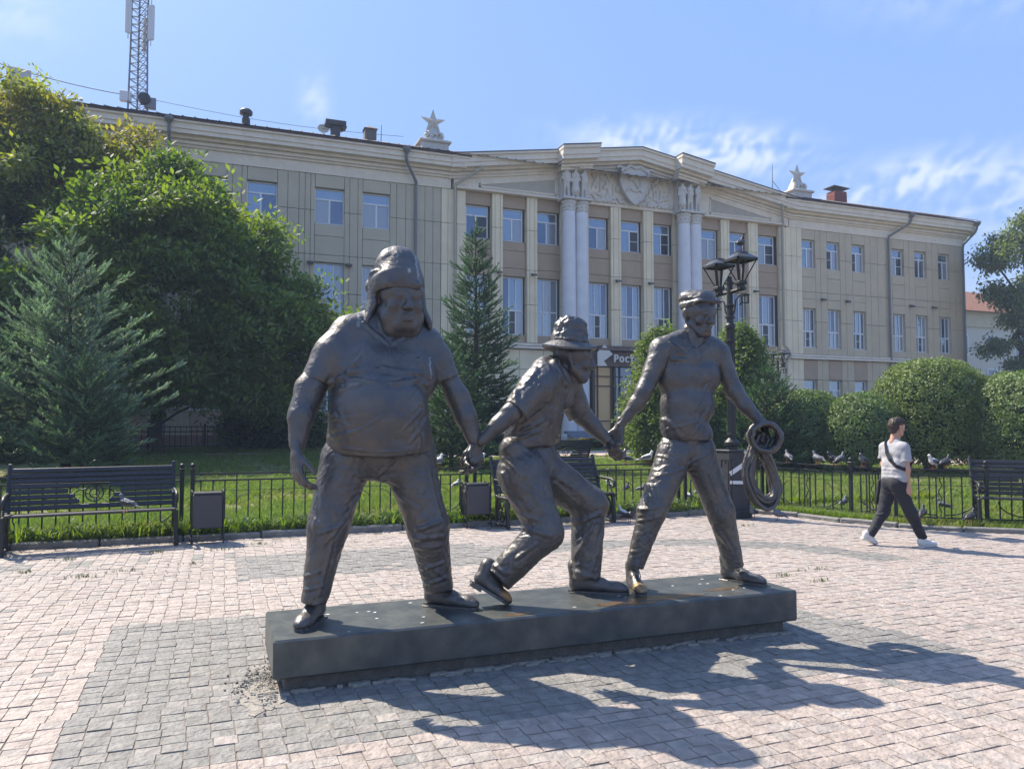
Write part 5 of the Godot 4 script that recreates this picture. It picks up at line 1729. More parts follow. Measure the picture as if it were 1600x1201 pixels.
func leaning_man() -> void:
	var o := thing("bronze_statue", "bronze statue of a man in a brimmed hat, striding bent forward, middle of three", "statue", V(2.25, 0.32, -5.2), 0.0, "bronze men holding hands on the plinth")
	var t := Vox.new(0.011, 56.0)
	var s := Vox.new(0.011, 54.0)
	var b := Vox.new(0.0125, 80.0)
	var tf := []
	var sf := []
	# trousers
	t.cone(V(-0.149,1.020,0.000), V(-0.055,1.017,-0.020), 0.145, 0.146, V(.35,0,.94), 0.80)
	t.cone(V(-0.188,0.913,0.060), V(-0.049,0.926,-0.060), 0.162, 0.180)
	t.cone(V(-0.211,0.915,0.080), V(-0.079,0.510,0.220), 0.184, 0.131)
	t.cone(V(-0.098,0.510,0.220), V(-0.425,0.143,0.070), 0.131, 0.109, V(0,0,1), 1.0, V(-0.400,0.178,0.080), V(-0.75,-0.66,0.00))
	t.cone(V(0.006,0.923,-0.080), V(0.424,0.655,-0.100), 0.172, 0.143)
	t.cone(V(0.413,0.646,-0.100), V(0.357,0.070,-0.050), 0.143, 0.117, V(0,0,1), 1.0, V(0.358,0.103,-0.050), V(0.00,-1.00,0.00))
	# folds of the trousers
	tf.append([-0.342, 0.664, -0.163, 0.607, 0.014, 0.013])
	tf.append([-0.285, 0.565, -0.106, 0.505, 0.014, 0.013])
	tf.append([-0.394, 0.310, -0.338, 0.422, 0.016, 0.015])
	tf.append([-0.459, 0.310, -0.378, 0.247, 0.019, 0.018])
	tf.append([-0.483, 0.267, -0.408, 0.171, 0.019, 0.018])
	tf.append([-0.315, 0.347, -0.194, 0.452, 0.011, 0.011])
	tf.append([0.214, 0.512, 0.448, 0.606, 0.015, 0.015])
	tf.append([0.388, 0.537, 0.240, 0.243, 0.012, 0.012])
	tf.append([0.469, 0.462, 0.344, 0.143, 0.012, 0.012])
	tf.append([0.189, 0.196, 0.361, 0.136, 0.015, 0.014])
	tf.append([-0.207, 0.793, -0.078, 0.557, 0.011, 0.011])
	tf.append([-0.342, 0.795, -0.202, 0.563, 0.011, 0.011])
	tf.append([0.005, 0.911, 0.237, 0.784, 0.012, 0.011])
	tf.append([-0.361, 1.031, -0.275, 0.904, 0.011, 0.011])
	tf.append([-0.378, 0.926, -0.326, 0.709, 0.011, 0.011])
	tf.append([0.055, 0.841, 0.268, 0.664, 0.012, 0.011])
	tf.append([-0.100, 1.044, -0.146, 0.710, 0.009, 0.009])
	# waistband and belt
	t.cone(V(-0.285,1.089,0.080), V(-0.010,1.081,-0.040), 0.101, 0.114, V(.35,0,.94), 1.00)
	# short sleeved shirt, leaning forward
	s.cone(V(0.040,1.621,0.000), V(0.163,1.606,-0.040), 0.161, 0.144, V(.35,0,.94), 0.90)
	s.cone(V(0.051,1.573,0.000), V(-0.102,1.327,0.020), 0.180, 0.196, V(.35,0,.94), 0.85)
	s.cone(V(-0.091,1.350,0.020), V(-0.148,1.131,0.010), 0.206, 0.187, V(.35,0,.94), 0.85, V(-0.138,1.099,0.010), V(0.10,-1.00,0.00))
	s.cone(V(-0.001,1.351,0.000), V(-0.019,1.139,-0.020), 0.160, 0.151, V(.35,0,.94), 0.85, V(-0.138,1.099,0.010), V(0.10,-1.00,0.00))
	s.cone(V(-0.034,1.604,0.100), V(-0.126,1.517,0.150), 0.134, 0.132)
	s.cone(V(-0.126,1.526,0.150), V(-0.365,1.306,0.240), 0.132, 0.097, V(0,0,1), 1.0, V(-0.324,1.342,0.220), V(-0.70,-0.60,0.20))
	s.cone(V(0.237,1.573,-0.120), V(0.385,1.310,-0.170), 0.122, 0.104, V(0,0,1), 1.0, V(0.364,1.329,-0.160), V(0.60,-0.80,0.00))
	# folds of the shirt
	sf.append([-0.136, 1.665, -0.373, 1.422, 0.012, 0.011])
	sf.append([-0.204, 1.325, -0.061, 1.438, 0.011, 0.011])
	sf.append([-0.235, 1.226, -0.076, 1.302, 0.011, 0.011])
	sf.append([-0.323, 1.146, -0.101, 1.226, 0.011, 0.011])
	sf.append([0.012, 1.472, 0.089, 1.326, 0.014, 0.013])
	sf.append([-0.033, 1.325, 0.043, 1.142, 0.014, 0.013])
	sf.append([-0.155, 1.546, -0.314, 1.367, 0.009, 0.009])
	sf.append([-0.300, 1.543, -0.375, 1.280, 0.012, 0.011])
	sf.append([0.019, 1.714, 0.126, 1.558, 0.017, 0.016])
	sf.append([0.126, 1.558, 0.181, 1.552, 0.015, 0.014])
	sf.append([0.017, 1.717, 0.138, 1.755, 0.019, 0.018])
	sf.append([0.138, 1.755, 0.296, 1.564, 0.018, 0.017])
	# arms and neck
	b.cone(V(0.091,1.637,-0.020), V(0.187,1.701,0.000), 0.105, 0.095)
	b.cone(V(-0.001,1.563,0.000), V(-0.114,1.140,0.000), 0.104, 0.112)
	b.cone(V(-0.126,1.526,0.150), V(-0.347,1.346,0.230), 0.082, 0.071)
	b.cone(V(-0.347,1.346,0.230), V(-0.433,1.271,0.220), 0.073, 0.062)
	b.cone(V(-0.433,1.271,0.220), V(-0.556,1.149,0.200), 0.062, 0.044)
	b.cone(V(0.237,1.573,-0.120), V(0.391,1.339,-0.160), 0.078, 0.079)
	b.cone(V(0.391,1.339,-0.160), V(0.469,1.260,-0.150), 0.079, 0.070)
	b.cone(V(0.469,1.260,-0.150), V(0.581,1.141,-0.100), 0.070, 0.050)
	var view := V(-0.42, 0, 0.907)
	var g := bgeo()
	t.build(g, Transform3D.IDENTITY, strokes(tf, view, soft_noise(11, 4.5), 0.005, V(1.5, 0.35, 1.5), 0.008))
	part("trousers", g, bronze, o)
	g = bgeo()
	s.build(g, Transform3D.IDENTITY, strokes(sf, view, soft_noise(12, 5.0), 0.005, V(1.2, 0.5, 1.2), 0.008))
	part("shirt", g, bronze, o)
	g = bgeo()
	b.build(g, Transform3D.IDENTITY, strokes([], view, soft_noise(13, 9.0), 0.006))
	head(g, facing(V(0.93, 0, 0.36), 0.08, 0.0, V(0.225, 1.742, 0.02), 1.48), 0.1)
	hand(g, frame(V(0.55, 0.85, 0.0), V(0.3, -0.2, 0.9), V(-0.55, 1.155, 0.16), 1.4), -1.0, 0.8, 0.5, 0.7)
	hand(g, frame(V(-0.5, 0.85, -0.1), V(0.75, 0.3, -0.5), V(0.575, 1.145, -0.10), 1.4), 1.0, 0.9, 0.5, 0.7)
	part("body", g, bronze, o)
	# the bucket hat
	var h := Vox.new(0.009, 110.0)
	var tilt := V(0.10, 1, -0.03).normalized()
	var hc := V(0.205, 1.868, 0.01)
	var side := V(1, -0.10, 0).normalized()
	h.cone(hc + tilt * 0.02, hc + tilt * 0.115, 0.140, 0.118, side, 1.08)
	h.cone(hc + tilt * 0.11, hc + tilt * 0.145, 0.095, 0.085)
	h.cut(hc + tilt * 0.235 - side * 0.03, hc + tilt * 0.235 + side * 0.03, 0.055, 0.055)
	g = bgeo()
	h.build(g, Transform3D.IDENTITY, strokes([[0.08, 1.88, 0.32, 1.855, 0.010, -0.008]], view, soft_noise(14, 18.0), 0.016))
	var hat := part("brimmed_hat", g, bronze, o)
	var br := bgeo()
	var ring := []
	for lay in 3:
		for k in 33:
			var an := TAU * k / 32.0
			var rr: float = [0.13, 0.16, 0.198][lay]
			var w := V(cos(an) * rr * 1.06, [0.012, -0.008, -0.038][lay] + 0.014 * sin(an * 2.0 + 0.6) * lay * 0.5 + 0.022 * lay * 0.5 * smoothstep(0.2, 1.0, cos(an)), sin(an) * rr)
			ring.append(hc + side * w.x + tilt * w.y + V(0, 0, 1) * w.z)
	for lay in 2:
		for k in 32:
			var a: Vector3 = ring[lay * 33 + k]
			var b2: Vector3 = ring[lay * 33 + k + 1]
			var c2: Vector3 = ring[(lay + 1) * 33 + k + 1]
			var d2: Vector3 = ring[(lay + 1) * 33 + k]
			br.quad(a, d2, c2, b2)
			var dn := V(0, -0.014, 0)
			br.quad(b2 + dn, c2 + dn, d2 + dn, a + dn)
			if lay == 1: br.quad(d2, d2 + dn, c2 + dn, c2)
	part("brim", br, bronze, hat)
	shoe("shoe", o, V(-0.535, 0.135, 0.03), V(-0.33, 0.0, 0.11), 1.2, bronze, V(0.55, 0.8, 0), Color(0.45, 0.24, 0.09))
	shoe("shoe", o, V(0.305, 0.0, -0.11), V(0.64, 0.0, 0.10), 1.28, bronze, UP, Color(), 0.02)

func thin_man() -> void:
	var o := thing("bronze_statue", "bronze statue of a thin man in a flat cap and jersey, right of three", "statue", V(3.45, 0.32, -5.2), 0.0, "bronze men holding hands on the plinth")
	var t := Vox.new(0.0105, 70.0)
	var s := Vox.new(0.0105, 60.0)
	var b := Vox.new(0.0115, 85.0)
	var tf := []
	var sf := []
	# trousers
	t.cone(V(-0.078,1.069,0.000), V(0.142,1.066,0.000), 0.136, 0.138, V(-.3,0,.95), 0.85)
	t.cone(V(-0.091,1.004,0.000), V(-0.328,0.594,0.050), 0.146, 0.114)
	t.cone(V(-0.328,0.594,0.050), V(-0.483,0.136,0.030), 0.111, 0.069, V(0,0,1), 1.0, V(-0.477,0.174,0.030), V(-0.20,-1.00,0.00))
	t.cone(V(0.147,1.000,0.000), V(0.283,0.582,0.080), 0.143, 0.112)
	t.cone(V(0.283,0.582,0.080), V(0.421,0.092,0.080), 0.112, 0.080, V(0,0,1), 1.0, V(0.422,0.132,0.080), V(0.20,-1.00,0.00))
	# folds of the trousers
	tf.append([-0.075, 0.962, -0.252, 1.028, 0.010, 0.010])
	tf.append([-0.069, 0.937, -0.294, 0.872, 0.010, 0.010])
	tf.append([-0.035, 0.961, 0.118, 1.022, 0.010, 0.010])
	tf.append([-0.005, 0.910, 0.081, 0.645, 0.010, 0.010])
	tf.append([0.040, 0.886, 0.150, 0.594, 0.010, 0.010])
	tf.append([0.142, 0.882, 0.249, 0.587, 0.010, 0.010])
	tf.append([0.129, 0.494, 0.274, 0.290, 0.010, 0.010])
	tf.append([0.206, 0.466, 0.345, 0.237, 0.010, 0.010])
	tf.append([-0.478, 0.615, -0.293, 0.652, 0.012, 0.012])
	tf.append([-0.500, 0.520, -0.322, 0.576, 0.010, 0.009])
	tf.append([-0.555, 0.289, -0.461, 0.318, 0.010, 0.009])
	tf.append([-0.338, 0.800, -0.379, 0.464, 0.010, 0.009])
	# sleeveless jersey
	s.cone(V(-0.109,1.807,-0.020), V(0.265,1.819,-0.020), 0.152, 0.150, V(-.3,0,.95), 0.75)
	s.cone(V(-0.041,1.635,0.000), V(0.162,1.639,0.000), 0.187, 0.174, V(-.3,0,.95), 0.75)
	s.cone(V(-0.022,1.421,0.020), V(0.097,1.412,0.020), 0.182, 0.168, V(-.3,0,.95), 0.78)
	s.cone(V(-0.030,1.260,0.020), V(0.082,1.168,0.020), 0.179, 0.163, V(-.3,0,.95), 0.80, V(-0.010,1.129,0.050), V(0.05,-1.00,0.00))
	s.cone(V(-0.144,1.877,-0.020), V(0.012,1.955,-0.020), 0.091, 0.076)
	s.cone(V(0.297,1.887,-0.020), V(0.169,1.950,-0.020), 0.093, 0.077)
	# folds of the jersey
	sf.append([-0.246, 1.378, -0.093, 1.158, 0.010, 0.010])
	sf.append([0.137, 1.380, -0.035, 1.158, 0.010, 0.010])
	sf.append([-0.177, 1.232, 0.075, 1.305, 0.010, 0.009])
	sf.append([-0.144, 1.772, 0.059, 1.768, 0.015, 0.015])
	sf.append([0.159, 1.581, 0.004, 1.378, 0.010, 0.010])
	sf.append([-0.243, 1.573, -0.243, 1.280, 0.010, 0.010])
	sf.append([-0.163, 1.898, -0.022, 1.796, 0.013, 0.013])
	sf.append([0.149, 1.900, -0.010, 1.796, 0.013, 0.013])
	# arms and neck
	b.cone(V(0.095,1.870,-0.020), V(0.101,2.008,0.000), 0.102, 0.092)
	b.cone(V(0.050,1.790,0.000), V(0.023,1.128,0.000), 0.122, 0.122)
	b.cone(V(-0.055,1.891,-0.020), V(-0.179,1.856,-0.020), 0.081, 0.101)
	b.cone(V(-0.179,1.846,-0.020), V(-0.357,1.518,0.000), 0.101, 0.070)
	b.cone(V(-0.357,1.518,0.000), V(-0.420,1.419,-0.020), 0.072, 0.062)
	b.cone(V(-0.420,1.419,-0.020), V(-0.528,1.260,-0.060), 0.062, 0.042)
	b.cone(V(0.248,1.901,-0.020), V(0.337,1.840,0.000), 0.083, 0.098)
	b.cone(V(0.337,1.840,0.000), V(0.434,1.527,0.080), 0.098, 0.072)
	b.cone(V(0.434,1.527,0.080), V(0.483,1.412,0.150), 0.075, 0.064)
	b.cone(V(0.483,1.412,0.150), V(0.592,1.260,0.220), 0.064, 0.046)
	var view := V(-0.56, 0, 0.83)
	var g := bgeo()
	t.build(g, Transform3D.IDENTITY, strokes(tf, view, soft_noise(21, 5.0), 0.004, V(1.8, 0.35, 1.8), 0.007))
	part("trousers", g, bronze, o)
	g = bgeo()
	s.build(g, Transform3D.IDENTITY, strokes(sf, view, soft_noise(22, 5.0), 0.004, V(1.0, 0.6, 1.0), 0.006))
	part("jersey", g, bronze, o)
	g = bgeo()
	b.build(g, Transform3D.IDENTITY, strokes([], view, soft_noise(23, 9.0), 0.007))
	head(g, facing(V(0.12, 0, 1), 0.16, 0.0, V(0.135, 2.125, 0.03), 1.42), 0.0)
	hand(g, frame(V(0.2, 0.98, 0.05), V(-0.75, 0.0, 0.55), V(-0.535, 1.255, -0.065), 1.4), -1.0, 0.85, 0.6, 0.8)
	hand(g, frame(V(-0.12, 0.95, -0.3), V(-0.85, 0.1, -0.5), V(0.59, 1.255, 0.23), 1.45), 1.0, 1.25, 0.6, 0.9)
	part("body", g, bronze, o)
	var c := Vox.new(0.009, 110.0)
	c.cone(V(0.115, 2.225, 0.01), V(0.125, 2.235, 0.05), 0.128, 0.125, V(0, 1, 0), 0.62)
	c.cone(V(0.105, 2.275, 0.0), V(0.14, 2.27, 0.06), 0.122, 0.118, V(0, 1, 0), 0.6)
	c.cone(V(0.06, 2.235, 0.155), V(0.22, 2.23, 0.165), 0.04, 0.04, V(0, 1, 0), 0.5)
	g = bgeo()
	c.build(g, Transform3D.IDENTITY, strokes([[-0.02, 2.245, 0.25, 2.255, 0.010, -0.008]], view, soft_noise(24, 12.0), 0.008), streaks([[V(-0.01, 2.25, 0), 0.05, 0.012], [V(0.03, 2.25, 0), 0.05, 0.006]]))
	part("flat_cap", g, bronze, o)
	shoe("laced_shoe", o, V(-0.425, 0.0, -0.08), V(-0.505, 0.0, 0.20), 1.15, bronze, UP, Color(0.50, 0.33, 0.16), 0.015, true)
	shoe("laced_shoe", o, V(0.455, 0.0, -0.09), V(0.585, 0.0, 0.235), 1.15, bronze, UP, Color(), 0.015, true)
	# the rope he carries
	var rope := thing("bronze_rope", "coiled bronze rope hanging from the thin man's left hand", "rope", V(4.0, 0.94, -4.97))
	var rg := bgeo()
	var off := V(-0.55, -0.62, -0.23)
	var rr := RandomNumberGenerator.new()
	rr.seed = 6
	var cview := V(0.83, 0, 0.56)
	for k in 8:
		var ring := []
		var rad := 0.112 - 0.006 * (k % 3)
		for i in 29:
			var an := TAU * i / 28.0
			ring.append(V(0.585, 1.165, 0.25) + off + cview * (cos(an) * rad) + UP * (sin(an) * rad) + V(-0.56, 0, 0.83) * (0.035 * k - 0.10) + V(rr.randfn(), rr.randfn(), rr.randfn()) * 0.004)
		rg.tube(ring, 0.021, 8)
	for k in 16:
		var pts := []
		var e := V(-0.56, 0, 0.83) * rr.randf_range(-0.065, 0.065)
		var u := rr.randf_range(-0.045, 0.045)
		for p in [V(0.53, 1.17, 0.25), V(0.49, 1.05, 0.24), V(0.445, 0.90, 0.23), V(0.455, 0.79, 0.23), V(0.52, 0.69, 0.23), V(0.60, 0.645, 0.23), V(0.68, 0.67, 0.23), V(0.705, 0.76, 0.23), V(0.675, 0.88, 0.23), V(0.62, 0.98, 0.24), V(0.575, 1.06, 0.24), V(0.56, 1.17, 0.25)]:
			var ctr := V(0.58, 0.83, 0.23)
			pts.append(p + off + (p - ctr).normalized() * u + e + V(rr.randfn(), rr.randfn(), rr.randfn()) * 0.007)
		var cv := Curve3D.new()
		for i in pts.size():
			var tan: Vector3 = (pts[mini(i + 1, pts.size() - 1)] - pts[maxi(i - 1, 0)]) * 0.17
			cv.add_point(pts[i], -tan, tan)
		var fine := []
		for i in 44: fine.append(cv.sample_baked(cv.get_baked_length() * i / 43.0, true))
		rg.tube(fine, 0.019, 7)
	part("coils", rg, bronze, rope)

func plinth() -> void:
	var o := thing("statue_plinth", "long low dark plinth slab under the three bronze figures", "plinth", V(2.25, 0.0, -5.15))
	var pm := mat("plinth_bronze", lin(0.125, 0.132, 0.134), 0.38, 0.35, noise_tex(84, 0.012, Color(0.72, 0.75, 0.76), Color(1.0, 1.0, 0.96), 5, 512), 0.7, noise_tex(85, 0.03, Color(), Color(), 5, 512, true, 3.0), 0.25)
	var g := Geo.new()
	g.box(V(0, 0.205, 0.0), V(3.84, 0.23, 0.77), Basis.IDENTITY, 0.012)
	part("slab", g, pm, o)
	var f := Geo.new()
	f.box(V(0, 0.04, 0.0), V(3.70, 0.098, 0.61), Basis.IDENTITY, 0.008)
	part("footing", f, mat("plinth_footing", lin(0.16, 0.15, 0.135), 0.85, 0.0, mats["split_granite"].albedo_texture, 1.5, mats["split_granite"].normal_texture, 0.6), o)
	# spots rubbed bright by hands and shoes
	var w := Geo.new()
	var r := RandomNumberGenerator.new()
	r.seed = 14
	for e in [[0.42, 0.28, 0.15, 0.06], [0.86, 0.22, 0.30, 0.075], [1.40, 0.15, 0.16, 0.03], [-0.34, 0.31, 0.10, 0.03], [0.62, 0.33, 0.12, 0.03]]:
		var pp := PackedVector2Array()
		for i in 22:
			var an := TAU * i / 22.0
			var k := r.randf_range(0.75, 1.2)
			pp.append(Vector2(e[0] + cos(an) * e[2] * k, -e[1] + sin(an) * e[3] * k))
		w.extrude(pp, 0.3205, 0.3222, Transform3D(Basis(V(1, 0, 0), V(0, 0, -1), UP), Vector3.ZERO))
	part("worn_bronze", w, mat("rubbed_bronze", lin(0.34, 0.20, 0.10), 0.3, 0.6, mats["plinth_bronze"].albedo_texture, 2.0), o)
	var d := Geo.new()
	for i in 26:
		var pp := PackedVector2Array()
		var cx := r.randf_range(-1.8, 1.8)
		var cz := r.randf_range(-0.3, 0.34)
		for k in 7:
			var an := TAU * k / 7.0
			pp.append(Vector2(cx + cos(an) * r.randf_range(0.006, 0.02), -cz + sin(an) * r.randf_range(0.004, 0.012)))
		d.extrude(pp, 0.3205, 0.3215, Transform3D(Basis(V(1, 0, 0), V(0, 0, -1), UP), Vector3.ZERO))
	part("bird_droppings", d, mat("dropping_white", lin(0.6, 0.6, 0.56), 0.8), o)

# ---------------------------------------------------------------- street furniture
func iron() -> StandardMaterial3D:
	return mat("black_iron_paint", lin(0.014, 0.016, 0.018), 0.5, 0.0)

func bar_mesh(h: float, w: float) -> ArrayMesh:
	var key := "bar%.2f_%.3f" % [h, w]
	if not wall_cache.has(key): wall_cache[key] = Geo.new().box(V(0, h * 0.5, 0), V(w, h, w)).mesh()
	return wall_cache[key]

func railing(label: String, pts: Array, double_posts := true) -> void:
	var o := thing("iron_railing", label, "fence", V(pts[0].x, 0.02, pts[0].z))
	var m := iron()
	var post := Geo.new()
	post.box(V(0, 0.45, 0), V(0.055, 0.9, 0.055), Basis.IDENTITY, 0.006)
	post.box(V(0, 0.91, 0), V(0.075, 0.03, 0.075), Basis.IDENTITY, 0.006)
	post.ball(V(0, 0.965, 0), Vector3.ONE * 0.036, 10, 7)
	var postm := post.mesh()
	var circ := Geo.new()
	var cp := []
	for i in 17: cp.append(V(cos(TAU * i / 16.0), sin(TAU * i / 16.0), 0) * 0.04)
	circ.tube(cp, 0.006, 5, false)
	var circm := circ.mesh()
	var wave := Geo.new()
	var wp := []
	for i in 21: wp.append(V(0.022 * sin(i * 0.9) * smoothstep(0, 5, i) * smoothstep(20, 15, i), 0.12 + 0.62 * i / 20.0, 0))
	wave.tube(wp, 0.008, 6)
	var wavem := wave.mesh()
	var arc := Geo.new()
	var ap := []
	for i in 9:
		var an := PI * 0.5 * i / 8.0
		ap.append(V(0.16 * (1.0 - cos(an)) - 0.16, 0.42 + 0.13 * sin(an) - 0.0, 0))
	arc.tube(ap, 0.005, 5)
	var arcm := arc.mesh()
	var big := Geo.new()
	var bp := []
	for i in 11:
		var an := PI * 0.5 * i / 10.0
		bp.append(V(0.42 - 0.42 * sin(an), 0.14 + 0.24 * (1.0 - cos(an)) , 0))
	big.tube(bp, 0.010, 6)
	var bigm := big.mesh()
	var base: Vector3 = o.position
	for i in pts.size() - 1:
		var a: Vector3 = pts[i]
		var b: Vector3 = pts[i + 1]
		var d := b - a
		var ln := d.length()
		d = d / ln
		var yaw := atan2(-d.z, d.x)
		var put := func(called: String, mesh, at: float, flip := false):
			var p := part(called, mesh, m, o, a + d * at - base)
			p.position.y = 0
			p.rotation.y = yaw + (PI if flip else 0.0)
			return p
		var g0 := 0.07 if double_posts else 0.0
		put.call("post", postm, g0)
		if double_posts or i == pts.size() - 2: put.call("post", postm, ln - g0)
		var rail := Geo.new()
		rail.box(V(ln * 0.5, 0.845, 0), V(ln - 2 * g0 - 0.05, 0.022, 0.03))
		rail.box(V(ln * 0.5, 0.75, 0), V(ln - 2 * g0 - 0.05, 0.022, 0.03))
		rail.box(V(ln * 0.5, 0.10, 0), V(ln - 2 * g0 - 0.05, 0.022, 0.03))
		rail.box(V(ln * 0.5, 0.60, 0), V(ln - 2 * g0 - 0.3, 0.007, 0.007))
		put.call("rail", rail, 0.0)
		var n := int(round((ln - 0.3) / 0.17))
		n += n % 2
		var step := (ln - 0.36) / n
		for k in n + 1:
			var at := 0.18 + step * k
			if k == n / 2:
				put.call("wavy_bar", wavem, at)
				put.call("ring_ornament", circm, at).position.y = 0.797
				put.call("bar", bar_mesh(0.64, 0.018), at - 0.055).position.y = 0.10
				put.call("bar", bar_mesh(0.64, 0.018), at + 0.055).position.y = 0.10
				continue
			var tall := k % 6 == 3
			var b2 = put.call("bar", bar_mesh(0.74 if tall else 0.64, 0.018), at)
			b2.position.y = 0.10
			if k % 2 == 0 and k > 1 and k < n - 1:
				put.call("scroll", arcm, at, k > n / 2)
		put.call("quarter_arch", bigm, 0.16)
		put.call("quarter_arch", bigm, ln - 0.16, true)

func bench(label: String, at: Vector3, turn: float, w := 1.95, sticker := true) -> Node3D:
	var o := thing("park_bench", label, "bench", at, turn, "iron and plank benches round the square")
	var wood := mat("dark_bench_plank", lin(0.036, 0.036, 0.047), 0.5, 0.0, noise_tex(91, 0.03, Color(0.7, 0.7, 0.7), Color(1, 1, 1), 4), 2.0)
	var m := iron()
	for i in 5:
		var g := Geo.new()
		g.box(Vector3.ZERO, V(w - 0.06, 0.03, 0.075), Basis.IDENTITY, 0.008)
		part("seat_slat", g, wood, o, V(0, 0.47 - 0.006 * i, 0.22 - 0.095 * i))
	for i in 8:
		var y := 0.52 + 0.066 * i
		var z := -0.24 - 0.028 * i
		if i > 0 and i < 5:      # short slats either side of the round emblem
			for s in [-1.0, 1.0]:
				var g := Geo.new()
				var ln: float = w * 0.5 - 0.03 - [0.0, 0.17, 0.22, 0.30, 0.17][i]
				g.box(Vector3.ZERO, V(ln, 0.06, 0.026), Basis(Vector3.RIGHT, -0.36), 0.008)
				part("back_slat", g, wood, o, V(s * (w * 0.5 - 0.03 - ln * 0.5), y, z))
		else:
			var g := Geo.new()
			g.box(Vector3.ZERO, V(w - 0.06, 0.06, 0.026), Basis(Vector3.RIGHT, -0.36), 0.008)
			part("back_slat", g, wood, o, V(0, y, z))
	var em := Geo.new()
	for rr in [0.105, 0.055]:
		var ring := []
		for i in 21: ring.append(V(cos(TAU * i / 20.0) * rr, 0.68 + sin(TAU * i / 20.0) * rr, -0.305 - sin(TAU * i / 20.0) * rr * 0.4))
		em.tube(ring, 0.009, 6, false)
	for i in 8:
		var an := TAU * i / 8.0
		em.tube([V(cos(an) * 0.05, 0.68 + sin(an) * 0.05, -0.305 - sin(an) * 0.02), V(cos(an) * 0.105, 0.68 + sin(an) * 0.105, -0.305 - sin(an) * 0.042)], 0.006, 5)
	for s in [-1.0, 1.0]:
		em.tube([V(s * 0.1, 0.74, -0.33), V(s * 0.2, 0.71, -0.315), V(s * 0.26, 0.65, -0.29), V(s * 0.18, 0.6, -0.27)], 0.008, 5)
	var top := []
	for i in 15: top.append(V(lerpf(-0.06, 0.06, i / 14.0), 1.05 + 0.05 * sin(PI * i / 14.0), -0.45))
	em.tube(top, 0.008, 5)
	part("emblem", em, m, o)
	for s in [-1.0, 1.0]:
		var g := Geo.new()
		var x: float = s * (w * 0.5 - 0.02)
		g.box(V(x, 0.235, 0.20), V(0.05, 0.47, 0.07), Basis(Vector3.RIGHT, -0.08), 0.01)
		g.box(V(x, 0.235, -0.22), V(0.05, 0.49, 0.07), Basis(Vector3.RIGHT, 0.14), 0.01)
		g.box(V(x, 0.44, 0.0), V(0.045, 0.05, 0.5), Basis.IDENTITY, 0.008)
		g.box(V(x, 0.76, -0.345), V(0.045, 0.66, 0.05), Basis(Vector3.RIGHT, -0.39), 0.008)
		var ring := []
		for i in 23: ring.append(V(x, 0.24 + 0.155 * sin(TAU * i / 22.0), -0.01 + 0.13 * cos(TAU * i / 22.0)))
		g.tube(ring, 0.014, 6, false)
		for i in 6:
			var an := TAU * i / 6.0
			g.tube([V(x, 0.24, -0.01), V(x, 0.24 + 0.15 * sin(an), -0.01 + 0.125 * cos(an))], 0.009, 5)
		g.box(V(x, 0.03, -0.01), V(0.04, 0.03, 0.45), Basis.IDENTITY, 0.006)
		part("side_frame", g, m, o)
		var ar := Geo.new()
		ar.tube([V(x, 0.70, -0.33), V(x, 0.70, -0.1), V(x, 0.69, 0.14), V(x, 0.66, 0.23), V(x, 0.60, 0.25), V(x, 0.57, 0.20), V(x, 0.60, 0.17)], 0.022, 8)
		ar.tube([V(x, 0.68, 0.05), V(x, 0.58, 0.10), V(x, 0.48, 0.17)], 0.014, 6)
		part("armrest", ar, m, o)
	if sticker:
		var st := Geo.new()
		st.box(V(w * 0.5 - 0.02, 0.68, -0.275), V(0.052, 0.055, 0.004), Basis(Vector3.RIGHT, -0.39))
		part("paper_label", st, mat("paper_white", lin(0.75, 0.75, 0.72), 0.8), o)
	return o

func litter_bin(label: String, at: Vector3, turn: float) -> void:
	var o := thing("litter_bin", label, "litter bin", at, turn, "plate sided litter bins on the kerb")
	var m := iron()
	var grey := mat("bin_grey_paint", lin(0.058, 0.056, 0.062), 0.6)
	var g := Geo.new()
	g.box(V(0, 0.42, 0), V(0.36, 0.44, 0.28), Basis.IDENTITY, 0.012)
	part("bin_body", g, grey, o)
	var lid := Geo.new()
	lid.box(V(0, 0.655, 0.0), V(0.35, 0.03, 0.27), Basis.IDENTITY, 0.008)
	part("rim", lid, m, o)
	for s in [-1.0, 1.0]:
		var f := Geo.new()
		for z in [-0.12, 0.12]:
			f.tube([V(s * 0.2, 0.0, z * 1.3), V(s * 0.195, 0.2, z), V(s * 0.195, 0.62, z)], 0.011, 6)
			var curl := []
			for i in 12: curl.append(V(s * 0.195, 0.66 + 0.03 * sin(i * 0.55), z * (1.0) + 0.03 * cos(i * 0.55) - 0.03 * signf(z)))
			f.tube(curl, 0.009, 5)
		var sp := []
		for i in 18: sp.append(V(s * 0.195, 0.36 + 0.2 * cos(i * 0.35), 0.07 * sin(i * 0.7)))
		f.tube(sp, 0.008, 5)
		f.tube([V(s * 0.2, 0.05, -0.16), V(s * 0.2, 0.05, 0.16)], 0.01, 5)
		part("scroll_leg", f, m, o)

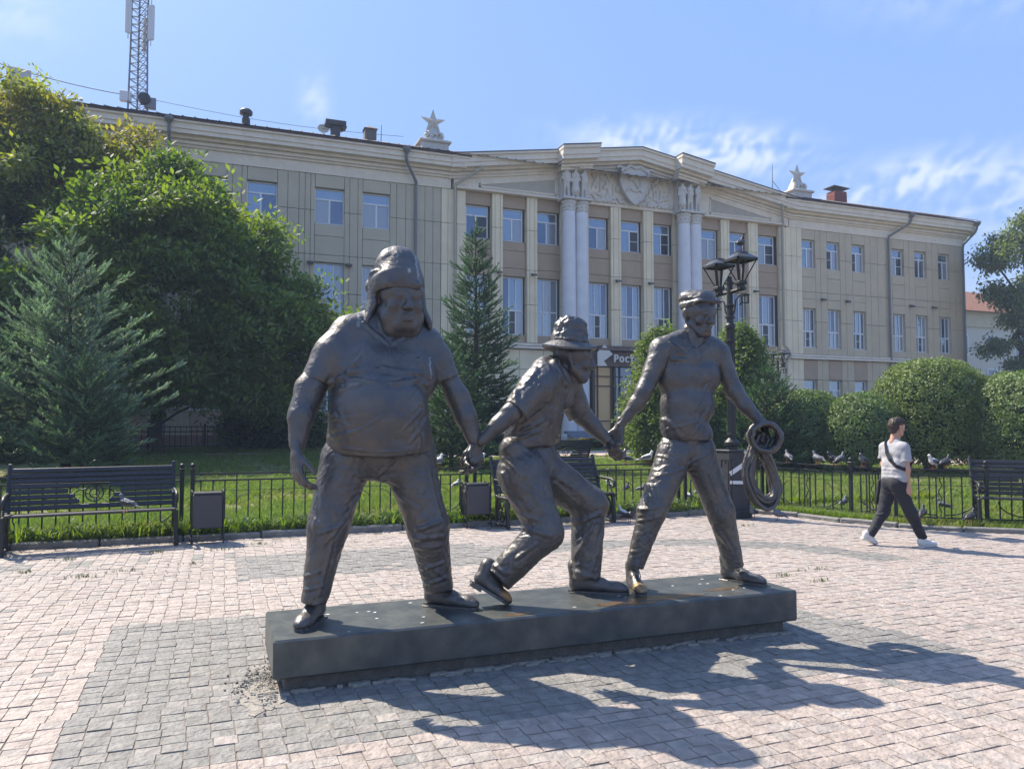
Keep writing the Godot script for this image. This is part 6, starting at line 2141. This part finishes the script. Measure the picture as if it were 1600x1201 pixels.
func lantern(o: Node3D, at: Vector3, m: Material) -> void:
	var g := Geo.new()
	var t := 0.185
	var b := 0.042
	var hgt := 0.36
	for sx in [-1.0, 1.0]:
		for sz in [-1.0, 1.0]: g.tube([V(sx * b, 0, sz * b), V(sx * t, hgt, sz * t)], 0.011, 5)
	for s in [-1.0, 1.0]:
		g.box(V(0, hgt, s * t), V(2 * t + 0.03, 0.03, 0.03))
		g.box(V(s * t, hgt, 0), V(0.03, 0.03, 2 * t + 0.03))
	g.box(V(0, -0.02, 0), V(0.15, 0.06, 0.15), Basis.IDENTITY, 0.01)
	g.box(V(0, -0.09, 0), V(0.10, 0.10, 0.10), Basis.IDENTITY, 0.01)
	g.tube([V(-0.03, 0, 0), V(-0.07, hgt, 0)], 0.022, 6)
	g.tube([V(0.03, 0, 0), V(0.07, hgt, 0)], 0.022, 6)
	var l := part("lantern", g, m, o, at)
	var rf := Geo.new()
	rf.lathe(V(0, hgt + 0.012, 0), [Vector2(0.0, -0.01), Vector2(0.28, 0.0), Vector2(0.28, 0.02), Vector2(0.12, 0.11), Vector2(0.12, 0.13), Vector2(0.0, 0.135)], 4, Basis(UP, PI * 0.25))
	part("lantern_roof", rf, mat("lantern_tin", lin(0.10, 0.10, 0.10), 0.35, 0.6), l)

func street_lamp(label: String, at: Vector3, cabinet: bool) -> void:
	var o := thing("street_lamp", label, "street lamp", at, 0.0, "two armed lantern lamps")
	var m := iron()
	if cabinet:
		var cb := mat("lamp_pedestal_grey", lin(0.036, 0.037, 0.045), 0.55, 0.0, noise_tex(92, 0.02, Color(0.8, 0.8, 0.8), Color(1, 1, 1), 4), 1.0)
		var g := Geo.new()
		g.box(V(0, 0.56, 0), V(0.42, 1.1, 0.42), Basis.IDENTITY, 0.012)
		g.box(V(0, 0.06, 0), V(0.46, 0.12, 0.46), Basis.IDENTITY, 0.012)
		g.box(V(0, 1.125, 0), V(0.45, 0.03, 0.45), Basis.IDENTITY, 0.006)
		var ped := part("pedestal", g, cb, o)
		var dr := Geo.new()
		for y in [0.16, 0.98]: dr.box(V(0.0, y, 0.213), V(0.33, 0.014, 0.012))
		for x in [-0.165, 0.165]: dr.box(V(x, 0.57, 0.213), V(0.014, 0.82, 0.012))
		for y in [0.16, 0.98]: dr.box(V(-0.213, y, 0.0), V(0.012, 0.014, 0.33))
		for z in [-0.165, 0.165]: dr.box(V(-0.213, 0.57, z), V(0.012, 0.82, 0.014))
		dr.box(V(-0.216, 0.92, -0.05), V(0.01, 0.1, 0.09))
		dr.box(V(-0.216, 0.95, 0.09), V(0.014, 0.03, 0.03))
		part("door_moulding", dr, cb, ped)
		var tp := Geo.new()
		tp.box(V(0.0, 0.86, 0.2165), V(0.47, 0.075, 0.004), Basis(Vector3.BACK, 0.5))
		tp.box(V(-0.03, 0.6, 0.2165), V(0.36, 0.055, 0.004), Basis(Vector3.BACK, -0.04))
		tp.box(V(0.14, 1.06, 0.22), V(0.2, 0.04, 0.006), Basis(Vector3.BACK, -0.8) * Basis(Vector3.RIGHT, 0.2))
		part("paper_tape", tp, mat("paper_tape_white", lin(0.62, 0.63, 0.64), 0.7), ped)
	var p := Geo.new()
	p.lathe(Vector3.ZERO, [Vector2(0.10, 0.02), Vector2(0.10, 1.2), Vector2(0.13, 1.22), Vector2(0.13, 1.27), Vector2(0.062, 1.34), Vector2(0.058, 3.2), Vector2(0.085, 3.22), Vector2(0.085, 3.27), Vector2(0.06, 3.3), Vector2(0.05, 4.05), Vector2(0.0, 4.07)], 14)
	for i in 8:
		var an := TAU * i / 8.0
		p.tube([V(cos(an) * 0.06, 1.36, sin(an) * 0.06), V(cos(an) * 0.057, 3.2, sin(an) * 0.057)], 0.011, 5)
	for y in [1.4, 2.2, 3.0, 3.4, 3.6]: p.lathe(V(0, y, 0), [Vector2(0.055, -0.025), Vector2(0.086, -0.015), Vector2(0.086, 0.015), Vector2(0.055, 0.025)], 12)
	p.box(V(0, 3.99, 0), V(0.12, 0.03, 0.12), Basis.IDENTITY, 0.005)
	p.box(V(0, 4.05, 0), V(0.05, 0.12, 0.05))
	part("pole", p, m, o)
	var a := Geo.new()
	a.tube([V(0, 3.84, -0.40), V(0, 3.84, 0.40)], 0.03, 10)
	for s in [-1.0, 1.0]:
		a.tube([V(0, 3.4, s * 0.05), V(0, 3.5, s * 0.12), V(0, 3.68, s * 0.16), V(0, 3.76, s * 0.28), V(0, 3.64, s * 0.33), V(0, 3.58, s * 0.27)], 0.016, 6)
		a.box(V(0.0, 3.73, s * 0.40), V(0.12, 0.02, 0.12))
		a.box(V(0.07, 3.66, s * 0.40), V(0.018, 0.14, 0.018)); a.box(V(-0.07, 3.66, s * 0.40), V(0.018, 0.14, 0.018))
		a.box(V(0.0, 3.6, s * 0.40), V(0.12, 0.018, 0.018))
	part("arm", a, m, o)
	for s in [-1.0, 1.0]: lantern(o, V(0, 3.97, s * 0.30), m)

func pigeons() -> void:
	var slate := mat("pigeon_slate", lin(0.10, 0.105, 0.125), 0.6)
	var darkm := mat("pigeon_dark", lin(0.03, 0.03, 0.036), 0.55)
	var pale := mat("pigeon_pale", lin(0.55, 0.54, 0.52), 0.7)
	var red := mat("pigeon_feet", lin(0.25, 0.06, 0.05), 0.6)
	var make := func(called: String, m: Material, wm: Material) -> Node3D:
		var o := thing(called, "", "pigeon", Vector3.ZERO, 0.0, "pigeons about the square")
		var v := Vox.new(0.011, 150.0)
		v.cone(V(0.02, 0.12, 0), V(-0.07, 0.10, 0), 0.058, 0.042)
		v.cone(V(0.05, 0.135, 0), V(0.075, 0.195, 0), 0.036, 0.024)
		v.cone(V(0.082, 0.212, 0), V(0.085, 0.212, 0), 0.026, 0.025)
		v.cone(V(0.10, 0.208, 0), V(0.128, 0.202, 0), 0.008, 0.004)
		v.cone(V(-0.07, 0.098, 0), V(-0.19, 0.062, 0), 0.028, 0.022, UP, 0.5)
		var g := Geo.new()
		v.build(g)
		part("body", g, m, o)
		for s in [-1.0, 1.0]:
			var w := Vox.new(0.011, 170.0)
			w.cone(V(0.03, 0.125, s * 0.05), V(-0.06, 0.11, s * 0.048), 0.036, 0.03, V(0, 0, 1), 0.45)
			w.cone(V(-0.06, 0.11, s * 0.048), V(-0.155, 0.085, s * 0.02), 0.028, 0.01, V(0, 0, 1), 0.5)
			var wg := Geo.new()
			w.build(wg)
			part("wing", wg, wm, o)
			var lg := Geo.new()
			lg.tube([V(0, 0.075, s * 0.022), V(0.0, 0.004, s * 0.024)], 0.005, 5)
			for q in [-0.6, 0.0, 0.6]: lg.tube([V(0, 0.005, s * 0.024), V(0.03, 0.004, s * 0.024 + q * 0.022)], 0.004, 4)
			part("leg", lg, red, o)
		return o
	var protos := [make.call("pigeon", slate, darkm), make.call("pigeon", darkm, darkm), make.call("pigeon", pale, slate), make.call("pigeon", slate, slate)]
	var spots := [
		[V(-1.05, 0.47, -10.88), 2.6, 0, "grey pigeon sitting on the seat edge of the left bench"],
		[V(8.2, 4.52, -10.6), 0.5, 1, "dark pigeon perched on top of the street lamp lantern"],
		[V(6.71, 0.875, -11.9), 2.2, 0, "pigeon on the fence rail left of the thin bronze man's thigh"],
		[V(7.14, 0.875, -11.9), -0.4, 2, "pale pigeon on the fence rail touching the thin bronze man's thigh"],
		[V(3.3, 0.875, -11.9), 0.4, 2, "white and grey pigeon on the fence rail right of the stout man's thigh"],
		[V(4.0, 0.875, -11.9), 0.1, 2, "white pigeon with lowered wings under the joined bronze hands"],
		[V(9.66, 0.875, -11.22), 1.2, 0, "hunched pigeon on the fence rail just right of the rope"],
		[V(9.78, 0.875, -10.62), 1.6, 3, "pigeon on the fence rail, second to the right of the rope"],
		[V(9.86, 0.875, -10.33), 2.5, 1, "dark pigeon on the fence rail beside the black fence post"],
		[V(9.88, 0.875, -10.20), 0.2, 0, "pigeon touching the black fence post on its left side"],
		[V(9.9, 0.875, -9.72), 3.4, 0, "pigeon on the rail behind the walking man's back"],
		[V(10.5, 0.875, -8.9), 3.0, 2, "speckled pigeon on the rail right of the walking man"],
		[V(10.62, 0.875, -8.8), 0.0, 1, "dark pigeon on the rail right of the walking man, facing the bench"],
		[V(-0.08, 0.33, -30.9), 0.5, 1, "dark pigeon on the far path behind the left bench, left one"],
		[V(0.5, 0.43, -32.4), 0.8, 3, "blue grey pigeon on the far path behind the left bench, right one"],
		[V(8.55, 0.04, -15.9), 2.4, 2, "pale pigeon pecking on the lawn behind the middle bench"],
		[V(8.58, 0.04, -15.2), 0.6, 1, "dark pigeon walking on the lawn, between a pale and a brownish one"],
		[V(8.75, 0.04, -14.86), -0.5, 3, "grey pigeon on the lawn, rightmost of three behind the middle bench"],
		[V(8.78, 0.04, -13.08), 2.0, 2, "black and white pigeon on bare soil between the thin man's legs"],
		[V(9.5, 0.04, -13.8), 0.3, 3, "bluish pigeon on bare soil behind the black and white one"],
		[V(6.2, 0.02, -11.1), 1.9, 2, "pale pigeon at the kerb beside the right end of the middle bench"],
		[V(6.15, 0.02, -10.8), -1.2, 1, "dark pigeon on the paving beside the right end of the middle bench"],
		[V(8.3, 0.02, -10.5), 3.6, 0, "pigeon at the foot of the lamp pedestal"],
		[V(8.5, 0.02, -10.13), 1.8, 3, "pigeon on the paving in sun under the bronze rope"],
		[V(10.7, 0.04, -11.0), 0.2, 0, "pigeon on bare soil behind the corner fence post"],
		[V(10.05, 0.12, -8.75), 0.5, 1, "dark pigeon on the kerb in front of the walking man's leading foot"],
		[V(10.5, 0.10, -8.3), 0.1, 1, "dark pigeon on the kerb under the bench at right edge"],
		[V(12.0, 0.04, -10.0), 2.0, 0, "pigeon on the grass behind the fence right of the walking man"],
		[V(5.2, 0.06, -17.2), 0.4, 2, "pale pigeon on the lawn above the right litter bin"],
		[V(2.65, 0.02, -10.95), 1.6, 0, "pigeon at the kerb behind the stout bronze man's left shin"],
	]
	var used_p := {}
	for s in spots:
		var k: int = s[2]
		if used_p.has(k):
			another(protos[k], "pigeon", s[3], s[0], s[1])
		else:
			used_p[k] = true
			protos[k].position = s[0]
			protos[k].rotation.y = s[1]
			protos[k].set_meta("label", s[3])

func walker() -> void:
	var o := thing("person", "person in grey t-shirt and black trousers walking right past the fence", "person", V(8.25, 0.0, -7.6))
	var trousers := mat("black_trousers", lin(0.016, 0.018, 0.026), 0.8)
	var shirt := mat("grey_tshirt", lin(0.34, 0.34, 0.365), 0.85, 0.0, null, 1.0, noise_tex(95, 0.03, Color(), Color(), 3, 256, true, 3.0), 0.25)
	var skin := mat("skin", lin(0.46, 0.26, 0.185), 0.5)
	var hair := mat("brown_hair", lin(0.045, 0.028, 0.020), 0.55, 0.0, null, 1.0, noise_tex(96, 0.12, Color(), Color(), 3, 256, true, 8.0), 0.6)
	var black := mat("black_cloth", lin(0.012, 0.012, 0.015), 0.85)
	var white := mat("white_sneaker", lin(0.62, 0.60, 0.56), 0.6)
	var t := Vox.new(0.0115, 70.0)
	t.cone(V(0.0, 0.82, -0.04), V(-0.01, 0.82, 0.07), 0.125, 0.125)
	t.cone(V(0.0, 0.76, -0.07), V(-0.07, 0.42, -0.12), 0.108, 0.080)
	t.cone(V(-0.07, 0.42, -0.12), V(-0.25, 0.115, -0.18), 0.080, 0.058, V(0, 0, 1), 1.0, V(-0.25, 0.115, -0.18), V(-0.5, -0.85, 0))
	t.cone(V(-0.01, 0.76, 0.09), V(0.115, 0.43, 0.15), 0.108, 0.080)
	t.cone(V(0.115, 0.43, 0.15), V(0.28, 0.09, 0.18), 0.080, 0.062, V(0, 0, 1), 1.0, V(0.28, 0.11, 0.18), V(0.4, -0.9, 0))
	var g := Geo.new()
	t.build(g, Transform3D.IDENTITY, strokes([[0.02, 0.72, 0.16, 0.66, 0.012, 0.008], [0.03, 0.5, 0.19, 0.44, 0.012, 0.008], [0.12, 0.3, 0.25, 0.26, 0.012, 0.008], [-0.16, 0.4, -0.02, 0.46, 0.012, 0.008], [-0.2, 0.24, -0.08, 0.26, 0.012, 0.008], [-0.08, 0.68, 0.08, 0.76, 0.012, 0.008]], V(-0.7, 0, 0.7), soft_noise(31, 7.0), 0.010))
	part("trousers", g, trousers, o)
	var s := Vox.new(0.011, 80.0)
	s.cone(V(0.03, 1.27, -0.12), V(0.03, 1.27, 0.10), 0.085, 0.085)
	s.cone(V(0.03, 1.2, -0.08), V(0.03, 1.2, 0.07), 0.115, 0.115, V(1, 0, 0), 0.9)
	s.cone(V(0.02, 1.05, -0.05), V(0.01, 0.84, -0.04), 0.14, 0.145, V(1, 0, 0), 0.82, V(0, 0.83, 0), V(0, -1, 0))
	s.cone(V(0.02, 1.05, 0.06), V(0.01, 0.84, 0.07), 0.14, 0.145, V(1, 0, 0), 0.82, V(0, 0.83, 0), V(0, -1, 0))
	s.cone(V(0.03, 1.34, -0.04), V(0.03, 1.34, 0.03), 0.06, 0.06)
	s.cone(V(0.04, 1.28, 0.14), V(0.02, 1.08, 0.19), 0.072, 0.070, V(0, 0, 1), 1.0, V(0.02, 1.09, 0.18), V(-0.1, -1, 0.1))
	s.cone(V(0.02, 1.28, -0.16), V(0.04, 1.10, -0.21), 0.070, 0.068, V(0, 0, 1), 1.0, V(0.03, 1.11, -0.2), V(0, -1, -0.1))
	g = Geo.new()
	s.build(g, Transform3D.IDENTITY, strokes([[-0.12, 0.9, 0.08, 0.88, 0.012, 0.006], [-0.1, 1.0, 0.06, 0.94, 0.012, 0.006], [0.0, 1.12, 0.08, 1.0, 0.012, 0.006]], V(-0.7, 0, 0.7), soft_noise(32, 7.0), 0.009))
	part("tshirt", g, shirt, o)
	var b := Vox.new(0.0105, 95.0)
	b.cone(V(0.04, 1.22, 0.15), V(0.02, 1.0, 0.20), 0.042, 0.037)
	b.cone(V(0.02, 1.0, 0.20), V(0.03, 0.79, 0.20), 0.037, 0.024)
	b.cone(V(0.03, 1.22, -0.17), V(0.05, 1.04, -0.22), 0.042, 0.036)
	b.cone(V(0.05, 1.04, -0.22), V(0.16, 0.88, -0.22), 0.035, 0.024)
	b.cone(V(0.06, 1.42, 0), V(0.04, 1.25, 0), 0.054, 0.06)
	b.cone(V(0.03, 1.25, 0), V(0.0, 0.8, 0.01), 0.06, 0.07)
	g = Geo.new()
	b.build(g)
	head(g, facing(V(1, 0, 0.12), 0.10, 0.0, V(0.075, 1.53, 0.0), 0.94), 0.0)
	hand(g, frame(V(0.05, 1, 0), V(0.35, 0, -0.95), V(0.03, 0.79, 0.20), 0.95), -1.0, 0.75, 1.0, 0.5)
	hand(g, frame(V(-0.6, 0.8, 0), V(0.2, 0.1, 0.95), V(0.16, 0.88, -0.22), 0.95), 1.0, 0.8, 1.0, 0.5)
	part("body", g, skin, o)
	var h := Vox.new(0.008, 130.0)
	h.cone(V(0.045, 1.58, 0.0), V(0.085, 1.592, 0.0), 0.088, 0.084)
	h.cone(V(0.145, 1.605, -0.03), V(0.145, 1.605, 0.03), 0.036, 0.036)
	h.cone(V(0.022, 1.54, 0), V(0.012, 1.495, 0), 0.072, 0.05)
	h.cut(V(0.20, 1.50, 0), V(0.15, 1.49, 0), 0.075, 0.06)
	for q in [-1.0, 1.0]: h.cut(V(0.12, 1.47, q * 0.1), V(0.06, 1.46, q * 0.12), 0.055, 0.045)
	g = Geo.new()
	h.build(g, Transform3D.IDENTITY, strokes([], UP, soft_noise(33, 55.0), 0.010, V(1.0, 0.4, 1.0), 0.008))
	part("hair", g, hair, o)
	var st := Geo.new()
	var sp := [V(0.075, 1.36, -0.10), V(0.02, 1.375, -0.10), V(-0.05, 1.32, -0.075), V(-0.085, 1.22, -0.03), V(-0.105, 1.12, 0.04), V(-0.085, 1.04, 0.12), V(-0.02, 1.0, 0.19), V(0.06, 1.0, 0.18), V(0.13, 1.05, 0.10)]
	for i in sp.size() - 1:
		var a: Vector3 = sp[i]
		var c: Vector3 = sp[i + 1]
		var d := (c - a)
		var nrm := ((a + c) * 0.5 - V(0.02, (a.y + c.y) * 0.5, 0.01)).normalized()
		if i < 1: nrm = UP
		var y := d.normalized()
		var z := (nrm - y * nrm.dot(y)).normalized()
		st.box((a + c) * 0.5 + z * 0.008, V(0.042, d.length() + 0.012, 0.010), Basis(y.cross(z), y, z), 0.003)
	st.box(V(0.15, 1.08, 0.05), V(0.06, 0.14, 0.20), Basis(Vector3.RIGHT, 0.3), 0.02)
	part("shoulder_bag", st, black, o)
	for e in [[V(-0.325, 0.085, -0.20), V(-0.17, 0.0, -0.15), V(0.45, 0.85, 0)], [V(0.235, 0.0, 0.18), V(0.475, 0.012, 0.215), UP]]:
		shoe("sneaker", o, e[0], e[1], 0.88, white, e[2], Color(), -0.05)
	var jk := thing("jacket", "black jacket hanging from the walking person's left hand", "jacket", V(8.30, 0.5, -7.84))
	var j := Vox.new(0.0115, 75.0)
	j.cone(V(0.02, 0.42, 0.0), V(-0.03, 0.20, -0.0), 0.045, 0.065, V(0, 0, 1), 0.6)
	j.cone(V(-0.02, 0.3, 0.0), V(-0.08, 0.06, 0.01), 0.05, 0.06, V(0, 0, 1), 0.5)
	j.cone(V(0.0, 0.3, 0.0), V(0.03, 0.10, -0.01), 0.045, 0.05, V(0, 0, 1), 0.5)
	g = Geo.new()
	j.build(g, Transform3D.IDENTITY, strokes([[-0.02, 0.4, -0.06, 0.05, 0.012, 0.009], [0.02, 0.35, 0.03, 0.08, 0.012, 0.009]], V(-0.7, 0, 0.7), soft_noise(34, 9.0), 0.01))
	part("cloth", g, black, jk)

func mast() -> void:
	var o := thing("radio_mast", "lattice radio mast with white antenna panels on the left roof", "mast", V(-4.2, 17.6, -44.0))
	var steel := mat("galvanised_steel", lin(0.22, 0.22, 0.23), 0.5, 0.5)
	var pan := mat("antenna_white", lin(0.62, 0.62, 0.62), 0.5)
	var g := Geo.new()
	var c := []
	for i in 3:
		var an := TAU * i / 3.0 + 0.4
		c.append(V(cos(an), 0, sin(an)) * 0.56)
	for i in 3:
		g.tube([c[i] * 0.95, c[i] * 0.82 + UP * 3.6, c[i] * 0.8 + UP * 6.9], 0.05, 6)
	part("upright", g, steel, o)
	var l := Geo.new()
	for k in 15:
		var y := 0.2 + 0.42 * k
		for i in 3:
			var a: Vector3 = c[i] * 0.86 + UP * y
			var b: Vector3 = c[(i + 1) % 3] * 0.86 + UP * (y + 0.42)
			l.tube([a, b], 0.022, 4)
			l.tube([a, c[(i + 1) % 3] * 0.86 + UP * y], 0.018, 4)
	part("lattice", l, steel, o)
	for e in [[-0.50, 4.3, 1.8, 0.32, 0.3], [0.58, 4.1, 1.9, 0.34, -0.5], [0.22, 3.75, 1.75, 0.3, 1.9]]:
		var p := Geo.new()
		p.box(V(0, e[2] * 0.5, 0), V(e[3], e[2], 0.16), Basis(UP, e[4]), 0.04)
		p.tube([V(0, -0.3, 0), V(0, e[2] + 0.4, 0)], 0.03, 6)
		part("antenna_panel", p, pan, o, V(e[0], e[1], 0.3 if e[4] < 1.0 else -0.35))
	for e in [[-0.55, 0.95, 0.55, pan], [0.62, 0.75, 0.6, steel]]:
		part("equipment_box", Geo.new().box(V(0, 0, 0), V(0.55, e[2], 0.3), Basis.IDENTITY, 0.03), e[3], o, V(e[0], e[1], 0.2))
	part("dish_drum", Geo.new().lathe(V(0.35, 0.9, 0.35), [Vector2(0.0, -0.15), Vector2(0.3, -0.15), Vector2(0.3, 0.15), Vector2(0.0, 0.2)], 14, Basis(Vector3.RIGHT, 1.4)), mat("dark_roof_tin", Color()), o)
	part("rods", Geo.new().tube([V(-0.35, 6.4, 0.2), V(-0.35, 7.8, 0.2)], 0.025, 5).tube([V(0.4, 6.4, 0), V(0.4, 7.6, 0)], 0.025, 5).tube([V(0.05, 6.4, -0.2), V(0.05, 7.9, -0.2)], 0.025, 5), steel, o)
	var w := thing("overhead_wire", "thin dark wire strung from the left edge to the mast", "wire", V(-4.3, 18.7, -44.0))
	var pts := []
	for i in 13:
		var t := i / 12.0
		pts.append(V(-9.0 * t, 1.35 * t * t + 0.15 * t, 0.0))
	part("wire", Geo.new().tube(pts, 0.022, 4, false), mat("dark_roof_tin", Color()), w)
	var w2 := thing("overhead_wire", "faint wire running right from the mast over the roof", "wire", V(-4.0, 18.7, -44.0))
	pts = []
	for i in 13:
		var t := i / 12.0
		pts.append(V(14.0 * t, -0.3 * sin(PI * t) - 0.2 * t, 0.0))
	part("wire", Geo.new().tube(pts, 0.012, 4, false), mat("dark_roof_tin", Color()), w2)

func far_things() -> void:
	var o := thing("street_house", "pale house with a rust orange roof beyond the right end", "house", V(78.0, 0.2, -58.0))
	var wall := mat("house_white", lin(0.55, 0.53, 0.50), 0.85)
	part("wall", Geo.new().box(V(0, 5.3, 0), V(28.0, 10.6, 11.0)), wall, o)
	part("wall_band", Geo.new().box(V(0, 11.3, 0), V(28.3, 1.5, 11.3)), mat("grey_green_cladding", Color()), o)
	var rf := Geo.new()
	rf.quad(V(-14.6, 12.0, 6.2), V(14.6, 12.0, 6.2), V(11.0, 15.2, 0), V(-11.0, 15.2, 0))
	rf.quad(V(14.6, 12.0, -6.2), V(-14.6, 12.0, -6.2), V(-11.0, 15.2, 0), V(11.0, 15.2, 0))
	rf.tri(V(-14.6, 12.0, -6.2), V(-14.6, 12.0, 6.2), V(-11.0, 15.2, 0))
	rf.tri(V(14.6, 12.0, 6.2), V(14.6, 12.0, -6.2), V(11.0, 15.2, 0))
	part("roof", rf, mat("rust_roof", lin(0.42, 0.19, 0.09), 0.7, 0.0, noise_tex(98, 0.03, Color(0.5, 0.5, 0.5), Color(1, 1, 1), 4), 0.4), o)
	for i in 7:
		for j in 3:
			var g := Geo.new()
			g.box(Vector3.ZERO, V(1.4, 2.0, 0.12), Basis.IDENTITY, 0.02)
			var w := part("window", g, mat("white_window_frame", Color()), o, V(-12.0 + 3.9 * i, 2.4 + 3.2 * j, 5.52))
			part("pane", Geo.new().box(Vector3.ZERO, V(1.15, 1.75, 0.04)), mat("deep_glass", Color()), w, V(0, 0, 0.06))
	# low railing by the foot of the left wing, too far to tell its bars one by one
	var f := thing("low_railing", "low dark railing in the shade by the foot of the left wing", "fence", V(1.0, rise(-36.0), -36.6))
	var g := Geo.new()
	var x := -6.0
	while x < 12.0:
		g.box(V(x, 0.5, 0), V(0.03, 0.95, 0.03))
		x += 0.22
	part("bars", g, iron(), f).set_meta("kind", "stuff")
	for y in [0.12, 0.75, 0.97]: part("rail", Geo.new().box(V(3.0, y, 0), V(18.0, 0.04, 0.04)), iron(), f)
	x = -6.0
	while x < 12.1:
		part("post", Geo.new().box(V(0, 0.55, 0), V(0.08, 1.1, 0.08)), iron(), f, V(x, 0, 0))
		x += 2.25

func _ready() -> void:
	rng.seed = 2024
	# camera, sky, sun, exposure
	var cam := Camera3D.new()
	cam.name = "camera"
	cam.position = V(0, 1.6, 0)
	cam.rotation = V(deg_to_rad(2.839), deg_to_rad(-21.0), 0)
	cam.fov = 53.17
	cam.near = 0.05
	cam.far = 4000.0
	add_child(cam)
	var env := Environment.new()
	env.background_mode = Environment.BG_SKY
	env.sky = make_sky()
	env.background_energy_multiplier = 1.0
	env.tonemap_mode = Environment.TONE_MAPPER_LINEAR
	env.tonemap_exposure = 2.35
	env.sdfgi_enabled = true
	env.ssao_enabled = true
	env.ssil_enabled = true
	var we := WorldEnvironment.new()
	we.name = "environment"
	we.environment = env
	add_child(we)
	env.fog_enabled = true
	env.fog_density = 0.0011
	env.fog_light_color = Color(0.80, 0.88, 1.0)
	var sun := DirectionalLight3D.new()
	sun.name = "sun"
	sun.light_energy = 1.3
	sun.light_color = Color(1.0, 0.95, 0.87)
	sun.light_angular_distance = 0.53
	sun.shadow_enabled = true
	add_child(sun)
	sun.look_at_from_position(V(-0.334, 0.760, -0.557) * 50.0, Vector3.ZERO, UP)
	var clock := Time.get_ticks_msec()
	paving()
	lawn()
	paths()
	building()
	print("setting ", Time.get_ticks_msec() - clock); clock = Time.get_ticks_msec()
	vegetation()
	print("plants ", Time.get_ticks_msec() - clock); clock = Time.get_ticks_msec()
	bronze_mat()
	plinth()
	big_man()
	leaning_man()
	thin_man()
	print("bronze ", Time.get_ticks_msec() - clock); clock = Time.get_ticks_msec()
	railing("black iron fence with ring ornaments along the back kerb, behind the bronze men", [V(-8.8, 0, -11.95), V(-4.6, 0, -11.95), V(-0.38, 0, -11.92), V(3.85, 0, -11.9), V(7.85, 0, -11.9), V(9.58, 0, -11.75)])
	railing("black iron fence turning round the corner at right behind the walking person", [V(9.58, 0, -11.68), V(9.92, 0, -10.02), V(10.08, 0, -9.26), V(11.02, 0, -8.43), V(13.2, 0, -7.0)], false)
	bench("dark bench at left with a pigeon on its seat", V(-1.45, 0.0, -11.12), 0.12)
	bench("dark bench mostly hidden behind the leaning bronze man", V(5.03, 0.0, -11.15), 0.06, 1.9, false)
	bench("dark bench cut by the right edge, turned to the square", V(11.55, 0.0, -7.85), -0.73, 1.9, false)
	bench("far bench on the lawn beyond the fence, before the pink path", V(9.2, rise(-20.0), -20.1), PI + 0.1, 1.6, false)
	litter_bin("grey plate sided litter bin beside the left bench", V(-0.1, 0.0, -11.15), 0.05)
	litter_bin("grey plate sided litter bin left of the middle bench", V(3.74, 0.0, -11.3), 0.05)
	street_lamp("black street lamp with two open lanterns and taped pedestal", V(8.2, 0.0, -10.9), true)
	street_lamp("small distant black lamp above the clipped bushes", V(20.5, rise(-24.3) - 0.3, -24.3), false)
	pigeons()
	walker()
	mast()
	far_things()
	print("rest ", Time.get_ticks_msec() - clock)
